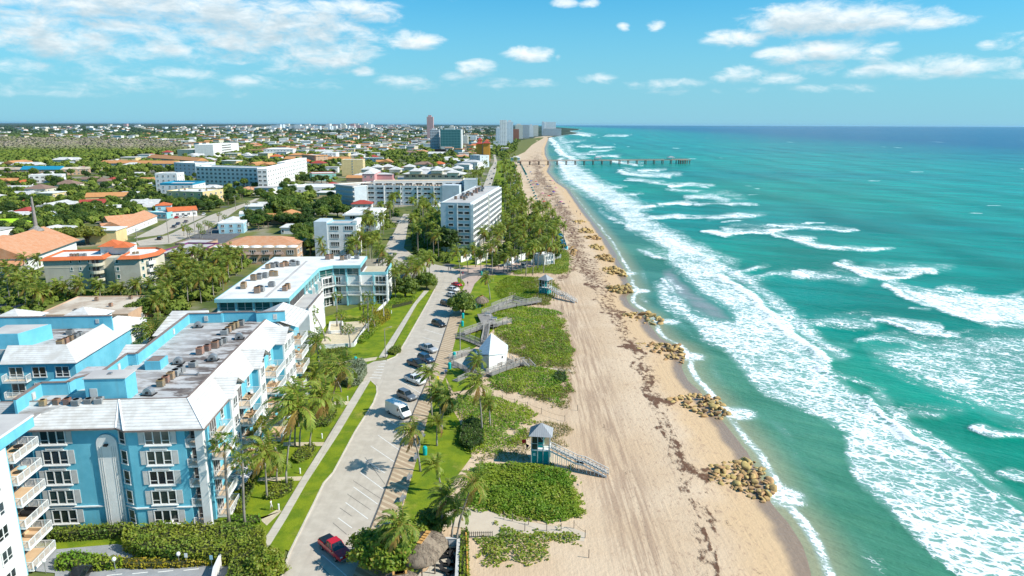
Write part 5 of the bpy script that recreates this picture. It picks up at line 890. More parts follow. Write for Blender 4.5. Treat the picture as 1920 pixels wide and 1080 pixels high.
for i, (x0, x1, yb, yt, mm, d_) in enumerate([(866, 877, 275, 254, 'slab_cream', 'small cream block right of the green glass tower'), (930, 938, 271, 240, 'slab_blue', 'pale blue lower tower left of the tall white pair'), (937, 950, 276, 225, 'slab_white', 'taller white tower with dark glass stripes'), (950, 962, 270, 228, 'slab_blue', 'second tall tower just behind the striped white one'), (962, 973, 262, 242, 'slab_red', 'brick-red and white mid-rise beside the tall white towers'), (966, 980, 260, 234, 'slab_cream', 'cream tower in the beachfront row'), (980, 992, 258.5, 234, 'slab_grey', 'gray glass tower in the beachfront row'), (992, 1000, 257, 235, 'slab_white', 'white tower in the beachfront row, right of the gray glass one'), (1000, 1009, 255.5, 234.5, 'slab_cream', 'last cream tower of the beachfront row'), (1016, 1021, 254, 229, 'slab_blue', 'thin blue tower on the far point'), (1020, 1041, 254, 228.5, 'slab_white', 'broad white tower standing on the far point'), (1018, 1051, 254.5, 241, 'slab_grey', 'low gray podium block on the far point'), (882, 893, 268, 255, 'slab_white', 'white block in trees right of the green glass tower'), (843, 852, 262, 237, 'slab_cream', 'cream tower peeking over the green glass tower')]):
    tower(d_, x0, x1, yb, yt, mm, 30, (4 if i % 2 else 0), land=d_[:0] or None)
# orange hotel with red roofs
a = P(893, 302); rt = thing('orange_hotel', 'bright orange hotel towers with red pyramid roofs near the pier road', 'hotel', (*a, 0)); landmark('the orange hotel', 903, 282)
for x0, x1, y0, h_ in ((0, 9, 4, 26), (11, 21, 0, 27), (2, 8, 14, 31)): MB().box(x0, x1, y0, y0+12, 0, h_).obj('wall', 'orange_wall', rt); hipverts(x0, x1, y0, y0+12, h_, 4.5, 1.4).obj('roof', 'red_tile', rt)
MB().box(9, 11, 3, 14, 0, 24).obj('stair_wall', 'tan_wall', rt)
# skyline far beyond: each block its own thing
SK = []
r5 = random.Random(11)
def sky_block(px, py, wpx, hpx, m, w='block'): SK.append((px, py, wpx, hpx, m))
for px in list(range(20, 500, 8))+list(range(500, 770, 4))+list(range(770, 1000, 9)):
    dens = 1 if (500 < px < 760) or (360 < px < 470) or (100 < px < 140) or (205 < px < 262) else .28
    if r5.random() < dens: sky_block(px+r5.uniform(-4, 4), r5.uniform(240, 243.5) if 500 < px < 660 else r5.uniform(237, 242), r5.uniform(5, 12), r5.uniform(3, 10) if 500 < px < 700 else r5.uniform(1.5, 5), r5.choice(['slab_white', 'slab_cream', 'slab_blue', 'slab_white', 'slab_pink', 'slab_grey', 'white_wall']))
WORDS = {'slab_white': 'white', 'slab_cream': 'cream', 'slab_blue': 'pale blue', 'slab_pink': 'pinkish', 'slab_grey': 'gray', 'white_wall': 'plain white'}
for px, py, wp, hp, m in SK:
    if px > 795 and px < 880: py = 240
    o = tower(None, px, px+wp, py, py-hp, m, 60, name='far_block', cat='building', group='buildings on the distant skyline'); auto(o, WORDS[m]+(' tall block' if hp > 4.5 else ' low block')+' on the distant skyline')
# ---------------------------------------------------------------- ordinary houses: modelled once per kind, then copied
def house_proto(kind):
    col, rm, shape = kind; b = MB()
    W, D, h = {0: (13, 10, 3.2), 1: (17, 11, 3.2), 2: (14, 12, 6.2), 3: (22, 13, 3.6)}[shape]
    rt = link('house', None); MB().box(-W/2, W/2, -D/2, D/2, -.2, h).obj('wall', col, rt)
    if rm in ('white_roof', 'grey_roof'): MB().box(-W/2-.5, W/2+.5, -D/2-.5, D/2+.5, h, h+.35).obj('roof', rm, rt)
    else: hipverts(-W/2, W/2, -D/2, D/2, h, 2.2, .7, 'x' if shape == 3 else None).obj('roof', rm, rt)
    if shape in (1, 3): hipverts(W*.1, W*.38, -D/2-3, 0, h, 1.8, .5, 'y').obj('porch_roof', rm if rm not in ('white_roof', 'grey_roof') else 'white_metal', rt); MB().box(W*.1+.2, W*.38-.2, -D/2-2.8, -D/2, -.2, h).obj('porch', col, rt)
    win_rows(rt, (-W/2, -D/2), (W/2, -D/2), .9, 3, 2 if h > 5 else 1, 4, 1.5, 1.2, 2); win_rows(rt, (W/2, -D/2), (W/2, D/2), .9, 3, 2 if h > 5 else 1, 2, 1.2, 1.2, 1)
    return rt
KINDS = [('white_wall', 'white_roof', 0), ('cream_wall', 'clay_tile', 1), ('white_wall', 'white_metal', 1), ('pale_blue', 'white_roof', 3), ('cream_wall', 'brown_tile', 1), ('white_wall', 'grey_roof', 2), ('tan_wall', 'amber_tile', 3), ('yellow_wall', 'white_roof', 2), ('cream_wall', 'white_metal', 3), ('white_wall', 'red_tile', 0), ('grey_wall', 'white_roof', 1), ('white_wall', 'orange_tile', 0)]
RW = {'white_roof': 'white flat-roofed', 'clay_tile': 'clay-tiled', 'white_metal': 'white ridged-roof', 'brown_tile': 'brown-roofed', 'grey_roof': 'gray flat-roofed', 'amber_tile': 'amber-roofed', 'red_tile': 'red-roofed', 'orange_tile': 'orange-roofed'}
protos = [house_proto(k) for k in KINDS]; used = [False]*len(protos)
NOROAD = [[(x, y) for x, y in q] for q in ([(700,505),(717,472),(739,435),(751,395),(775,395),(762,440),(757,465),(790,490),(850,503),(862,510),(858,522),(812,520),(740,510)], [(895,400),(905,352),(912,335),(917,320),(925,290),(932,290),(934,303),(930,322),(921,349),(915,400)], [(250,458),(315,438),(365,414),(390,402),(459,378),(490,370),(468,388),(445,396),(427,409),(390,433),(346,450),(320,460),(262,465)], [(250,447),(305,418),(330,403),(390,402),(362,418),(305,445)])]
NRW = [[P(x, y) for x, y in q] for q in NOROAD]
def pip(x, y, poly):
    c = False; n = len(poly)
    for i in range(n):
        x0, y0 = poly[i]; x1, y1 = poly[(i+1) % n]
        if (y0 > y) != (y1 > y) and x < (x1-x0)*(y-y0)/(y1-y0)+x0: c = not c
    return c
def isfree(x, y, r):
    for ox, oy, rr, f, W, D in OCC:
        dx_, dy_ = x-ox, y-oy
        if dx_*dx_+dy_*dy_ > (rr+r)**2: continue
        if f is None or not W: return False
        v = Vector((x, y))-f.o; u, n = v.dot(f.e), v.dot(f.n)
        if -r < u < W+r and -r < n < D+r: return False
    for q in NRW:
        if pip(x, y, q) or pip(x+r, y, q) or pip(x-r, y, q): return False
    return True
r6 = random.Random(5); nh = 0; tries = 0
FOREST = [(-60, 310), (-60, 262), (140, 262), (300, 268), (352, 276), (350, 288), (276, 292), (180, 303), (0, 312)]
def add_house(x, y, k):
    ang = r6.choice([0, 90, 180, -90])+r6.uniform(-6, 10); src = protos[k]
    if used[k]: o = copy_tree(src, (x, y, 0), rad(ang))
    else: o = src; o.location = (x, y, 0); o.rotation_euler = (0, 0, rad(ang)); used[k] = True
    tag(o, None, 'house', 'houses among the trees of the town'); auto(o, RW[KINDS[k][1]]+' house'); OCC.append((x, y, 8.5, None, 0, 0))
while nh < 62 and tries < 6000:                    # near town, rows of houses
    tries += 1; px, py = r6.uniform(-20, 860), r6.uniform(318, 520)
    if px > 560 and py > 395 or px > 300 and py > 440 or py > 455 and px > 60 and px < 290: continue
    x, y = P(px, py)
    if not isfree(x, y, 9.5): continue
    add_house(x, y, r6.randrange(len(KINDS))); nh += 1
while nh < 285 and tries < 30000:
    tries += 1; py = 247+71*r6.random()**1.3; px = r6.uniform(-40, 925)
    if pip(px, py, FOREST) or (py < 262 and px < 330 and r6.random() < .8): continue
    x, y = P(px, py)
    if not isfree(x, y, 12): continue
    add_house(x, y, r6.randrange(len(KINDS))); nh += 1; AUTO[-1][0].scale = (1.35, 1.35, 1.5)
for k, o in enumerate(protos):
    if not used[k]:
        for c in list(o.children_recursive)+[o]: bpy.data.objects.remove(c)

# suburbs past the first three hundred houses: small far roofs as one mass
b = MB(); r9 = random.Random(12); mm = ['white_wall', 'cream_wall', 'white_roof', 'clay_tile', 'white_metal', 'brown_tile', 'grey_roof', 'amber_tile']; n9 = 0
while n9 < 620:
    px, py = r9.uniform(-60, 950), 240.5+50*r9.random()**1.7
    if pip(px, py, FOREST) or (py < 258 and px < 330 and r9.random() < .65): continue
    x, y = P(px, py)
    if not isfree(x, y, 14): continue
    n9 += 1; k = 1+y/4500; w_, d_, h_ = r9.uniform(9, 22)*k, r9.uniform(8, 14)*k, r9.choice([4.5, 5, 7.5])*k; a_ = r9.uniform(-.2, .2)+r9.choice([0, 1.57]); b.obox((x, y), math.cos(a_), math.sin(a_), 0, h_, w_/2, d_/2, r9.choice([0, 0, 1])); m_ = r9.choice([2, 2, 3, 3, 4, 4, 5, 6, 7]); b.obox((x, y), math.cos(a_), math.sin(a_), h_, h_+1.2*k, w_/2+.5, d_/2+.5, m_)
tag(b.obj('distant_suburb', mm), 'pale roofs of the distant suburbs scattered to the horizon', None, None, 'stuff')
# ================================================================ vegetation kit
leafmat('palm_leaf', (.137, .207, .029), (.223, .279, .035), (.304, .319, .064)); leafmat('palm_dry', (.374, .264, .066), (.286, .176, .055), (.440, .352, .088)); leafmat('tree_leaf', (.067, .127, .018), (.141, .201, .024), (.208, .253, .044)); leafmat('dark_leaf', (.041, .089, .016), (.068, .122, .019), (.109, .163, .027))
leafmat('rain_leaf', (.150, .173, .024), (.217, .210, .027), (.105, .150, .022)); leafmat('vine_leaf', (.13, .25, .016), (.24, .31, .022), (.32, .33, .05), .35); leafmat('oat_leaf', (.264, .220, .077), (.187, .198, .050), (.363, .286, .143), .35); leafmat('hedge_leaf', (.128, .205, .024), (.222, .256, .026), (.290, .290, .051), .6); leafmat('croton_leaf', (.462, .418, .022), (.330, .308, .022), (.528, .330, .055), .9); leafmat('silver_leaf', (.220, .253, .176), (.165, .209, .110), (.308, .330, .242), .6); leafmat('grape_leaf', (.133, .223, .018), (.223, .283, .026), (.356, .253, .059), .8, .2)
mat('palm_trunk', (.24, .215, .18), (.33, .30, .26), 1.5, rough=.95, vary=.3); mat('bark', (.13, .10, .075), (.2, .16, .12), 1, rough=.95); mat('thatch', (.30, .235, .17), (.20, .15, .11), 2.2, rough=1, bump=.05, bscale=20); mat('rock', (.56, .38, .15), (.30, .19, .085), .9, rough=.95, bump=.08, bscale=5, vary=.3, lo=.3, hi=.7)
def quads(cen, nrm, size, asp=1.6, spin=None, r=nrng):   # leaf-shaped cards: centre (n,3), normal (n,3), length (n,)
    n = len(cen); nrm = nrm/np.maximum(np.linalg.norm(nrm, axis=1, keepdims=True), 1e-6)
    a = spin if spin is not None else r.normal(size=(n, 3)); a = a-nrm*np.sum(a*nrm, 1, keepdims=True); a /= np.maximum(np.linalg.norm(a, axis=1, keepdims=True), 1e-6); b = np.cross(nrm, a)
    s = np.asarray(size).reshape(-1, 1)*.5; V = np.stack([cen-a*s, cen+b*s/asp, cen+a*s, cen-b*s/asp], 1).reshape(-1, 3)
    return V, np.arange(4*n).reshape(n, 4)
def merge(parts):
    V, Fc, M, o = [], [], [], 0
    for v, f, m in parts: V.append(v); Fc.append(f+o); M.append(np.full(len(f), m)); o += len(v)
    return np.concatenate(V), np.concatenate(Fc), np.concatenate(M)
def blob(cx, cy, cz, rx, ry, rz, n=8, m=5):       # low core inside a crown so that it is not hollow
    th = np.linspace(.15, math.pi-.15, m)[:, None]; ph = np.linspace(0, 2*math.pi, n, endpoint=False)[None]
    V = np.stack([cx+rx*np.sin(th)*np.cos(ph), cy+ry*np.sin(th)*np.sin(ph), cz+rz*np.cos(th)+0*ph], -1).reshape(-1, 3)
    i = np.arange(m-1)[:, None]*n+np.arange(n)[None]; j = np.arange(m-1)[:, None]*n+(np.arange(n)[None]+1) % n
    return V, np.stack([i, i+n, j+n, j], -1).reshape(-1, 4)
def palm_crown(seed, nf=22, npair=13, L=2.9, wind=.75, dry=3, wleaf=.17):
    r = np.random.default_rng(seed); parts = []
    for k in range(nf):
        az_ = k*2.39996+r.normal()*.2; isdry = k < dry; el_ = (-.5+r.normal()*.15) if isdry else (1.25-1.35*(k-dry)/(nf-dry)+r.normal()*.12)
        d0 = np.array([math.cos(az_)*math.cos(el_), math.sin(az_)*math.cos(el_), math.sin(el_)]); Lk = L*r.uniform(.85, 1.1); p = np.zeros(3); d = d0.copy(); pts = [p]; ds = [d]; ns = 8
        for s in range(ns):
            d = d+np.array([-wind*.30, wind*.04, -.20-.05*s*.5])*(.35+s/ns); d /= np.linalg.norm(d); p = p+d*Lk/ns; pts.append(p); ds.append(d)
        pts, ds = np.array(pts), np.array(ds); t_ = np.linspace(.10, .98, npair)*ns; i0 = np.minimum(t_.astype(int), ns-1); fr = (t_-i0)[:, None]; c = pts[i0]*(1-fr)+pts[i0+1]*fr; dd = ds[i0]
        side = np.cross(dd, [0, 0, 1.]); side /= np.linalg.norm(side, axis=1, keepdims=True)+1e-6; up = np.cross(side, dd)
        ll = (.62*np.sin(np.pi*(.12+.80*t_/ns))**.7+.12)*L/3
        for sg in (-1, 1):
            ld = side*sg*.72+dd*.6+np.array([-wind*.35, 0, -.42])+r.normal(size=dd.shape)*.08; ld /= np.linalg.norm(ld, axis=1, keepdims=True); wv = np.cross(ld, up); wv /= np.linalg.norm(wv, axis=1, keepdims=True)+1e-6
            w_ = wleaf*.5*(1+0*ll)[:, None]; l_ = ll[:, None]; V = np.stack([c-wv*w_*.6, c+wv*w_*.6, c+ld*l_*.6+wv*w_, c+ld*l_, c+ld*l_*.6-wv*w_], 1)
            V4 = np.stack([V[:, 0], V[:, 1], V[:, 2], V[:, 4]], 1).reshape(-1, 3); parts.append((V4, np.arange(len(V4)).reshape(-1, 4), 1 if isdry else 0))
            V4 = np.stack([V[:, 4], V[:, 2], V[:, 3], V[:, 3]+.001], 1).reshape(-1, 3); parts.append((V4, np.arange(len(V4)).reshape(-1, 4), 1 if isdry else 0))
        w_ = np.linspace(.07, .015, ns+1)[:, None]; sd = np.cross(ds, [0, 0, 1.]); sd /= np.linalg.norm(sd, axis=1, keepdims=True)+1e-6; Vr = np.concatenate([pts-sd*w_, pts+sd*w_]); i = np.arange(ns); parts.append((Vr, np.stack([i, i+1, i+ns+2, i+ns+1], 1), 1))
    V, Fc, M = merge(parts); return npmesh('crown', V, Fc, ['palm_leaf', 'palm_dry'], mi=M)
def fan_crown(seed, nf=26, R=1.25):
    r = np.random.default_rng(seed); parts = []
    for k in range(nf):
        z = 1-1.75*k/nf; az_ = k*2.39996; q = math.sqrt(max(0, 1-z*z)); d = np.array([q*math.cos(az_)-.15, q*math.sin(az_), z*.85]); d /= np.linalg.norm(d); c = d*R*r.uniform(.75, .95)
        n = 9; u = np.cross(d, r.normal(size=3)); u /= np.linalg.norm(u); v = np.cross(d, u); a = np.linspace(-1.9, 1.9, n); dirs = np.outer(np.cos(a), d*.7+v*.5)+np.outer(np.sin(a), u)-np.array([0, 0, .25]); dirs /= np.linalg.norm(dirs, axis=1, keepdims=True)
        wv = np.cross(dirs, v*.6+d); wv /= np.linalg.norm(wv, axis=1, keepdims=True)+1e-6; l_ = .75*r.uniform(.8, 1.1); V = np.stack([c+0*dirs, c+dirs*l_*.5+wv*.07, c+dirs*l_, c+dirs*l_*.5-wv*.07], 1).reshape(-1, 3)
        parts.append((V, np.arange(len(V)).reshape(-1, 4), 1 if k > nf-5 else 0))
    V, Fc, M = merge(parts); return npmesh('crown', V, Fc, ['palm_leaf', 'palm_dry'], mi=M)
def tree_crown(seed, R=4., H=3.2, nclump=16, per=70, leaf=.55, m='tree_leaf', flat=.75, name='crown'):   # unit tree: crown centred on z = 0
    r = np.random.default_rng(seed); cen, nrm, parts = [], [], []
    for k in range(nclump):
        z = 1-1.6*(k+.5)/nclump; q = math.sqrt(max(0, 1-z*z)); a = k*2.39996+r.normal()*.3; c = np.array([q*math.cos(a)*R*.68, q*math.sin(a)*R*.68, z*H*.62])*r.uniform(.8, 1.15); rr = R*.36*r.uniform(.7, 1.25)
        d = r.normal(size=(per, 3)); d /= np.linalg.norm(d, axis=1, keepdims=True); d[:, 2] = np.where(d[:, 2] < -.35, -d[:, 2], d[:, 2]); cen.append(c+d*[rr, rr, rr*flat]*r.uniform(.72, 1.12, (per, 1))); nrm.append(d+r.normal(size=d.shape)*.55+[0, 0, .25])
        v, f = blob(*c, rr*.72, rr*.72, rr*.55*flat/.75, 6, 4); parts.append((v, f, 0))
    cen, nrm = np.concatenate(cen), np.concatenate(nrm); v, f = quads(cen, nrm, r.uniform(.7, 1.3, len(cen))*leaf, 1.5, None, r); parts.append((v, f, 0)); v, f = blob(0, 0, -.05*H, R*.55, R*.55, H*.5); parts.append((v, f, 0))
    V, Fc, M = merge(parts); return npmesh(name, V, Fc, m)
PALMC = [palm_crown(s, L=2.9+.25*(s % 3), dry=2+s % 4) for s in range(5)]; FANC = [fan_crown(s) for s in range(3)]; PALMF = [palm_crown(20+s, 15, 6, 3.1, .6, 2, .42) for s in range(3)]
def trunkmesh(pts, r0, r1, m='palm_trunk', n=7, name='trunk'): 
    k = len(pts); b = MB(); b.tube(pts, [r0*1.35]+[r0+(r1-r0)*i/(k-1) for i in range(1, k)], n); return b.mesh(name, m, True)
NFOOT = 0
def palm(base, crown, phrase, group, fan=False, seed=None, s=1., cat='palm tree', label=None):   # base and crown given as photo points
    X, Y = P(*base); 
    lo, hi = .3, 40.
    v = FW+RT*((crown[0]-CX)/F)-UP*((crown[1]-CY)/F); t_ = Y/v.y; cx, cz = v.x*t_, CH+v.z*t_
    cz = max(cz, 1.2); k = rng.randrange(1 << 20) if seed is None else seed; rt = thing('fan_palm' if fan else 'coconut_palm', label, cat, (X, Y, 0), 0, group)
    dx_ = cx-X; pts = [(dx_*(u**1.7), .25*math.sin(u*3)*(.3), u*cz) for u in [i/6 for i in range(7)]]; pts[0] = (0, 0, -.3)
    link('trunk', trunkmesh(pts, .17 if not fan else .2, .10 if not fan else .15), rt); link('crown', (FANC if fan else PALMC)[k % (3 if fan else 5)], rt, (dx_, 0, cz), (k % 7-3)*.12, s*(.9+.2*((k*13 % 10)/10)))
    if label is None: auto(rt, phrase)
    return rt
for b_, c_ in [((459,985),(455,868)),((430,987),(421,832))]: palm(b_, c_, 'tall fan palm with yellowing fronds on the lawn', 'palms on the apartment lawn', fan=True, s=1.25)
for b_, c_, s in [((501,936),(496,848),1),((519,904),(520,862),.8),((537,912),(556,762),1.15),((553,838),(557,770),.9),((562,838),(566,785),.75),((581,842),(605,742),1.1),((621,778),(640,690),1.1),((560,800),(548,735),.9),((600,700),(592,640),.9),((640,735),(612,690),.9),((585,720),(575,680),.9),((525,870),(490,800),.85),((610,740),(590,705),.8)]: palm(b_, c_, 'coconut palm on the lawn beside the blue apartments', 'palms on the apartment lawn', s=s*1.38)
for b_, c_, s in [((788,884),(772,808),.85),((810,782),(803,700),1.0),((829,806),(818,735),1.0),((827,812),(838,745),.9),((904,812),(896,720),1.05),((919,802),(916,752),.8),((819,836),(820,792),.85),((900,703),(894,676),1.0),((827,922),(815,872),.95),((826,1006),(836,930),1.0),((847,1012),(856,955),.9),((856,1022),(888,906),.9),((756,1075),(748,985),1.05)]: palm(b_, c_, 'wind-bent coconut palm', 'palms along the promenade', s=s*1.06)
for b_, c_, s in [((865,531),(856,470),1),((878,511),(872,472),.9),((902,512),(900,474),1),((923,515),(922,462),1.05),((945,511),(944,478),1),((960,506),(957,470),.9),((977,510),(978,458),1),((986,517),(990,468),1),((999,516),(1001,462),1),((1001,500),(1008,456),.9),((1012,494),(1018,455),1),((1019,512),(1026,452),1),((968,500),(966,476),.8),((892,500),(888,465),.9),((933,490),(932,455),1),((1030,480),(1032,446),.9),((1008,505),(1012,462),1),((1024,501),(1029,460),1),((1038,497),(1041,462),.9),((952,512),(950,480),.9),((912,505),(913,466),1)]: palm(b_, c_, 'slender palm along the plaza wall', 'palms along the plaza', s=s*1.15)
palm((919,562),(912,520), None, None, label='lone yellowing palm leaning on the green lawn beside the plaza', s=.95); palm((742,563),(740,512), None, None, label='yellow-fronded palm beside the end wall of the teal condominium', s=1.05)
for b_, c_ in [((632,612),(632,556)),((640,628),(640,590)),((690,604),(690,556)),((682,600),(681,574)),((697,602),(699,574)),((691,628),(690,592)),((687,622),(684,600)),((657,652),(652,617)),((703,618),(700,598)),((610,640),(585,583)),((592,640),(583,600))]: palm(b_, c_, 'short fan palm', 'fan palms round the teal condominium', fan=True, s=1.15)
for b_, c_ in [((601,508),(600,452)),((612,505),(606,470))]: palm(b_, c_, 'coconut palm in front of the pale four-storey block', 'palms on the side street')
for x0, y0, ht in [(345,436,22),(372,434,20),(384,428,19),(391,430,18),(396,434,20),(410,410,16),(375,440,24),(379,446,20),(420,416,16),(425,420,14),(352,440,20),(355,442,18),(463,392,20),(380,500,24)]: palm((x0, y0+6), (x0+1, y0-ht*.55), 'small avenue palm', 'palms along the avenue', fan=True, s=1.15)
def scatter_px(n, poly, r_, dmin, seed, chk=True):
    q = random.Random(seed); out = []; xs_ = [p[0] for p in poly]; ys_ = [p[1] for p in poly]; t_ = 0
    while len(out) < n and t_ < n*60:
        t_ += 1; px, py = q.uniform(min(xs_), max(xs_)), q.uniform(min(ys_), max(ys_))
        if not pip(px, py, poly): continue
        x, y = P(px, py)
        if chk and not isfree(x, y, r_): continue
        if any((x-a)**2+(y-b_)**2 < dmin*dmin for a, b_ in out): continue
        out.append((x, y))
    return out
PTR = [trunkmesh([(0, 0, -.3), (.1*k, 0, .4), (.35*k, .1, 1)], .17, .1) for k in (-.6, .3, 1)]
def far_palm(x, y, h, phrase, group, s=1., m=None):
    i = rng.randrange(3); k = (-.6, .3, 1)[i]; rt = thing('palm_tree', None, 'palm tree', (x, y, 0), rng.uniform(-.4, .4), group); tr = link('trunk', PTR[i], rt); tr.scale = (1, 1, h); link('crown', (m or PALMF)[rng.randrange(3) % len(m or PALMF)], rt, (.35*k, .1, h), 0, s*rng.uniform(.85, 1.15)); auto(rt, phrase)
    return rt
NP = 0
for n_, poly, dm, hh, ph_, gr in [
 (42, [(300,560),(320,500),(390,485),(480,490),(405,560),(395,590),(300,600)], 3.4, (5, 8), 'palm in the dense grove', 'palms in the grove behind the condominium'), (8, [(200,585),(300,585),(300,600),(240,600)], 3, (4, 6), 'low palm', 'palms in the grove behind the condominium'), (14, [(10,520),(75,515),(80,560),(75,585),(20,560)], 4, (4, 7), 'garden palm', 'palms at the left edge'), (12, [(90,560),(290,555),(290,562),(90,567)], 3.4, (3.5, 5.5), 'low palm', 'palms before the beige apartments'),
 (16, [(650,520),(668,480),(712,470),(705,500),(735,520),(735,545),(690,490)], 3.4, (7, 10), 'coconut palm', 'palms on the side street'), (22, [(690,470),(735,425),(748,395),(735,395),(700,425),(670,470)], 3.6, (8, 12), 'coconut palm', 'palms on the side street'), (30, [(762,445),(770,400),(818,385),(825,440),(812,480),(850,500),(790,488)], 3.6, (8, 12), 'coconut palm', 'palms on the side street'), (20, [(735,545),(800,510),(812,520),(790,540),(745,560)], 4, (6, 8), 'coconut palm', 'palms on the side street'),
 (80, [(945,462),(950,400),(985,402),(1030,412),(1046,452),(1060,478),(1000,492),(950,492),(890,480)], 3.2, (8, 12), 'coconut palm', 'palms in the hotel garden by the beach'), (55, [(945,400),(948,345),(930,330),(934,300),(965,296),(972,340),(982,375),(986,402)], 5, (8, 13), 'palm', 'palms between the beach road and the sand'), (26, [(868,350),(900,335),(912,300),(918,300),(910,345),(890,390)], 5, (8, 13), 'palm', 'palms lining the beach road'), (22, [(870,270),(925,262),(960,272),(950,295),(870,300)], 9, (9, 14), 'palm', 'palms near the orange hotel')]:
    for x, y in scatter_px(n_, poly, 1.2, dm, NP+3): far_palm(x, y, rng.uniform(*hh), ph_, gr, 1.2, PALMC if y < 330 else None); NP += 1
x, y = P(281, 624, 13.2); rt = far_palm(x, y, 13.2, 'p', None, 1.7, [PALMC[2]]); AUTO.pop(); rt['label'] = 'lone palm top rising in the gap between the two blue wings'
# broadleaf trees: four crowns shared by all
TRC = [tree_crown(40+k, 4, 3.2, 17, 80, .62) for k in range(3)]; DKC = tree_crown(50, 4, 3.6, 20, 80, .62, 'dark_leaf'); RNC = tree_crown(51, 4, 1.7, 26, 70, .5, 'rain_leaf', .45); GRC = tree_crown(52, 4, 3.2, 20, 110, .5, 'grape_leaf')
LIMB = MB().tube([(0, 0, -.3), (.05, 0, .5), (.0, .1, 1.0)], [.32, .22, .15], 7).tube([(.02, 0, .45), (.9, .3, 1.15)], [.14, .07], 5).tube([(.02, 0, .5), (-.8, .5, 1.2)], [.14, .07], 5).tube([(.0, 0, .5), (-.1, -.9, 1.15)], [.13, .06], 5).mesh('trunk', 'bark', True)
def tree(x, y, R, h, phrase=None, group=None, crown=None, label=None, cat='tree', name='broadleaf_tree', sq=1.):
    rt = thing(name, label, cat, (x, y, 0), rng.uniform(0, 6.28), group); s = R/4; ch = h-3.2*s*.9*sq; tr = link('trunk', LIMB, rt); tr.scale = (s*1.3, s*1.3, max(ch, .8)); link('crown', crown or TRC[rng.randrange(3)], rt, (0, 0, max(ch, .8)+.5*s), 0, (s, s, s*sq))
    if phrase: auto(rt, phrase)
    return rt
for px, py, R, h, cr, lb in [(868,590,4.6,6.2,TRC[0],'round broadleaf tree overhanging the parked cars beside the promenade'),(760,560,4.6,6.4,TRC[1],'round green tree left of the street end'),(800,543,4.0,5.4,TRC[2],'smaller round green tree right beside the street bend'),(838,472,7.2,10,DKC,'big dark green tree in front of the tall white slab block'),(75,470,9,9,RNC,'wide flat-crowned rain tree left of the church steeple'),(115,462,10,10,RNC,'widest flat-crowned rain tree behind the church'),(165,458,9,9.5,RNC,'flat-crowned rain tree right of the church'),(108,510,2.6,5,TRC[1],'small tree between the church annex and the beige apartments'),
  (270,597,4,5.5,TRC[0],'bright leafy tree right of the stained tan roof'),(252,600,3.4,4.5,TRC[2],'leafy tree touching the stained tan roof'),(290,575,3.6,5.5,TRC[1],'leafy tree between the tan roof and the palm grove'),(520,410,8,12,TRC[0],'tall feathery pine-like tree behind the bare bushes'),(215,423,2.2,4,DKC,'small round tree at the left end of the gabled hall'),(465,470,0,0,None,None),(704,1062,3.5,4.6,GRC,'large sea grape with big leaves covering the parking beside the red pickup'),(742,1068,3.9,5.0,GRC,'large sea grape between the red pickup and the thatched hut'),(770,1035,3.2,3.6,GRC,'sea grape just behind the larger thatched hut'),(812,998,2.6,3.2,TRC[2],'dark bush behind the thatched hut'),(822,748,2.3,2.8,DKC,'dense dark bush under the promenade palms near the parked cars'),(842,774,2.0,2.4,DKC,'dark bush under the leaning promenade palms'),(500,1078,2.8,3.,GRC,'leafy shrub at the foot of the hedge beside the sidewalk')]:
    if R: x, y = P(px, py); tree(x, y, R, h, crown=cr, label=lb, sq=.8 if cr is RNC else 1)
NT_ = 0
for n_, poly, rr, hh, cr, seed in [(26, [(590,395),(640,360),(645,410),(590,415),(560,440),(520,430),(525,395)], (3, 5), (6, 9), None, 101), (26, [(430,430),(520,400),(585,430),(585,480),(560,480),(555,425),(470,435)], (2.6, 4.4), (5, 8), None, 102), (40, [(240,400),(290,375),(470,375),(440,400),(365,412),(330,400)], (2.6, 4.5), (5, 8), None, 103), (120, [(-30,400),(-30,325),(560,322),(640,335),(620,350),(540,395),(300,372),(240,395)], (3, 5), (6, 9), None, 104), (60, [(-30,430),(-30,400),(240,385),(245,405),(60,440),(0,445)], (2.5, 4.2), (5, 7), None, 105), (20, [(900,500),(950,470),(1040,480),(1050,490),(1000,500)], (1.8, 2.8), (2.5, 4), None, 106), (30, [(480,330),(640,330),(660,350),(640,400),(500,380)], (3, 5), (6, 9), None, 107)]:
    for x, y in scatter_px(n_, poly, 3.2, 6, seed):
        if NT_ < 285: tree(x, y, rng.uniform(*rr), rng.uniform(*hh), ('dark ' if NT_ % 3 == 0 else 'leafy ')+'green tree among the town buildings', 'trees among the town buildings', DKC if NT_ % 3 == 0 else None); NT_ += 1; OCC.append((x, y, 2.5, None, 0, 0))
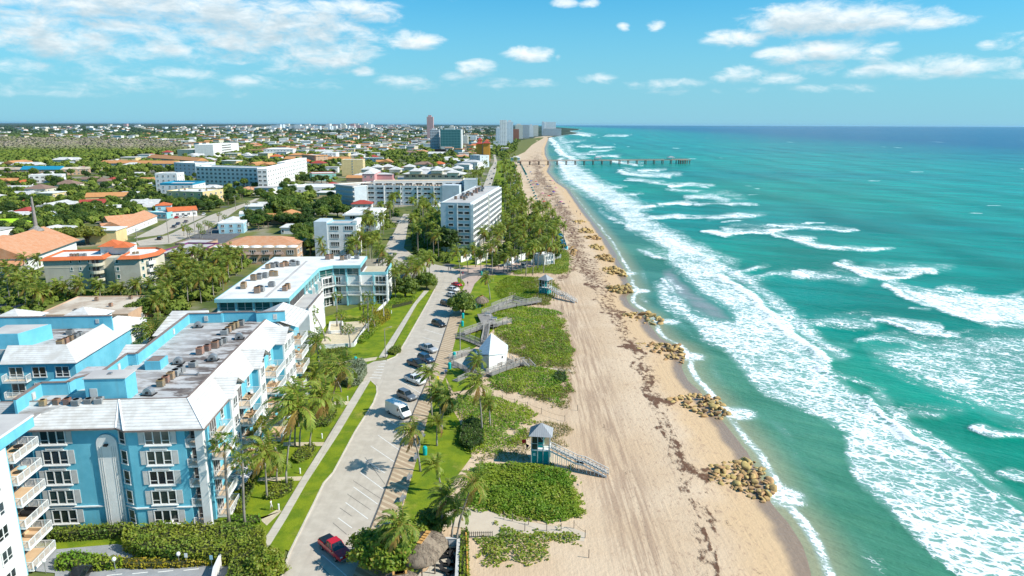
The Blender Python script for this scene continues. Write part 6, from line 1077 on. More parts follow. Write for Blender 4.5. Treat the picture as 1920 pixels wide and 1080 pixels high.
# ---------------------------------------------------------------- masses nobody could count
m = bpy.data.materials.new('woods'); m.use_nodes = True; t = NT(m.node_tree); b = t.n['Principled BSDF']; MATS['woods'] = m; p = t.pos()
a_ = t.mix(t.ramp(t.noise(p, .03, 3), .35, .65), (.085, .13, .024), (.15, .195, .03)); a_ = t.mix(t.ramp(t.noise(p, .35, 3), .5, .75), a_, (.21, .225, .05)); a_ = t.mix(t.math('MULTIPLY', t.attr('tint'), t.ramp(t.noise(p, .02, 4), .3, .6, .35, 1)), a_, (.30, .25, .20)); a_ = t.mix(t.attr('deep'), a_, (.05, .085, .045))
t.put(a_, b.inputs['Base Color']); b.inputs['Roughness'].default_value = .8; b.inputs['Specular IOR Level'].default_value = .1
def woods(name, pts, R, H, label, ncard=34, flat=.7, tint=None, deep=None, seed=1):
    r = np.random.default_rng(seed); pts = np.array(pts); n = len(pts); R = np.asarray(R)*np.ones(n)*r.uniform(.7, 1.3, n); H = np.asarray(H)*np.ones(n)*r.uniform(.8, 1.2, n)
    d = r.normal(size=(n, ncard, 3)); d /= np.linalg.norm(d, axis=2, keepdims=True); d[..., 2] = np.abs(d[..., 2])*1.0-.25; lump = r.uniform(.72, 1.12, (n, ncard, 1)); c0 = np.stack([pts[:, 0], pts[:, 1], H-R*flat], 1)[:, None]
    cen = c0+d*np.stack([R, R, R*flat], 1)[:, None]*lump; nr = d+r.normal(size=d.shape)*.5+[0, 0, .3]; V, Fc = quads(cen.reshape(-1, 3), nr.reshape(-1, 3), (R[:, None]*r.uniform(.35, .75, (n, ncard))).ravel(), 1.3, None, r)
    bv, bf = blob(0, 0, 0, .82, .82, .8*flat, 7, 4); BV = (bv[None]*R[:, None, None]+c0).reshape(-1, 3); BF = (bf[None]+(np.arange(n)*len(bv))[:, None, None]).reshape(-1, 4)
    at = lambda a: np.concatenate([np.repeat(a, ncard*4), np.repeat(a, len(bv))]) if a is not None else np.zeros(len(V)+len(BV))
    o = link(name, npmesh(name, np.concatenate([V, BV]), np.concatenate([Fc, BF+len(V)]), 'woods', dict(tint=at(tint), deep=at(deep)))); return tag(o, label, None, None, 'stuff')
def pxpts(n, poly, seed, free=None):
    r = np.random.default_rng(seed); pl = np.array(poly); out = np.zeros((0, 2)); 
    while len(out) < n: q = r.uniform(pl.min(0), pl.max(0), (n*3, 2)); out = np.concatenate([out, q[inpoly(q[:, 0], q[:, 1], poly)]])
    out = out[:n]; res = []
    for px, py in out:
        x, y = P(px, py)
        if free is None or isfree(x, y, free): res.append((x, y, px, py))
    return np.array(res)
q = pxpts(2600, FOREST, 3); tn = np.clip((291-q[:, 3])/11, 0, 1)*(.75+.25*nrng.random(len(q))); woods('mangrove_woods', q[:, :2], 6.5, 9+q[:, 1]*.0008, 'dense mangrove woods, green in front and bare gray-brown behind', 30, .7, tn)
q = pxpts(900, [(-60,350),(-60,318),(870,312),(880,335),(640,330),(600,395),(300,400),(0,470),(-60,470)], 4, 2.4); woods('tree_cover', q[:, :2], 3.6, 6, 'tree cover between the houses of the near town', 46, .7)
q = pxpts(700, [(0,318),(180,304),(280,300),(380,292),(560,285),(640,290),(880,285),(925,290),(925,310),(640,322),(0,330)], 5, 3.); woods('tree_cover', q[:, :2], 4.5, 8, 'tree cover between the white condominiums and the woods', 40, .75)
q = pxpts(3200, [(300,268),(930,256),(925,290),(640,292),(350,292)], 6, 4.); woods('far_tree_cover', q[:, :2], 5.5, 7, 'dark tree cover of the suburbs beyond the woods', 26, .75, deep=np.clip((275-q[:, 3])/25, 0, .6))
q = pxpts(4000, [(-60,262),(-60,236),(500,238),(1000,239),(1012,250),(960,262),(925,257),(300,268)], 7); yy_ = q[:, 1]; woods('far_tree_cover', q[:, :2], 6+yy_*.002, 7+yy_*.0008, 'dark flat tree cover reaching to the horizon', 16, .55, deep=np.clip((262-q[:, 3])/14, .35, 1))
q = pxpts(260, [(930,300),(962,294),(976,340),(988,400),(1038,415),(1055,470),(1000,490),(950,490),(948,400),(925,345)], 8, 2.); woods('garden_shrubs', q[:, :2], 2.4, 3.2, 'green shrubs under the palms between the beach road and the sand', 46, .8)
q = pxpts(110, [(760,445),(770,400),(820,385),(822,460),(855,498),(790,486)], 9, 1.5); woods('garden_shrubs', q[:, :2], 1.9, 2.4, 'green shrubs under the palms left of the tall white slab block', 46, .8)
q = pxpts(150, [(300,600),(310,520),(385,490),(480,487),(400,575),(395,598)], 10, 1.5); woods('garden_shrubs', q[:, :2], 2.0, 3.0, 'undergrowth of the palm grove behind the teal condominium', 46, .8)
q = pxpts(90, [(0,600),(0,520),(75,515),(80,550),(290,553),(290,566),(100,570),(70,590)], 11, 1.0); woods('garden_shrubs', q[:, :2], 1.5, 1.9, 'low shrubs round the beige apartments', 46, .8)
q = pxpts(90, [(655,505),(672,475),(735,425),(748,395),(735,395),(690,440),(665,470)], 12, 1.5); woods('garden_shrubs', q[:, :2], 1.8, 2.2, 'shrubs left of the side street', 46, .8)
q = pxpts(120, [(930,270),(955,262),(975,262),(965,285),(950,296),(932,300)], 13, 2); woods('garden_shrubs', q[:, :2], 5, 7, 'dark shrubs behind the far dune meadow', 40, .8)
# --- ground cover of the dunes
def cover(name, polys, dens, size, m, label, hgt_=.45, seed=1, oat=0., leanx=-.35, base=.04, px=True, lumps=(.35, .5), gp=0):
    parts = []; r = np.random.default_rng(seed)
    for poly in polys:
        W = np.array([P(x, y) for x, y in poly]) if px else np.array(poly); lo, hi = W.min(0), W.max(0); n = int((hi-lo).prod()*dens); q = r.uniform(lo, hi, (n, 2)); wob = np.stack([vnoise(q[:, 0]*.9, q[:, 1]*.9, 71)-.5, vnoise(q[:, 0]*.9, q[:, 1]*.9, 72)-.5], 1)*2.2
        k = inpoly(q[:, 0]+wob[:, 0], q[:, 1]+wob[:, 1], [tuple(p_) for p_ in W]); edge = segdist(q[:, 0], q[:, 1], [tuple(p_) for p_ in W]+[tuple(W[0])]); k &= ~((edge < .8) & (r.random(n) > .4+.6*edge)); q = q[k]; e_ = edge[k]
        gap = vnoise(q[:, 0]*lumps[0], q[:, 1]*lumps[0], 75+seed); k = gap > (gp if gp else .16 if oat < .5 else .32); q, e_, gap = q[k], e_[k], gap[k]
        top = hgt_*np.clip(e_/1.5, .15, 1)*(.45+.75*vnoise(q[:, 0]*lumps[1], q[:, 1]*lumps[1], 73)+.3*(vnoise(q[:, 0]*1.7, q[:, 1]*1.7, 74)-.5)); n = len(q); z = base+top*r.uniform(.35, 1, n)
        c = np.stack([q[:, 0], q[:, 1], z], 1); isb = r.random(n) < oat; nr = r.normal(size=(n, 3))*.45+[0, 0, 1]
        v, f = quads(c[~isb], nr[~isb], r.uniform(.6, 1.3, (~isb).sum())*size, 1.35, None, r); parts.append((v, f, 0))
        if isb.any():
            k = isb.sum(); sp = np.stack([np.full(k, leanx)+r.normal(size=k)*.35, r.normal(size=k)*.35, np.full(k, .8)], 1); v, f = quads(c[isb]+[0, 0, .12], r.normal(size=(k, 3)), r.uniform(.5, 1.1, k), 7, sp, r); parts.append((v, f, 0))
    V, Fc, M = merge(parts); o = link(name, npmesh(name, V, Fc, m)); return tag(o, label, None, None, 'stuff')
V1 = [(887,877),(910,870),(987,867),(1032,872),(1075,882),(1082,912),(1098,950),(1096,972),(1075,976),(1020,984),(955,972),(915,960),(862,947),(864,928),(878,900)]
V2 = [(942,980),(960,990),(980,1000),(1015,996),(1055,996),(1082,1002),(1092,1025),(1057,1017),(1022,1022),(1035,1045),(1022,1054),(960,1057),(930,1064),(905,1052),(898,1027),(880,1010),(925,1005)]
V3 = [(852,760),(855,742),(900,741),(930,745),(975,760),(1009,774),(995,784),(1005,792),(992,797),(990,835),(930,850),(880,857),(860,837),(866,790)]
V5a = [(912,588),(959,577),(981,575),(1027,581),(1052,585),(1064,601),(1057,615),(1071,640),(1078,660),(1072,687),(1035,690),(1002,688),(988,676),(952,660),(949,641),(925,624),(928,614),(957,609),(956,600)]
V5b = [(915,708),(937,699),(985,687),(1035,692),(1065,704),(1075,730),(1060,743),(1047,763),(1025,752),(992,741),(950,737),(935,735),(917,725)]
V6 = [(924,542),(935,526),(950,520),(984,519),(1009,520),(1035,525),(1050,540),(1045,552),(1039,561),(1027,573),(990,570),(960,559),(940,565),(931,554)]
V7 = [(1002,500),(1027,494),(1052,482),(1045,455),(1060,462),(1072,482),(1070,510),(1052,516),(1015,513),(965,516),(950,510),(990,503)]
mat('litter', (.15, .20, .02), (.24, .24, .05), .5, coord='World')
for i, pl in enumerate((V1, V7)): cx_, cy_ = sum(q[0] for q in pl)/len(pl), sum(q[1] for q in pl)/len(pl); tag(polyobj('dune_litter', [(cx_+(x-cx_)*.9, cy_+(y-cy_)*.88) for x, y in pl], .055+i*.001, 'litter'), 'leaf litter under the dune plants', None, None, 'stuff')
cover('dune_vine', [V1], 46, .38, 'vine_leaf', 'thick bright green sea grape and vine mat beside the near lifeguard tower', 1.0, 1, gp=.02)
cover('dune_vine', [V2], 34, .36, 'grape_leaf', 'yellow-green dune shrub patch lowest in the picture', .8, 2, gp=.08)
cover('dune_vine', [V3], 32, .36, 'vine_leaf', 'green dune vines behind the near lifeguard tower', .9, 3, .3, gp=.14); cover('dune_grass', [[(930,850),(985,800),(1010,790),(1040,792),(1076,800),(1082,816),(1052,822),(1072,842),(1045,836),(995,832),(990,866),(935,866),(885,868),(880,857)]], 16, .3, 'oat_leaf', 'tan and green dune grass round the near lifeguard tower', .5, 4, .6)
cover('dune_vine', [V5a], 26, .42, 'vine_leaf', 'green dune vines between the boardwalks and the sand', .8, 5, .35, gp=.13); cover('dune_grass', [[(930,628),(960,622),(1040,612),(1064,605),(1080,662),(1076,690),(1070,706),(1040,694),(1002,690),(952,662)]], 15, .34, 'oat_leaf', 'olive-tan dune grass on the seaward side of the boardwalks', .7, 6, .55)
cover('dune_vine', [V5b], 30, .40, 'vine_leaf', 'green dune vines in front of the restroom boardwalk', .8, 7, .2, gp=.08); cover('dune_grass', [[(918,722),(960,722),(1030,730),(1070,712),(1078,732),(1062,746),(1075,770),(1046,766),(1010,752),(950,740)]], 17, .3, 'oat_leaf', 'tan dune grass fringe above the sandy beach path', .6, 8, .6)
cover('dune_vine', [V6], 15, .42, 'vine_leaf', 'dune plants round the middle lifeguard tower', .6, 9, .35, gp=.12); cover('dune_grass', [[(975,530),(1035,524),(1052,540),(1040,560),(1028,574),(1000,572),(1015,545),(975,545)]], 12, .32, 'oat_leaf', 'tan dune grass beside the middle lifeguard tower', .6, 10, .6); cover('dune_vine', [V7], 8, .45, 'vine_leaf', 'low green shrubs below the white seaside villa', .8, 11)
grassmat('meadow', (.13, .15, .04), (.19, .19, .06), (.26, .22, .09)); polyobj('dune_meadow', [(955,296),(950,282),(962,273),(975,263),(1015,257),(1020,258),(997,272),(984,285),(971,291)], .03, 'meadow'); polyobj('lawn', [(930,303),(962,296),(975,340),(985,380),(990,410),(1030,415),(1045,450),(1062,475),(1040,490),(1000,493),(870,498),(795,486),(770,440),(775,395),(900,392),(925,350)], .0, 'turf')
# --- hedges and planting beds
def hedge(label, poly, h, m='hedge_leaf', size=.36, dens=34, seed=1, cat='hedge', name='hedge', px=True):
    r = np.random.default_rng(seed); W = [P(x, y) for x, y in poly] if px else poly; A_ = np.array(W); lo, hi = A_.min(0), A_.max(0); n = int((hi-lo).prod()*dens); q = r.uniform(lo, hi, (n, 2)); k = inpoly(q[:, 0], q[:, 1], W); q = q[k]; e_ = segdist(q[:, 0], q[:, 1], W+[W[0]])
    top = h*(.8+.3*vnoise(q[:, 0]*.8, q[:, 1]*.8, seed+90)); rim = e_ < .35; z = np.where(rim, r.uniform(.05, 1, len(q))*top, top*r.uniform(.86, 1.04, len(q))); c = np.stack([q[:, 0], q[:, 1], z], 1)
    nr = r.normal(size=c.shape)*.6+[0, 0, .9]; v, f = quads(c, nr, r.uniform(.6, 1.3, len(q))*size, 1.4, None, r)
    per = []                                       # leafy sides
    for (x0, y0), (x1, y1) in zip(W, W[1:]+W[:1]):
        L = math.hypot(x1-x0, y1-y0); k = int(L*h*dens*.9); u = r.random(k); per.append(np.stack([x0+(x1-x0)*u, y0+(y1-y0)*u, r.random(k)*h*.95], 1)+r.normal(size=(k, 3))*.07)
    pc = np.concatenate(per); v2, f2 = quads(pc, r.normal(size=pc.shape)+[0, -.3, .5], r.uniform(.6, 1.3, len(pc))*size, 1.4, None, r)
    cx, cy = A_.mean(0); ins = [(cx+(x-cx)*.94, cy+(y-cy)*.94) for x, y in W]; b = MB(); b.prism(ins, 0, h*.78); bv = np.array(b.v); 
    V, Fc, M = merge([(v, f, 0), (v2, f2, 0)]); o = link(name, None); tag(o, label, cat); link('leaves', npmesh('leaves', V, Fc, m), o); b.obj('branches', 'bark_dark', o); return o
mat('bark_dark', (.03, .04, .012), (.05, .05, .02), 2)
for i, (lb, pl, h_, m_) in enumerate([
 ('clipped hedge with bare stems along the foot of the blue facade', [(92,1006),(200,999),(250,997),(250,1008),(190,1012),(92,1018)], 1.6, 'hedge_leaf'), ('wide leafy hedge mass between the blue facade and the parking lot', [(232,1034),(236,1012),(300,1000),(470,1005),(498,1012),(497,1040),(430,1062),(330,1058),(270,1050)], 2.1, 'hedge_leaf'), ('bushy hedge running down beside the sidewalk at the bottom', [(440,1062),(496,1030),(500,1060),(480,1120),(420,1130)], 2.0, 'hedge_leaf'), ('rounded green hedge beside the lower balconies at the left', [(104,1070),(112,1052),(140,1045),(190,1052),(230,1058),(228,1066),(180,1072)], 1.2, 'vine_leaf'), ('row of yellow croton shrubs along the parking lot', [(212,1062),(215,1052),(260,1056),(330,1058),(400,1052),(404,1060),(330,1066),(250,1068)], .9, 'croton_leaf'), ('small yellow croton clump at the corner of the parking lot', [(404,1056),(424,1052),(426,1060),(406,1062)], .8, 'croton_leaf'), ('silvery-green trimmed hedge among the darker shrubs', [(372,1040),(415,1036),(418,1046),(374,1050)], 1.9, 'silver_leaf'),
 ('oval shrub bed round the two nearest lawn palms', [(497,935),(512,912),(540,902),(550,905),(548,922),(525,935),(505,938)], .7, 'hedge_leaf'), ('shrub bed under the palms in the middle of the lawn', [(548,862),(560,845),(585,835),(592,842),(585,858),(560,870)], .7, 'hedge_leaf'), ('shrub bed at the foot of the leaning palm on the lawn', [(586,795),(600,770),(628,768),(632,778),(615,800),(592,802)], .8, 'hedge_leaf'), ('gray-green bush near the crosswalk', [(640,722),(655,690),(680,688),(688,700),(675,722),(655,728)], 2.4, 'silver_leaf'), ('low round shrub on the verge by the lamp post', [(727,664),(736,655),(750,652),(752,660),(740,667)], .9, 'hedge_leaf'),
 ('long green hedge along the condominium wall', [(668,642),(690,622),(712,592),(735,565),(778,558),(776,568),(735,578),(722,600),(700,628),(680,645)], 1.1, 'vine_leaf'), ('ragged yellow-green hedge beside the condominium garden', [(697,610),(700,590),(728,585),(732,598),(712,612)], 1.3, 'croton_leaf'), ('strip of shrubs at the foot of the sunlit balconies', [(445,962),(452,935),(465,905),(500,850),(510,853),(480,905),(460,955),(456,968)], .9, 'hedge_leaf'), ('low clipped hedge on the lawn beside the corner column', [(402,990),(438,968),(486,970),(490,980),(440,992)], .5, 'vine_leaf'), ('narrow green hedge right of the thatched hut fence', [(866,1005),(876,1003),(878,1080),(880,1130),(862,1130)], 1.4, 'vine_leaf'),
 ('spiky dark agave and shrub clump on the dune behind the lawn', [(862,835),(868,800),(885,790),(905,800),(905,835),(885,848)], 1.3, 'dark_leaf'), ('dark green bush on the dune edge right of the boardwalk', [(1038,712),(1045,703),(1058,705),(1062,716),(1048,720)], 1.2, 'dark_leaf'), ('shrubs below the patio wall beside the fan palms', [(600,660),(650,655),(655,668),(600,680)], .9, 'hedge_leaf')]):
    hedge(lb, pl, h_, m_, seed=i+1, size=.34 if 'croton' not in m_ else .3, cat='hedge' if 'hedge' in lb else 'shrubs')
# ================================================================ rocks
def ico(sub=2):
    import bmesh; bm = bmesh.new(); bmesh.ops.create_icosphere(bm, subdivisions=sub, radius=1); V = np.array([v.co[:] for v in bm.verts]); Fc = np.array([[v.index for v in f.verts] for f in bm.faces]); bm.free(); return V, Fc
IV, IF = ico(2)
def rock_verts(seed):
    r = np.random.default_rng(seed); V = IV.copy()
    for _ in range(9):
        n = r.normal(size=3); n /= np.linalg.norm(n); dd = V@n; c = r.uniform(.36, .7); V -= np.outer(np.maximum(dd-c, 0), n)*.97
    V *= 1+.10*(vnoise(V[:, 0]*3+seed, V[:, 1]*3+V[:, 2]*2, seed)[:, None]-.5); return V*r.uniform(.75, 1.15, 3)
ROCKS = [npmesh('boulder', rock_verts(s), IF, 'rock') for s in range(7)]; ROCKV = [rock_verts(s) for s in range(7)]
def groyne(poly, n, size, seed, label=None, cols=None, pile_h=1.3):
    r = random.Random(seed); out = []; xs_ = [p[0] for p in poly]; ys_ = [p[1] for p in poly]; W = [P(x, y, -.2) for x, y in poly]; t_ = 0
    while len(out) < n and t_ < n*40:
        t_ += 1; px, py = r.uniform(min(xs_), max(xs_)), r.uniform(min(ys_), max(ys_))
        if not pip(px, py, poly): continue
        x, y = P(px, py, -.2); e_ = min(segdist(np.array([x]), np.array([y]), W+[W[0]])[0]/1.8, 1); s = size*(.42+.95*r.random()**1.6); z = -.42+r.random()*pile_h*e_*.5
        if any((x-a)**2+(y-b_)**2+(z-c_)**2 < ((s+d_)*.52)**2 for a, b_, c_, d_ in out): continue
        out.append((x, y, z, s))
    return out
G = [([(1318,882),(1345,870),(1400,858),(1425,868),(1450,905),(1452,928),(1430,940),(1390,926),(1345,907),(1325,897)], 112, .72), ([(1248,746),(1290,738),(1330,738),(1352,750),(1373,775),(1350,784),(1310,777),(1270,762)], 84, .78), ([(1188,645),(1230,641),(1275,646),(1286,662),(1282,681),(1250,674),(1200,656)], 66, .85), ([(1158,586),(1190,584),(1230,587),(1246,600),(1235,611),(1200,603)], 36, 1.0)]
GN = ['nearest', 'second', 'third', 'fourth']
for gi, (poly, n, s) in enumerate(G):
    for i, (x, y, z, sz) in enumerate(groyne(poly, n, s, gi)):
        o = link('boulder', ROCKS[(i+gi) % 7], None, (x, y, z)); o.rotation_euler = (rng.uniform(-.4, .4), rng.uniform(-.4, .4), rng.random()*6); o.scale = (sz*1.25, sz*rng.uniform(.85, 1.2), sz*.74); tag(o, 'tan boulder heaped in the '+GN[gi]+' rock groyne at the waterline', 'boulder', 'boulders of the '+GN[gi]+' groyne')
for gi, (poly, n) in enumerate([([(1135,537),(1185,535),(1193,545),(1176,550),(1140,546)], 46), ([(1122,504),(1150,501),(1172,508),(1174,517),(1150,516)], 44), ([(1112,481),(1140,477),(1153,486),(1148,491),(1120,487)], 40), ([(1104,461),(1120,459),(1134,466),(1130,470),(1106,466)], 34), ([(1094,445),(1115,441),(1128,446),(1124,450),(1098,449)], 34), ([(1083,431),(1100,428),(1116,434),(1110,438),(1086,436)], 34), ([(1073,415),(1088,412),(1098,416),(1090,420),(1074,419)], 30), ([(1064,466),(1075,462),(1082,470),(1078,482),(1068,480)], 26)]):
    parts = []
    for i, (x, y, z, sz) in enumerate(groyne(poly, n, 1.25, 50+gi, pile_h=1.6)): a = rng.random()*6; R_ = np.array([[math.cos(a), -math.sin(a), 0], [math.sin(a), math.cos(a), 0], [0, 0, 1]]); parts.append((ROCKV[i % 7]@R_.T*[sz, sz, sz*.8]+[x, y, z+.2], IF, 0))
    V, Fc, M = merge(parts); tag(link('rock_groyne', npmesh('rock_groyne', V, Fc, 'rock')), 'heap of dark tan rocks crossing the upper beach', None, None, 'stuff')
# ================================================================ pier
a, c = Vector(P(968, 309.5)), Vector(P(1290, 306.5)); dr = (c-a).normalized(); L = (c-a).length; rt = thing('fishing_pier', 'long brown fishing pier on dark pilings reaching into the sea', 'pier', (a.x, a.y, 0), math.atan2(dr.y, dr.x)); landmark('the fishing pier', 1130, 302)
MB().box(-6, L, -3, 3, 5.0, 5.6).obj('deck', 'pier_wood' if 'pier_wood' in MATS else mat('pier_wood', (.34, .22, .16), (.42, .29, .21), .3), rt); MB().box(L-18, L+1, -8, 8, 4.99, 5.59).obj('end_platform', 'pier_wood', rt)
b = MB(); b.bar((-6, -2.9, 6.6), (L, -2.9, 6.6), .25); b.bar((-6, 2.9, 6.6), (L, 2.9, 6.6), .25)
for i in range(int(L/4)): b.bar((i*4, -2.9, 5.6), (i*4, -2.9, 6.6), .2); b.bar((i*4, 2.9, 5.6), (i*4, 2.9, 6.6), .2)
b.obj('railing', 'pier_wood', rt)
PB = MB().box(-.45, .45, -2.8, -1.9, -3, 5).box(-.45, .45, 1.9, 2.8, -3, 5).box(-.6, .6, -3, 3, 4.4, 5.0).mesh('piling', mat('pile_dark', (.13, .10, .085), (.19, .155, .13), .8))
for i in range(19): link('piling', PB, rt, (6+i*(L-20)/18, 0, 0))
for i in range(10): link('piling', MB().box(-.5, .5, -.5, .5, -3, 5).mesh('piling', 'pile_dark'), rt, (L-16+(i % 5)*3.8, -6.5 if i < 5 else 6.5, 0))
for x in (L*.46, L-28): 
    b = MB()
    for sx in (-4, 4):
        for sy in (-2.6, 2.6): b.box(x+sx-.2, x+sx+.2, sy-.2, sy+.2, 5.6, 9)
    pv = b.obj('shelter', 'grey_trim', rt); hipverts(x-5, x+5, -3.5, 3.5, 9, 1.8, .6).obj('roof', 'grey_metal', pv)
p = P(966, 303); rt = thing('pier_house', 'small white and aqua pier entrance building on stilts', 'building', (*p, 0)); MB().box(-7, 7, -4, 4, 0, 6).obj('wall', 'pale_blue', rt); hipverts(-7, 7, -4, 4, 6, 2.4, 1).obj('roof', 'white_metal', rt)
# ================================================================ lifeguard towers
def lifeguard(pl, pr, end, label, ramp=True, sc_=1.):
    a, c = Vector(P(*pl)), Vector(P(*pr)); f = Frame(a, math.degrees(math.atan2(c.y-a.y, c.x-a.x))); W = 3.0*sc_; D = 2.9*sc_; rt = thing('lifeguard_tower', label, 'lifeguard tower', (a.x, a.y, 0), f.a)
    for i, (x0, x1) in enumerate(((.06, .98), (1.08, 1.9), (2.0, 2.94))): MB().box(x0, x1, .05, .1, .05, 2.45).obj('panel', 'lg_teal', rt)
    MB().box(.05, 2.95, .15, 2.85, .02, 2.4).obj('store', 'lg_teal', rt); MB().box(-.1, 3.1, -.05, D+.1, 2.45, 2.62).obj('deck', 'white_trim', rt)
    for x in (0, 1.03, 1.95, 3.0):
        for y in (0, D): MB().box(x-.06, x+.06, y-.06, y+.06, -.2, 5.15).obj('post', 'grey_trim', rt)
    cb = MB().box(.08, 1.9, .9, 2.8, 2.62, 5.1).obj('booth', 'lg_teal', rt); MB().box(.1, .97, .02, .06, 2.7, 5.0).box(.15, 1.85, .84, .9, 3.6, 4.8).obj('window', 'glass', cb); MB().box(.0, 1.03, -.03, .03, 3.7, 3.78).box(1.03, 3, -.03, .03, 3.5, 3.6).box(2.94, 3.06, 0, 1.2, 3.5, 3.6).obj('rail', 'grey_trim', rt); MB().box(2.0, 2.9, 1.6, 1.7, 2.62, 4.2).obj('shutter', 'balcony_tile', rt)
    MB().bar((1.95, 0, 4.4), (1.35, 0, 5.1), .09).bar((1.95, 0, 4.4), (2.55, 0, 5.1), .09).obj('brace', 'grey_trim', rt)
    hipverts(-.1, 3.1, -.1, D+.1, 5.15, 1.65, .35).obj('roof', 'grey_metal', rt); MB().box(.3, .7, .02, .045, 1.5, 2.0).obj('sign', 'white_paint', rt)
    if ramp:
        E_ = Vector(P(*end))-a; e = Vector((E_.dot(f.e), E_.dot(f.n))); s = Vector((3.05, .6)); m1 = s+(e-s)*.47; m2 = s+(e-s)*.60; zz = [2.6, 1.3, 1.3, .12]; pts = [s, m1, m2, e]; b = MB(); rl = MB(); n = Vector((-(e-s).normalized().y, (e-s).normalized().x))
        for i in range(3):
            p, q = pts[i], pts[i+1]
            for sd in (-.55, .55):
                P0, Q0 = (*(p+n*sd), zz[i]), (*(q+n*sd), zz[i+1]); b.bar(P0, Q0, .07, .3)
                for hh in (.55, 1.0): rl.bar((P0[0], P0[1], P0[2]+hh), (Q0[0], Q0[1], Q0[2]+hh), .07, .09)
                k = 2 if i == 1 else 6
                for j in range(k+1): u = j/k; x, y, z = P0[0]+(Q0[0]-P0[0])*u, P0[1]+(Q0[1]-P0[1])*u, P0[2]+(Q0[2]-P0[2])*u; rl.bar((x, y, -.3), (x, y, z+1.0), .09)
            b.add([(*(p-n*.5), zz[i]+.05), (*(q-n*.5), zz[i+1]+.05), (*(q+n*.5), zz[i+1]+.05), (*(p+n*.5), zz[i]+.05)], [(0, 1, 2, 3), (3, 2, 1, 0)], 1)
        b.obj('ramp', ['white_trim', 'balcony_tile'], rt); rl.obj('ramp_railing', 'white_trim', rt)
    return rt, f
mat('lg_teal', (.0, .30, .29), (.0, .26, .26), .6); mat('flag_red', (.6, .02, .02)); mat('flag_dark', (.03, .02, .06))
_, lf = lifeguard((996, 870), (1032, 872), (1139, 893), 'nearest teal lifeguard tower with gray peaked roof and long white ramp'); landmark('the near lifeguard tower', 1013, 835)
lifeguard((1011, 552), (1029, 555), (1080, 568), 'middle teal lifeguard tower with its ramp beside the green dune'); landmark('the middle lifeguard tower', 1020, 535)
lifeguard((971, 376), (979, 376), None, 'far teal lifeguard hut on a grassy patch by the upper beach', False)
q = lf.W(-.9, .2); o = thing('warning_flags', 'red and dark warning flags on a short pole beside the near lifeguard tower', 'flag', (q.x, q.y, 0)); MB().lathe((0, 0), [(.04, 0), (.03, 4.4)], 6).obj('pole', 'steel', o); MB().add([(0, 0, 4.3), (-.7, .1, 4.2), (-.65, .05, 3.5), (0, 0, 3.7)], [(0, 1, 2, 3), (3, 2, 1, 0)]).obj('flag', 'flag_red', o); MB().add([(0, 0, 3.5), (.55, .1, 3.2), (.1, .05, 2.5)], [(0, 1, 2), (2, 1, 0)]).obj('flag', 'flag_dark', o)
# ================================================================ restroom and boardwalks
o = Vector(P(917, 698)); rt = thing('restroom_building', 'small white beach restroom building with pale gray gabled roof between the boardwalks', 'building', (o.x, o.y, 0)); landmark('the white restroom building', 920, 665)
R0 = Vector((*(o-o), 4.1)); q3 = lambda px, py, z: Vector((*(Vector(P(px, py, z))-o), z)); E0 = q3(949.5, 664, 2.7); E1 = q3(951, 647, 2.7); R1 = q3(921, 625, 4.3); L1 = q3(905, 646, 2.8); L0 = q3(903.5, 668.5, 2.9); W0 = q3(890, 664, 2.7)
b = MB(); ring = [R0, E0, E1, R1, L1, L0]; n = 6; b.add([(v.x, v.y, -.2) for v in ring]+[tuple(v) for v in ring], [(i, (i+1) % n, n+(i+1) % n, n+i) for i in range(n)]); b.obj('wall', 'white_wall', rt)
up_ = Vector((0, 0, .1)); cb = MB().add([tuple(v+up_) for v in (R0+(R0-R1)*.03, E0+(E0-R0)*.06, E1+(E1-R1)*.05, R1)], [(0, 1, 2, 3), (3, 2, 1, 0)]); cb.obj('roof', mat('pale_roof', (.62, .66, .63), (.56, .60, .58), .4), rt)
MB().add([tuple(v+up_*.9) for v in (R0, R1, L1, W0, L0)], [(0, 1, 2, 3, 4), (4, 3, 2, 1, 0)]).obj('roof', mat('shaded_roof', (.22, .34, .44)), rt); d_ = (E0-R0); d_.z = 0; L_ = d_.length; d_.normalize(); nn = Vector((d_.y, -d_.x, 0))  # left slope's shade is painted in, a darker blue-gray than the sunlit slope
at_wall(rt, MB().box(-.9, .9, -.05, 0, .6, 1.3).mesh('sign', 'grey_wood'), 'sign', (0, 0), (E0.x, E0.y), L_*.62, 0); at_wall(rt, MB().box(-.15, .15, -.14, 0, 2.2, 2.6).mesh('wall_lamp', 'black'), 'wall_lamp', (0, 0), (E0.x, E0.y), L_*.75, 0)
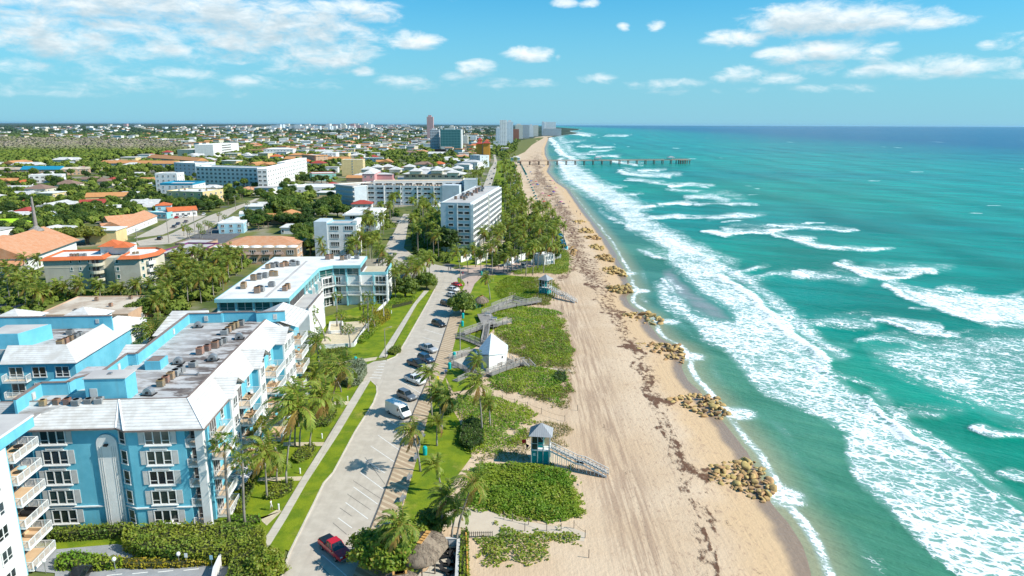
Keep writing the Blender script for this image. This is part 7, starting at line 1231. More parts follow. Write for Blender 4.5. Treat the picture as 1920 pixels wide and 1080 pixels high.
def boardwalk(label, pts, w, z=.55, rails=(1, 1), closed=False, z1=None, name='boardwalk'):
    W = [Vector(P(x, y, z)) for x, y in pts]; o = W[0].copy(); W = [p-o for p in W]; rt = thing(name, label, 'boardwalk' if name == 'boardwalk' else 'ramp', (o.x, o.y, 0)); zs = [z+((z1 if z1 is not None else z)-z)*i/(len(W)-1) for i in range(len(W))]
    N = []
    for i in range(len(W)): d = (W[min(i+1, len(W)-1)]-W[max(i-1, 0)]).normalized(); N.append(Vector((-d.y, d.x)))
    b = MB()
    for i in range(len(W)-1):
        q = [(*(W[i]-N[i]*w/2), zs[i]), (*(W[i+1]-N[i+1]*w/2), zs[i+1]), (*(W[i+1]+N[i+1]*w/2), zs[i+1]), (*(W[i]+N[i]*w/2), zs[i])]; b.add(q+[(x, y, z_-.2) for x, y, z_ in q], [(0, 1, 2, 3), (7, 6, 5, 4), (0, 4, 5, 1), (1, 5, 6, 2), (2, 6, 7, 3), (3, 7, 4, 0)])
    b.obj('deck', 'grey_wood', rt); ps = MB()
    for sd, on in ((-1, rails[0]), (1, rails[1])):
        if not on: continue
        r_ = MB()
        for i in range(len(W)-1):
            A_, B_ = Vector((*(W[i]+N[i]*sd*w/2), zs[i])), Vector((*(W[i+1]+N[i+1]*sd*w/2), zs[i+1])); L_ = (B_-A_).length; k = max(1, int(L_/1.8)); r_.bar(A_+Vector((0, 0, 1.05)), B_+Vector((0, 0, 1.05)), .16, .07)
            for hh in (.2, .48, .76): r_.bar(A_+Vector((0, 0, hh)), B_+Vector((0, 0, hh)), .04, .10)
            for j in range(k+1): p = A_+(B_-A_)*j/k; r_.bar((p.x, p.y, -.2), (p.x, p.y, p.z+1.05), .12)
        r_.obj('railing', 'weathered' if 'weathered' in MATS else mat('weathered', (.42, .39, .35), (.32, .30, .27), 1.5), rt)
    return rt
boardwalk('weathered gray boardwalk ramp climbing from the promenade to the upper deck', [(866, 626), (890, 619), (918, 610)], 1.7, z1=.9); boardwalk('gray boardwalk deck with benches behind the restroom', [(908, 588), (914, 600), (920, 612)], 4.2, .9, (0, 0)); boardwalk('long gray boardwalk running seaward to the middle lifeguard tower', [(908, 588), (930, 580), (965, 572), (1012, 564)], 1.8, .9); boardwalk('upper boardwalk branch with railings above the dune plants', [(926, 576), (945, 568), (962, 561), (985, 568)], 1.8, .9)
boardwalk('short boardwalk spur with railings ending in the dune vines', [(921, 611), (938, 607), (955, 602)], 1.8, .9); boardwalk('dark-railed lower walkway from the promenade to the restroom', [(856, 632), (867, 633), (886, 640), (905, 648)], 1.6, .3); boardwalk('narrow boardwalk linking the upper deck and the restroom', [(913, 611), (911, 628), (908, 642)], 1.5, .8); boardwalk('gray walkway in front of the restroom palms', [(848, 679), (865, 687), (884, 698), (906, 706)], 1.8, .2, (1, 0)); boardwalk('pale ramp wall path left of the restroom', [(846, 674), (862, 668), (885, 660)], 1.4, .2, (1, 1)); boardwalk('low walkway below the restroom, leading from the lawn', [(853, 714), (868, 707), (886, 700)], 1.5, .15, (1, 0))
boardwalk('gray boardwalk from the restroom out over the dune to the sand stairs', [(917, 702), (945, 691), (971, 682), (986, 680)], 1.7, .6); boardwalk('short flight of boardwalk stairs down to the sand', [(986, 681), (998, 689)], 1.6, .6, (1, 1), z1=.05, name='boardwalk_stairs'); boardwalk('walkway stub between the restroom wall and the dune grass', [(950, 672), (962, 681), (970, 684)], 1.4, .5)
polyobj('footpath', [(986,684),(1000,686),(1035,690),(1070,692),(1072,697),(1030,695),(998,692)], .03, 'path_sand'); polyobj('footpath', [(848,690),(842,660),(885,655),(905,655),(912,700),(895,706),(866,690)], .06, 'concrete')
BEN = MB().box(-.9, .9, -.22, .22, .42, .48).box(-.9, .9, .2, .26, .5, .9).box(-.8, -.7, -.2, .2, 0, .42).box(.7, .8, -.2, .2, 0, .42)
BENM = [BEN.mesh('bench', m_) for m_ in ('grey_trim', 'steel', 'black')]
for i, (px, py, z, m_, lb) in enumerate([(914,592,.92,0,'pale wooden bench, farther of two on the boardwalk deck'),(926,600,.92,0,'pale wooden bench, nearer of two on the boardwalk deck'),(781,862,.11,1,'gray bench at the promenade edge beside the teal post'),(768,900,.11,1,'gray bench at the promenade edge across from the palm shadow'),(756,940,.11,1,'gray bench at the promenade edge just above the sea grape'),(793,822,.11,1,'gray bench at the promenade edge under the leaning palms'),(836,700,.11,1,'gray bench beside the beach entrance'),(865,606,.11,1,'gray bench at the promenade edge below the tiki hut')]):
    x, y = P(px, py, z); o = tag(link('bench', BENM[m_], None, (x, y, z), 1.4 if z < .5 else -.4), lb, 'bench', 'benches')
TR = MB().lathe((0, 0), [(.28, 0), (.32, 1.05), (.2, 1.25)], 10).mesh('trash_can', 'teal_can' if 'teal_can' in MATS else mat('teal_can', (.0, .42, .40), (.0, .36, .36)))
for px, py, lb in [(797,853,'teal waste bin on the lawn beside the promenade palms'),(867,612,'teal waste bin at the top of the promenade'),(868,597,'second teal waste bin at the top of the promenade, just farther'),(852,672,'teal waste bin near the restroom path'),(843,692,'teal waste bin beside the beach entrance sign'),(893,578,'teal waste bin in front of the thatched hut, left of the pair'),(899,577,'teal waste bin in front of the thatched hut, right of the pair'),(667,681,'teal newspaper box beside the crosswalk'),(903,517,'teal box at the plaza corner')]: x, y = P(px, py); tag(link('waste_bin', TR, None, (x, y, .05), 0, 1.25), lb, 'waste bin', 'teal waste bins')
# ================================================================ thatched huts
def tiki(cx, cy, ang, rl, R, h, label, n=6):
    rt = thing('thatched_hut', label, 'thatched hut', (cx, cy, 0), ang); b = MB(); N = 28; rings = []
    prof = [(0.03, h), (.16, h-.12), (.42, h-.42), (.70, h-.85), (.92, h-1.35), (1.0, h-1.85), (.97, h-2.0), (.6, h-1.5), (.2, h-.9)]
    for k, (q, z) in enumerate(prof):
        ring = []
        for i in range(N): a_ = 2*math.pi*i/N; wv = 1+.04*math.sin(i*2.7+k); ring.append((math.cos(a_)*R*q*wv+(rl/2 if math.cos(a_) > 0 else -rl/2)*(1-.0*q), math.sin(a_)*R*q*wv, z+(.06*math.sin(i*1.9) if k > 4 else 0)))
        rings += ring
    b.add(rings, [(k*N+i, k*N+(i+1) % N, (k+1)*N+(i+1) % N, (k+1)*N+i) for k in range(len(prof)-1) for i in range(N)]); rf = b.obj('thatch_roof', 'thatch', rt, True)
    r = np.random.default_rng(3); u = r.random(3600); a_ = r.random(3600)*6.283; q = .12+.86*np.sqrt(u); pz = np.interp(q, [p[0] for p in prof[:6]], [p[1] for p in prof[:6]]); cen = np.stack([np.cos(a_)*R*q+np.sign(np.cos(a_))*rl/2*r.random(3600)**.3, np.sin(a_)*R*q, pz+.03], 1)
    sp = np.stack([np.cos(a_), np.sin(a_), -.8-.5*q], 1); nr = np.stack([np.cos(a_)*.7, np.sin(a_)*.7, .9+0*a_], 1)+r.normal(size=(3600, 3))*.25; v, f = quads(cen, nr, r.uniform(.3, .6, 3600), 5, sp, r); link('straw', npmesh('straw', v, f, 'thatch'), rf)
    for i in range(5): MB().box(-.35, .35, -.3, .3, 0, .1).obj('ridge_cap', 'ridge_orange' if 'ridge_orange' in MATS else mat('ridge_orange', (.62, .33, .10), (.5, .26, .08)), rt, loc=(-rl/2+rl*i/4, 0, h-.02))
    for i in range(n): a_ = 2*math.pi*(i+.5)/n; MB().lathe((math.cos(a_)*R*.75+math.copysign(rl/2, math.cos(a_)), math.sin(a_)*R*.75), [(.09, -.2), (.08, h-1.1)], 7).obj('post', 'bark', rt)
    return rt
x, y = P(795, 1022, 3.0); tiki(x, y, rad(72), 2.2, 2.6, 4.1, 'larger thatched palapa hut at the bottom beside the sea grape'); landmark('the larger thatched hut', 795, 1030)
x, y = P(750, 1084, 3.0); tiki(x, y, rad(10), 1.0, 2.1, 3.7, 'thatched palapa hut cut off by the bottom edge'); x, y = P(902, 562, 2.2); tiki(x, y, rad(60), 1.2, 2.1, 3.4, 'small gray thatched hut on the lawn behind the round tree')
polyobj('patio', [(742,1095),(800,1070),(832,1020),(862,1020),(858,1110),(742,1140)], .05, 'lot_asphalt' if 0 else 'concrete')
def wall_run(label, pts, z0, h, t, m, name='low_wall', cat='wall', cap=None):
    W = [Vector(P(x, y)) for x, y in pts]; o = W[0].copy(); rt = thing(name, label, cat, (o.x, o.y, 0)); b = MB(); c_ = MB()
    for p, q in zip(W[:-1], W[1:]): b.bar((*(p-o), h/2), (*(q-o), h/2), t, h+z0); c_.bar((*(p-o), h+z0/2+.05), (*(q-o), h+z0/2+.05), t+.08, .09)
    b.obj('body', m, rt); c_.obj('coping', cap or m, rt)
wall_run('white patio wall at the back and right of the thatched huts', [(828,1022),(860,1022),(857,1080),(855,1130)], 0, 1.0, .35, 'white_wall', cap='grey_trim'); wall_run('thin orange fence right of the patio hedge', [(874,1012),(876,1045),(878,1120)], 0, 1.1, .1, 'amber_fence' if 'amber_fence' in MATS else mat('amber_fence', (.65, .36, .08), (.55, .3, .06)), 'fence', 'fence')
LNG = MB().box(-.3, .3, -.9, .5, .28, .36).add([(-.3, .5, .36), (.3, .5, .36), (.3, .95, .85), (-.3, .95, .85), (-.3, .55, .3), (.3, .55, .3), (.3, 1.0, .8), (-.3, 1.0, .8)], [(0, 1, 2, 3), (7, 6, 5, 4), (0, 3, 7, 4), (1, 5, 6, 2), (2, 6, 7, 3)]).box(-.28, -.22, -.85, -.79, 0, .3).box(.22, .28, -.85, -.79, 0, .3).box(-.28, -.22, .4, .46, 0, .3).box(.22, .28, .4, .46, 0, .3)
LNGM = {k: LNG.mesh('lounge_chair', k) for k in ('black', 'white_trim', 'blue_stucco', 'lg_teal')}
for px, py in [(838,1032),(848,1034),(836,1046),(850,1050),(838,1062),(850,1064),(836,1074),(849,1076)]: x, y = P(px, py, .05); auto(tag(link('lounge_chair', LNGM['black'], None, (x, y, .055), rng.uniform(0, 6)), None, 'chair', 'dark chairs on the patio'), 'dark lounge chair on the patio beside the huts')
# villa walls, patio of the condominium
wall_run('white garden wall left of the plaza, first segment', [(864,492),(884,486)], 0, 2.4, .3, 'white_wall', 'garden_wall'); wall_run('white garden wall in front of the seaside villa', [(894,496),(910,488),(923,483)], 0, 2.6, .3, 'white_wall', 'garden_wall'); wall_run('white garden wall between the villa garage and the silver car', [(945,500),(965,493),(985,486)], 0, 2.6, .3, 'white_wall', 'garden_wall'); wall_run('white wall stepping down above the dune shrubs', [(996,497),(1015,490),(1030,486),(1052,486)], 0, 2.0, .3, 'white_wall', 'garden_wall')
polyobj('patio', [(598,652),(619,606),(676,602),(690,608),(665,648)], .05, 'cream_path'); wall_run('long white wall running from the patio to the condominium end', [(600,655),(664,650),(690,612),(712,582),(729,566)], 0, .9, .22, 'white_wall'); wall_run('white planter wall on the patio beside the condominium', [(617,626),(619,608),(642,607),(644,624),(617,626)], 0, .7, .25, 'white_wall', 'planter', 'planter')
x, y = P(938, 443); polyobj('pool_deck', [(900,470),(905,440),(1000,436),(1010,462),(960,475)], .045, 'cream_path'); polyobj('swimming_pool', [(944,446),(948,440),(962,440),(962,447)], .06, mat('pool_water', (.05, .5, .55), (.08, .55, .6), 1, rough=.1)); polyobj('swimming_pool', [(975,446),(979,441),(986,442),(984,448)], .06, 'pool_water')
rt = wall_run('white railing beside the brick steps of the blue house', [(327,988),(318,998)], 0, 1.1, .15, 'white_trim', 'stair_railing', 'railing'); wall_run('white wall at the right end of the parking lot', [(418,1054),(404,1085),(398,1120)], 0, 1.5, .25, 'white_wall'); polyobj('terrace', [(330,988),(392,986),(386,999),(345,1003),(325,999)], .03, 'pink_pavers')
# ================================================================ vehicles
def loft(stn, closed=True):   # stations: (x, [(half width, z), ...]) -> body shell
    b = MB(); n = len(stn[0][1]); vs = []
    for x, prof in stn: vs += [(x, -w_, z) for w_, z in prof]+[(x, w_, z) for w_, z in prof[::-1]]
    m = 2*n; fs = [(i*m+k, i*m+(k+1) % m, (i+1)*m+(k+1) % m, (i+1)*m+k) for i in range(len(stn)-1) for k in range(m)]+[tuple(range(m)), tuple(range(len(vs)-1, len(vs)-m-1, -1))]; b.add(vs, [f[::-1] for f in fs]); return b
CARM = {}
def carpaint(name, c):
    if name not in MATS: m = mat('paint_'+name, c, tuple(x*.96 for x in c), .5, rough=.28, spec=.6); b = m.node_tree.nodes['Principled BSDF']; b.inputs['Coat Weight'].default_value = .6; b.inputs['Coat Roughness'].default_value = .08; MATS[name] = m
    return name
for n_, c_ in dict(car_red=(.55, .008, .015), car_white=(.78, .78, .76), car_silver=(.42, .43, .44), car_black=(.012, .013, .015), car_grey=(.13, .15, .17), car_blue=(.03, .07, .13)).items(): carpaint(n_, c_)
mat('tyre', (.02, .02, .02), (.03, .03, .03), 3, rough=.9); mat('rim', (.5, .5, .5), rough=.3, metal=.8); mat('lamp_glass', (.8, .8, .78), rough=.15); mat('tail_red', (.35, .01, .01), rough=.2); mat('car_glass', (.01, .015, .018), (.02, .03, .035), .4, rough=.06, spec=.8)
WH = MB().lathe((0, 0), [(.28, -.11), (.33, -.09), (.34, .0), (.33, .09), (.28, .11)], 14).mesh('tyre', 'tyre', True); RM = MB().lathe((0, 0), [(.20, -.118), (.21, .118)], 10).mesh('rim', 'rim')
def car(kind, col, c, fwd, label, group='parked cars', z=.0):
    key = (kind, col); x, y = P(*c, z); fx = Vector(P(*fwd[1]))-Vector(P(*fwd[0])); ang = math.atan2(fx.y, fx.x)
    if key in CARM:
        rt = copy_tree(CARM[key], (x, y, z), ang); tag(rt, label, None, group); return rt
    sp = dict(sedan=(4.7, .92, .62, .9, 1.43, -1.55, 1.15), suv=(4.7, .95, .70, 1.05, 1.72, -2.1, 1.0), sports=(4.4, .95, .58, .82, 1.22, -1.3, .9), pickup=(5.7, 1.0, .78, 1.15, 1.85, -.75, 1.35), van=(5.9, 1.02, .9, 1.6, 2.55, -2.9, 2.0))[kind]
    L, w_, zl, zb, zt, xr, xf = sp; h2 = L/2; rt = thing('parked_car' if kind not in ('van', 'pickup') else ('delivery_van' if kind == 'van' else 'pickup_truck'), label, {'van': 'van', 'pickup': 'pickup truck'}.get(kind, 'car'), (x, y, z), ang, group); g = .22 if kind != 'pickup' else .34
    pr = lambda k, top, b_=g: [(w_*.86*k, b_), (w_*k, b_+.18), (w_*k, zl), (w_*.96*k, top), (w_*.80*k, top+.04)]
    if kind == 'van':
        st_ = [(-h2, pr(.97, zt-.12)), (-h2+.1, pr(1, zt-.03)), (1.35, pr(1, zt)), (1.75, pr(1, zt-.12)), (2.35, pr(.98, zb-.12)), (h2-.12, pr(.95, 1.05)), (h2, pr(.88, .8))]
        bd = loft(st_).obj('body', col, rt); MB().add([(1.80, -.86, zt-.17), (1.80, .86, zt-.17), (2.42, .9, zb-.12), (2.42, -.9, zb-.12)], [(0, 3, 2, 1), (0, 1, 2, 3)]).obj('windscreen', 'car_glass', rt)
        for s_ in (-1, 1): MB().add([(.95, s_*1.035, 1.45), (1.95, s_*1.03, 1.45), (1.65, s_*.98, 2.1), (.95, s_*.99, 2.1)], [(0, 1, 2, 3), (3, 2, 1, 0)]).obj('window', 'car_glass', rt)
        MB().box(h2-.25, h2+.06, -.9, .9, .25, .62).obj('bumper', 'car_black', rt)
    else:
        bed = kind == 'pickup'; st_ = [(-h2, pr(.9, zb-.16)), (-h2+.12, pr(.98, zb-.05)), (xr-.2, pr(1, zb)), (xf+.1, pr(1, zb)), (h2-.6, pr(.98, zb-.12)), (h2-.12, pr(.92, zb-.26)), (h2, pr(.8, zl-.02))]; bd = loft(st_).obj('body', col, rt)
        cw = lambda k, z_: [(w_*.90*k, zb-.02), (w_*.72*k, z_)]
        b = loft([(xr-.38 if not bed else xr-.08, cw(.98, zb+.06)), (xr+.1, cw(1, zt-.05)), (xf-.85, cw(1, zt-.03)), (xf+.05, cw(.98, zb+.05))]); b.obj('windows', 'car_glass', rt)
        loft([(xr+.05, [(w_*.73, zt-.075), (w_*.68, zt)]), (xf-.82, [(w_*.73, zt-.05), (w_*.68, zt)])]).obj('roof', col, rt)
        pl = MB()
        for s_ in (-1, 1):
            for xx in (xr+.15, (xr+xf)/2-.25, xf-.75): pl.bar((xx+(.28 if xx > xf-1 else 0)*1.2, s_*w_*.90, zb), (xx-(.1 if xx > xf-1 else 0), s_*w_*.725, zt-.04), .07, .06)
        pl.obj('pillars', col, rt)
        if bed: MB().box(-h2+.12, xr-.25, -w_*.82, w_*.82, zb+.02, zb+.09).obj('bed_cover', 'car_black', rt)
        MB().box(h2-.14, h2+.03, -w_*.75, w_*.75, g, g+.26).obj('bumper', 'car_black' if not bed else 'rim', rt)
    for s_ in (-1, 1):
        MB().box(h2-.22, h2-.02, s_*w_*.62-.16, s_*w_*.62+.16, zl-.02, zl+.16).obj('headlight', 'lamp_glass', rt); MB().box(-h2-.02, -h2+.08, s_*w_*.78-.1, s_*w_*.78+.1, zl, zl+.25).obj('tail_light', 'tail_red', rt); MB().box(xf-.35, xf-.15, s_*(w_+.02), s_*(w_+.2), zb, zb+.15).obj('mirror', col, rt)
        for xx in (-L*.30, L*.31): o = link('wheel', WH, rt, (xx, s_*(w_-.1), .34)); o.rotation_euler = (math.pi/2, 0, 0); o.scale = (1.1,)*3 if kind in ('pickup', 'van') else (1, 1, 1); link('rim', RM, o)
    CARM[key] = rt; return rt
H1 = ((730.5, 777.5), (751, 787.5)); H2 = ((823-9, 606), (823+9, 612)); N0 = ((0, 0), (1, 1))
car('pickup', 'car_red', (628, 1036), ((610, 1032), (639, 1057)), 'red pickup truck with black bed cover beside the large sea grape'); car('van', 'car_white', (747, 778), H1, 'white high-roofed delivery van parked by the promenade'); car('suv', 'car_grey', (763, 747), H1, 'gray hatchback parked just beyond the white van'); car('pickup', 'car_white', (778, 717), H1, 'white pickup truck half hidden by palm fronds'); car('pickup', 'car_black', (782, 687), H1, 'black pickup truck parked beside the dark estate car'); car('suv', 'car_blue', (799, 677), H1, 'dark estate car with bright reflections between the two pickups'); car('pickup', 'car_silver', (803, 658), H1, 'silver pickup truck parked nose to the promenade')
car('suv', 'car_black', (823, 611), H2, 'black car parked alone among empty bays'); car('suv', 'car_black', (838, 573), H2, 'black car in the shade of the round promenade tree'); car('sedan', 'car_white', (848, 556), H2, 'white car behind the round tree, nearer of two'); car('sedan', 'car_white', (850, 545), H2, 'white car behind the round tree, farther of two'); car('sports', 'car_red', (857, 536), H2, 'low red sports car at the end of the parking row'); car('suv', 'car_black', (152, 1086), ((150, 1080), (156, 1070)), 'black car roof at the bottom edge in the apartment lot')
for k, (kd, cl, px, py, lb) in enumerate([('suv','car_silver',983,500,'silver car parked on the plaza road below the white wall'),('sedan','car_red',331,409,'red car at the far edge of the church lot'),('sedan','car_white',340,408,'white car right of the red one in the church lot'),('suv','car_white',350,407,'white car last in the row of the church lot'),('suv','car_silver',315,407,'pale car left of the red one in the church lot'),('suv','car_grey',327,427,'gray car at the hedge of the church lot, nearer'),('sedan','car_blue',334,421,'dark blue car at the hedge of the church lot'),('sedan','car_grey',349,417,'gray car at the hedge of the church lot, farther'),('suv','car_white',52,481,'white van-like car beside the church annex'),('sedan','car_white',832,424,'white car beside the tall white slab block'),('suv','car_red',838,428,'red car beside the tall white slab block'),('suv','car_white',748,418,'white car on the side street, farther'),('sedan','car_silver',735,448,'silver car on the side street, nearer'),('suv','car_grey',712,492,'gray car at the mouth of the side street'),('sedan','car_white',382,403,'white car driving up the avenue'),('suv','car_black',300,449,'black car driving down the avenue')]): car(kd, cl, (px, py), ((px, py), (px+6, py-4)), lb, 'cars about the town')
for k, (px, py) in enumerate([(919,346),(914,338),(922,336),(918,330),(926,327),(921,322),(927,317),(924,311),(929,307)]): auto(car(('suv', 'sedan')[k % 2], ('car_white', 'car_grey', 'car_black', 'car_silver')[k % 4] if k % 2 == 0 else 'car_white', (px, py), ((px, py), (px+1, py-4)), None, 'cars on the beach road'), ('white', 'gray', 'white', 'silver')[k % 4]+' car on the far beach road')
# ================================================================ poles, lamps, bollards, fence posts, signs
def lamp(base, h, label, arm=1.6, ang=0., m='grey_trim', name='street_lamp'):
    x, y = P(*base); rt = thing(name, label, 'street lamp', (x, y, 0), ang); MB().lathe((0, 0), [(.12, -.1), (.08, h)], 8).obj('pole', m, rt)
    if arm: MB().tube([(0, 0, h-.1), (arm*.5, 0, h+.25), (arm, 0, h+.25)], .04, 6).obj('arm', m, rt); MB().box(arm-.15, arm+.45, -.12, .12, h+.18, h+.3).obj('lamp_head', m, rt)
lamp((723, 670), 7.2, 'wooden street lamp pole on the verge beside the crosswalk', 1.4, .5, 'palm_trunk'); lamp((863, 661), 6.6, 'tall thin gray lamp pole at the promenade edge', 0, 0, 'weathered'); lamp((720, 600), 6, 'street lamp on the lawn edge near the condominium hedge', .9, .3)
def upole(base, top, label):
    x, y = P(*base); h = hgt(x, y, top); rt = thing('utility_pole', label, 'utility pole', (x, y, 0)); MB().lathe((0, 0), [(.2, -.1), (.13, h)], 8).obj('pole', 'palm_trunk', rt); MB().box(-1.2, 1.2, -.06, .06, h-.9, h-.75).obj('crossarm', 'grey_trim', rt); return (x, y, h-.8)
pl = [upole(b_, t_, l_) for b_, t_, l_ in [((257,452),428,'short utility pole at the lower end of the avenue'),((317,456),409,'utility pole between the parking lot and the purple-edged building'),((366,438),391,'tall pale utility pole among the avenue palms'),((442,393),366,'utility pole at the upper bend of the avenue'),((471,369),347,'far utility pole beyond the avenue')]]; upole((19, 563), 522, 'white utility pole at the far left edge'); upole((537, 348), 322, 'pale utility pole near the teal and red shop')
WIREM = mat('wire', (.05, .05, .05))
for p, q in zip(pl[:-1], pl[1:]): b = MB(); b.tube([(p[0]+(q[0]-p[0])*u, p[1]+(q[1]-p[1])*u, p[2]+(q[2]-p[2])*u-3*u*(1-u)) for u in [i/8 for i in range(9)]], .035, 4); auto(tag(b.obj('overhead_wire', 'wire'), None, 'wire', 'overhead wires'), 'overhead wire strung between the avenue poles')
BOL = MB().lathe((0, 0), [(.11, 0), (.11, .75), (.14, .76), (.12, .95)], 10).mesh('bollard_lamp', 'white_trim'); GLB = MB().lathe((0, 0), [(.04, 0), (.04, 1.7), (.2, 1.75), (.3, 2.0), (.2, 2.25), (.03, 2.3)], 12).mesh('globe_lamp', 'white_trim', True)
for px, py, lb in [(563,888,'white bollard light beside the sidewalk, middle of the lawn'),(604,822,'white bollard light beside the sidewalk near the leaning palm'),(652,751,'white bollard light beside the upper footpath'),(523,956,'white bollard light at the lowest footpath corner'),(734,588,'small white bollard on the condominium lawn')]: x, y = P(px, py); tag(link('bollard_light', BOL, None, (x, y, .01)), lb, 'bollard', 'white bollard lights')
for px, py, lb in [(217,1072,'globe lamp among the yellow crotons'),(337,1062,'globe lamp in front of the wide hedge'),(86,1075,'globe lamp beside the lower left balcony')]: x, y = P(px, py); tag(link('globe_lamp', GLB, None, (x, y, 0), 0, .9), lb, 'lamp', 'globe lamps')
for px, py, lb in [(351,1062,'small white parking sign in the croton row'),(398,1066,'small blue parking sign at the end of the croton row')]:
    x, y = P(px, py); rt = thing('parking_sign', lb, 'sign', (x, y, 0)); MB().lathe((0, 0), [(.03, 0), (.03, 1.6)], 6).obj('post', 'steel', rt); MB().box(-.2, .2, -.03, 0, 1.3, 1.9).obj('sign_panel', 'pale_blue' if 'blue' in lb else 'white_trim', rt)
x, y = P(345, 441); rt = thing('road_sign', 'yellow road sign standing beside the avenue', 'sign', (x, y, 0)); MB().lathe((0, 0), [(.05, 0), (.05, 2.2)], 6).obj('post', 'steel', rt); MB().box(-.7, .7, -.05, 0, 2, 3.6).obj('sign_panel', mat('sign_yellow', (.8, .62, .02)), rt)
x, y = P(821, 712, .1); rt = thing('wet_floor_sign', 'yellow warning board on the promenade by the beach entrance', 'sign', (x, y, .11)); MB().add([(-.3, -.3, 0), (.3, -.3, 0), (.2, 0, .9), (-.2, 0, .9), (-.3, .3, 0), (.3, .3, 0)], [(0, 1, 2, 3), (3, 2, 5, 4), (2, 1, 5), (0, 3, 4)]).obj('board', 'sign_yellow', rt)
FP = MB().lathe((0, 0), [(.055, -.2), (.05, 1.25)], 7).mesh('fence_post', 'pile_dark')
RUNS = [('post of the rope fence below the large vine patch', [(945,973),(961,977),(991,984),(1025,996),(1052,996),(1076,991),(1097,1009)]), ('post of the rope fence along the middle beach path', [(942,751),(965,758),(989,764),(1015,776),(1059,790)])]
for lb, pts in RUNS:
    W = [P(x, y) for x, y in pts]
    for x, y in W: auto(tag(link('fence_post', FP, None, (x, y, 0)), None, 'post', 'rope fence posts'), lb)
    b = MB()
    for p, q in zip(W[:-1], W[1:]): b.tube([(p[0]+(q[0]-p[0])*u, p[1]+(q[1]-p[1])*u, 1.05-.9*u*(1-u)) for u in [i/6 for i in range(7)]], .03, 5)
    tag(b.obj('fence_rope', 'balcony_tile'), 'sagging rope '+('below the large vine patch' if 'vine' in lb else 'along the middle beach path'), 'rope')
for i, (px, py) in enumerate([(1104,1046),(1063,766),(1083,770),(1053,579),(1056,581),(1066,593),(1069,595),(984,996)]): x, y = P(px, py); auto(tag(link('marker_post', FP, None, (x, y, 0)), None, 'post', 'posts standing in the sand'), 'lone dark post standing in the sand')
# picket fence left of the low vines
W = [P(880+i*3.9, 1008-i*.1) for i in range(12)]; rt = thing('picket_fence', 'short dark picket fence behind the yellow-green shrub patch', 'fence', (*W[0], 0)); b = MB()
for x, y in W: b.box(x-W[0][0]-.05, x-W[0][0]+.05, y-W[0][1]-.03, y-W[0][1]+.03, 0, .9)
b.bar((0, 0, .7), (W[-1][0]-W[0][0], W[-1][1]-W[0][1], .7), .05); b.obj('pickets', 'pile_dark', rt)
# yacht and canal
polyobj('canal', [(70,311),(72,306),(200,308),(205,313)], .0, 'canal_water' if 'canal_water' in MATS else mat('canal_water', (.05, .10, .13), (.07, .13, .16), .1, rough=.1)); x, y = P(138, 310); rt = thing('yacht', 'white motor yacht moored on the canal before the woods', 'boat', (x, y, 0)); loft([(-9, [(1.8, .2), (2.4, 2.2)]), (4, [(1.8, .2), (2.6, 2.4)]), (10, [(.2, .6), (.5, 3.0)])]).obj('hull', 'white_wall', rt); loft([(-6, [(1.8, 2.2), (1.6, 5)]), (3, [(1.8, 2.3), (1.4, 4.6)]), (5.5, [(1.5, 2.4), (1.3, 2.6)])]).obj('cabin', 'white_trim', rt)
# ================================================================ people
def person_mesh(seed, shirt, shorts, skin, hair, walk=.25):
    me = bpy.data.meshes.new('p'); r = random.Random(seed); s = walk
    v = [(0, 0, .95), (0, 0, 1.15), (0, 0, 1.38), (0, 0, 1.50), (0, .02, 1.60), (0, .03, 1.72), (-.10, 0, .90), (-.11, s*.5, .50), (-.11, s*.35, .07), (-.11, s*.35+.13, .03), (.10, 0, .90), (.11, -s*.25, .50), (.11, -s*.8, .09), (.11, -s*.8+.12, .03), (-.19, 0, 1.40), (-.25, -s*.3, 1.14), (-.25, s*.1, .90), (-.25, s*.2, .80), (.19, 0, 1.40), (.25, s*.3, 1.14), (.25, s*.6, .92), (.25, s*.75, .83)]
    e = [(0, 1), (1, 2), (2, 3), (3, 4), (4, 5), (0, 6), (6, 7), (7, 8), (8, 9), (0, 10), (10, 11), (11, 12), (12, 13), (2, 14), (14, 15), (15, 16), (16, 17), (2, 18), (18, 19), (19, 20), (20, 21)]; rad_ = [.13, .12, .14, .055, .085, .09, .09, .06, .045, .035, .09, .06, .045, .035, .06, .045, .035, .03, .06, .045, .035, .03]
    me.from_pydata(v, e, []); o = bpy.data.objects.new('p', me); C.objects.link(o); md = o.modifiers.new('s', 'SKIN'); 
    for i, q in enumerate(rad_): me.skin_vertices[0].data[i].radius = (q, q*.85)
    me.skin_vertices[0].data[0].use_root = True; ss_ = o.modifiers.new('u', 'SUBSURF'); ss_.levels = 1; ss_.render_levels = 1; dg = bpy.context.evaluated_depsgraph_get(); m2 = bpy.data.meshes.new_from_object(o.evaluated_get(dg)); bpy.data.objects.remove(o)
    m2.name = 'person'; m2.materials.clear()
    for q in (skin, shirt, shorts, hair): m2.materials.append(MATS[q])
    for f_ in m2.polygons: z = f_.center.z; x = abs(f_.center.x); f_.material_index = 3 if z > 1.70 or (z > 1.58 and f_.center.y < -.01) else 1 if (1.0 < z < 1.47 and x < .24) else 2 if (.52 < z <= 1.0 and x < .2) else 0
    return m2
mat('skin_tan', (.42, .25, .17)); mat('skin_brown', (.20, .11, .07)); mat('hair_dark', (.03, .02, .015)); mat('cloth_white', (.75, .74, .72)); mat('cloth_blue', (.05, .12, .30)); mat('cloth_red', (.5, .04, .04)); mat('cloth_black', (.02, .02, .025))
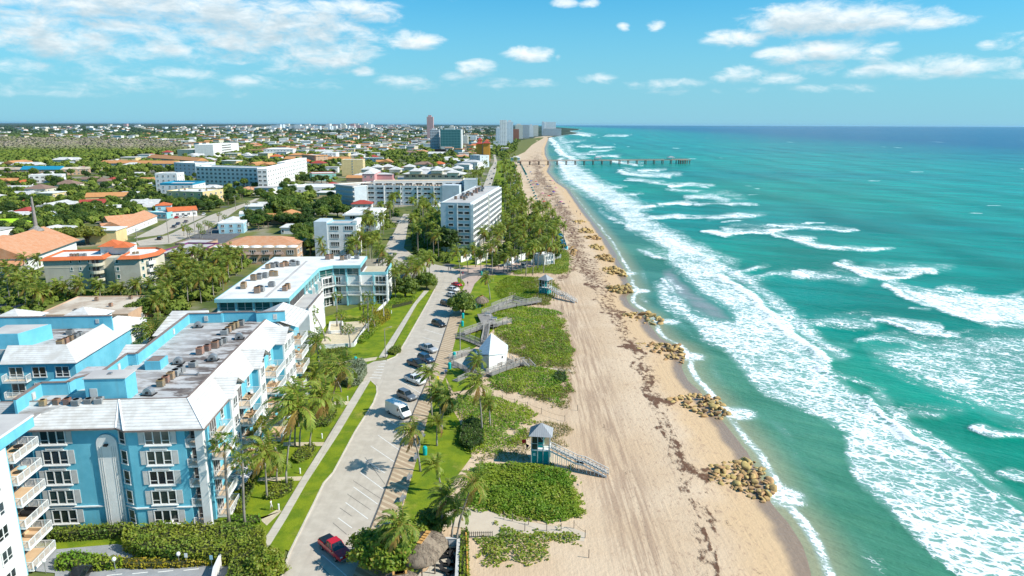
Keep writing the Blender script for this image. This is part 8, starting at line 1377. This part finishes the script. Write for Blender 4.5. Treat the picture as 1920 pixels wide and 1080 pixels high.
PM = [person_mesh(i, *q) for i, q in enumerate([('cloth_white', 'cloth_white', 'skin_tan', 'hair_dark'), ('cloth_blue', 'cloth_black', 'skin_tan', 'hair_dark'), ('cloth_red', 'cloth_blue', 'skin_brown', 'hair_dark'), ('cloth_black', 'cloth_black', 'skin_tan', 'hair_dark')])]
for i, (px, py, k, lb) in enumerate([(509,957,0,'person in white standing on the lowest lawn footpath'),(841,508,3,'person in black walking at the street end, left of a pair'),(845,508,1,'person in blue walking at the street end, right of a pair'),(877,536,3,'person in black walking on the plaza pavers'),(868,518,2,'person in red crossing toward the lone palm'),(935,506,2,'person in red on the pink plaza paving'),(1007,565,3,'person in black on the long boardwalk'),(836,705,1,'person in blue at the beach entrance'),(600,640,1,'person in blue beside the condominium patio')]): x, y = P(px, py); tag(link('person', PM[k], None, (x, y, .05 if py != 565 else .92), rng.random()*6), lb, 'person')
r8 = random.Random(4)
for i in range(34):
    py = r8.uniform(305, 440); px = 975+(py-300)*.62+r8.uniform(0, 40+.1*(py-300)); x, y = P(px, py); auto(tag(link('person', PM[i % 4], None, (x, y, 0), r8.random()*6), None, 'person', 'people on the far beach'), ('person in white', 'person in blue', 'person in red', 'person in black')[i % 4]+' on the beach')
# ================================================================ beach umbrellas and cabanas
mat('umb_blue', (.03, .12, .40)); mat('umb_red', (.55, .05, .04)); mat('umb_dark', (.04, .03, .07)); mat('umb_pink', (.6, .2, .3))
def umb(m): 
    rt = link('beach_umbrella', None); MB().lathe((0, 0), [(.03, 0), (.03, 2.1)], 5).obj('pole', 'white_trim', rt); MB().lathe((0, 0), [(1.15, 1.75), (.7, 2.05), (.05, 2.25)], 10).obj('canopy', m, rt); return rt
def cab(m): 
    rt = link('beach_cabana', None); MB().add([(-.9, -.8, 0), (.9, -.8, 0), (.9, .2, 1.5), (-.9, .2, 1.5), (-.9, .9, 1.1), (.9, .9, 1.1), (-.9, .9, .1), (.9, .9, .1)], [(2, 3, 4, 5), (5, 4, 3, 2), (4, 6, 7, 5), (5, 7, 6, 4), (3, 0, 6, 4), (1, 2, 5, 7)]).obj('hood', m, rt); MB().box(-.85, .85, -1.3, .7, .2, .35).obj('seat', 'white_trim', rt); return rt
UP_ = {k: umb(k) for k in ('umb_blue', 'umb_red', 'umb_dark', 'umb_pink', 'lg_teal')}; CB_ = {k: cab(k) for k in ('lg_teal', 'blue_stucco')}; done = set()
def put(pro, key, px, py, ph, cat, grp, s=1.):
    x, y = P(px, py); src = pro[key]; k = (id(pro), key)
    if k in done: o = copy_tree(src, (x, y, 0), rng.uniform(-.5, .5), scale=(s,)*3)
    else: o = src; o.location = (x, y, 0); o.scale = (s,)*3; done.add(k)
    tag(o, None, cat, grp); auto(o, ph)
for i in range(17): t_ = i/16; put(CB_, 'lg_teal', 979+t_*36, 312+t_*82, 'teal cabana in the long diagonal row on the beach', 'beach cabana', 'teal cabanas in a row', .8)
for i in range(12): put(CB_, 'lg_teal', 974+i*1.1, 304+i*2.2, 'teal cabana in the short row near the pier', 'beach cabana', 'teal cabanas near the pier', 1.15)
for i in range(9): put(CB_, 'lg_teal', 964+r8.uniform(0, 8), 306+i*5.5, 'teal cabana stacked along the palm edge', 'beach cabana', 'teal cabanas by the palms', 1.5)
for i in range(10): put(CB_, 'blue_stucco', 1046+i*.9+(i % 2)*5, 441+i*3.0, 'blue cabana beside the beach garden shrubs', 'beach cabana', 'blue cabanas', 1.2)
for i in range(26): py = r8.uniform(308, 395); px = 972+(py-300)*.5+r8.uniform(0, 42); k = ('umb_blue', 'umb_red', 'umb_dark', 'umb_pink', 'umb_dark')[i % 5]; put(UP_, k, px, py, {'umb_blue': 'blue', 'umb_red': 'red', 'umb_dark': 'dark purple', 'umb_pink': 'pink'}[k]+' beach umbrella', 'beach umbrella', 'beach umbrellas', 1.25)
for d_ in (UP_, CB_):
    for k, o in d_.items():
        if (id(d_), k) not in done:
            for c in list(o.children_recursive)+[o]: bpy.data.objects.remove(c)
# ================================================================ haze between the town and the horizon
if HAZE:
    m = bpy.data.materials.new('haze'); m.use_nodes = True; n = m.node_tree; n.nodes.remove(n.nodes['Principled BSDF']); v = n.nodes.new('ShaderNodeVolumePrincipled'); v.inputs['Color'].default_value = (.42, .74, .98, 1); v.inputs['Density'].default_value = HAZE; v.inputs['Anisotropy'].default_value = .2; n.links.new(v.outputs[0], n.nodes['Material Output'].inputs['Volume']); MATS['haze'] = m
    tag(MB().box(-99000, 99000, -400, 99000, -9500, 130).obj('haze', 'haze'), 'pale sea haze over the town and water', None, None, 'stuff')
# ================================================================ labels completed by what stands nearest
def finish_labels():
    bpy.context.view_layer.update(); items = []
    for o, ph in AUTO:
        l = o.matrix_world.translation; px, py = Q(l.x, l.y, l.z); items.append((o, ph, px, py))
    big = {}
    for o, ph, px, py in items:
        named = any(s_ in ph for s_ in (' on the ', ' in the ', ' of the ', ' along the ', ' beside the ', ' behind the '))
        if named: key = (ph, None, None)
        else:
            j = min(LAND, key=lambda L_: (L_[1]-px)**2+((L_[2]-py)*2.2)**2); dx_, dy_ = px-j[1], (py-j[2])*2.2; rel = ('right of ' if dx_ > 0 else 'left of ') if abs(dx_) > abs(dy_) else ('in front of ' if dy_ > 0 else 'behind '); key = (ph, rel, j[0])
        big.setdefault(key, []).append((px, py, o))
    NW = ['first', 'second', 'third', 'fourth', 'fifth', 'sixth', 'seventh', 'eighth', 'ninth', 'tenth', 'eleventh', 'twelfth']
    for (ph, rel, lm), L_ in big.items():
        base = ph if rel is None else ph+' '+rel+lm; n = len(L_); L_.sort(key=lambda q: q[1])
        rowsn = 1 if n <= 9 else 2 if n <= 18 else 3 if n <= 27 else 4; per = -(-n//rowsn); rn = {1: ['']}.get(rowsn) or {2: ['farther row', 'nearer row'], 3: ['farthest row', 'middle row', 'nearest row'], 4: ['farthest row', 'second row back', 'third row back', 'nearest row']}[rowsn]
        for ri in range(rowsn):
            R_ = sorted(L_[ri*per:(ri+1)*per], key=lambda q: q[0]); m_ = len(R_)
            for i, (px, py, o) in enumerate(R_):
                if m_ == 1: s_ = '' if rowsn == 1 else ', '+rn[ri]
                else:
                    w_ = 'leftmost' if i == 0 else 'rightmost' if i == m_-1 else NW[i]+' from left' if i < 12 else NW[min(11, m_-1-i)]+' from right'; s_ = ', '+(rn[ri]+' ' if rn[ri] else '')+w_
                bw = base.split(); o['label'] = ' '.join(bw[:16-len(s_.split())+(1 if s_.startswith(',') else 0)])+s_ if len((base+s_).split()) > 16 else base+s_
finish_labels()
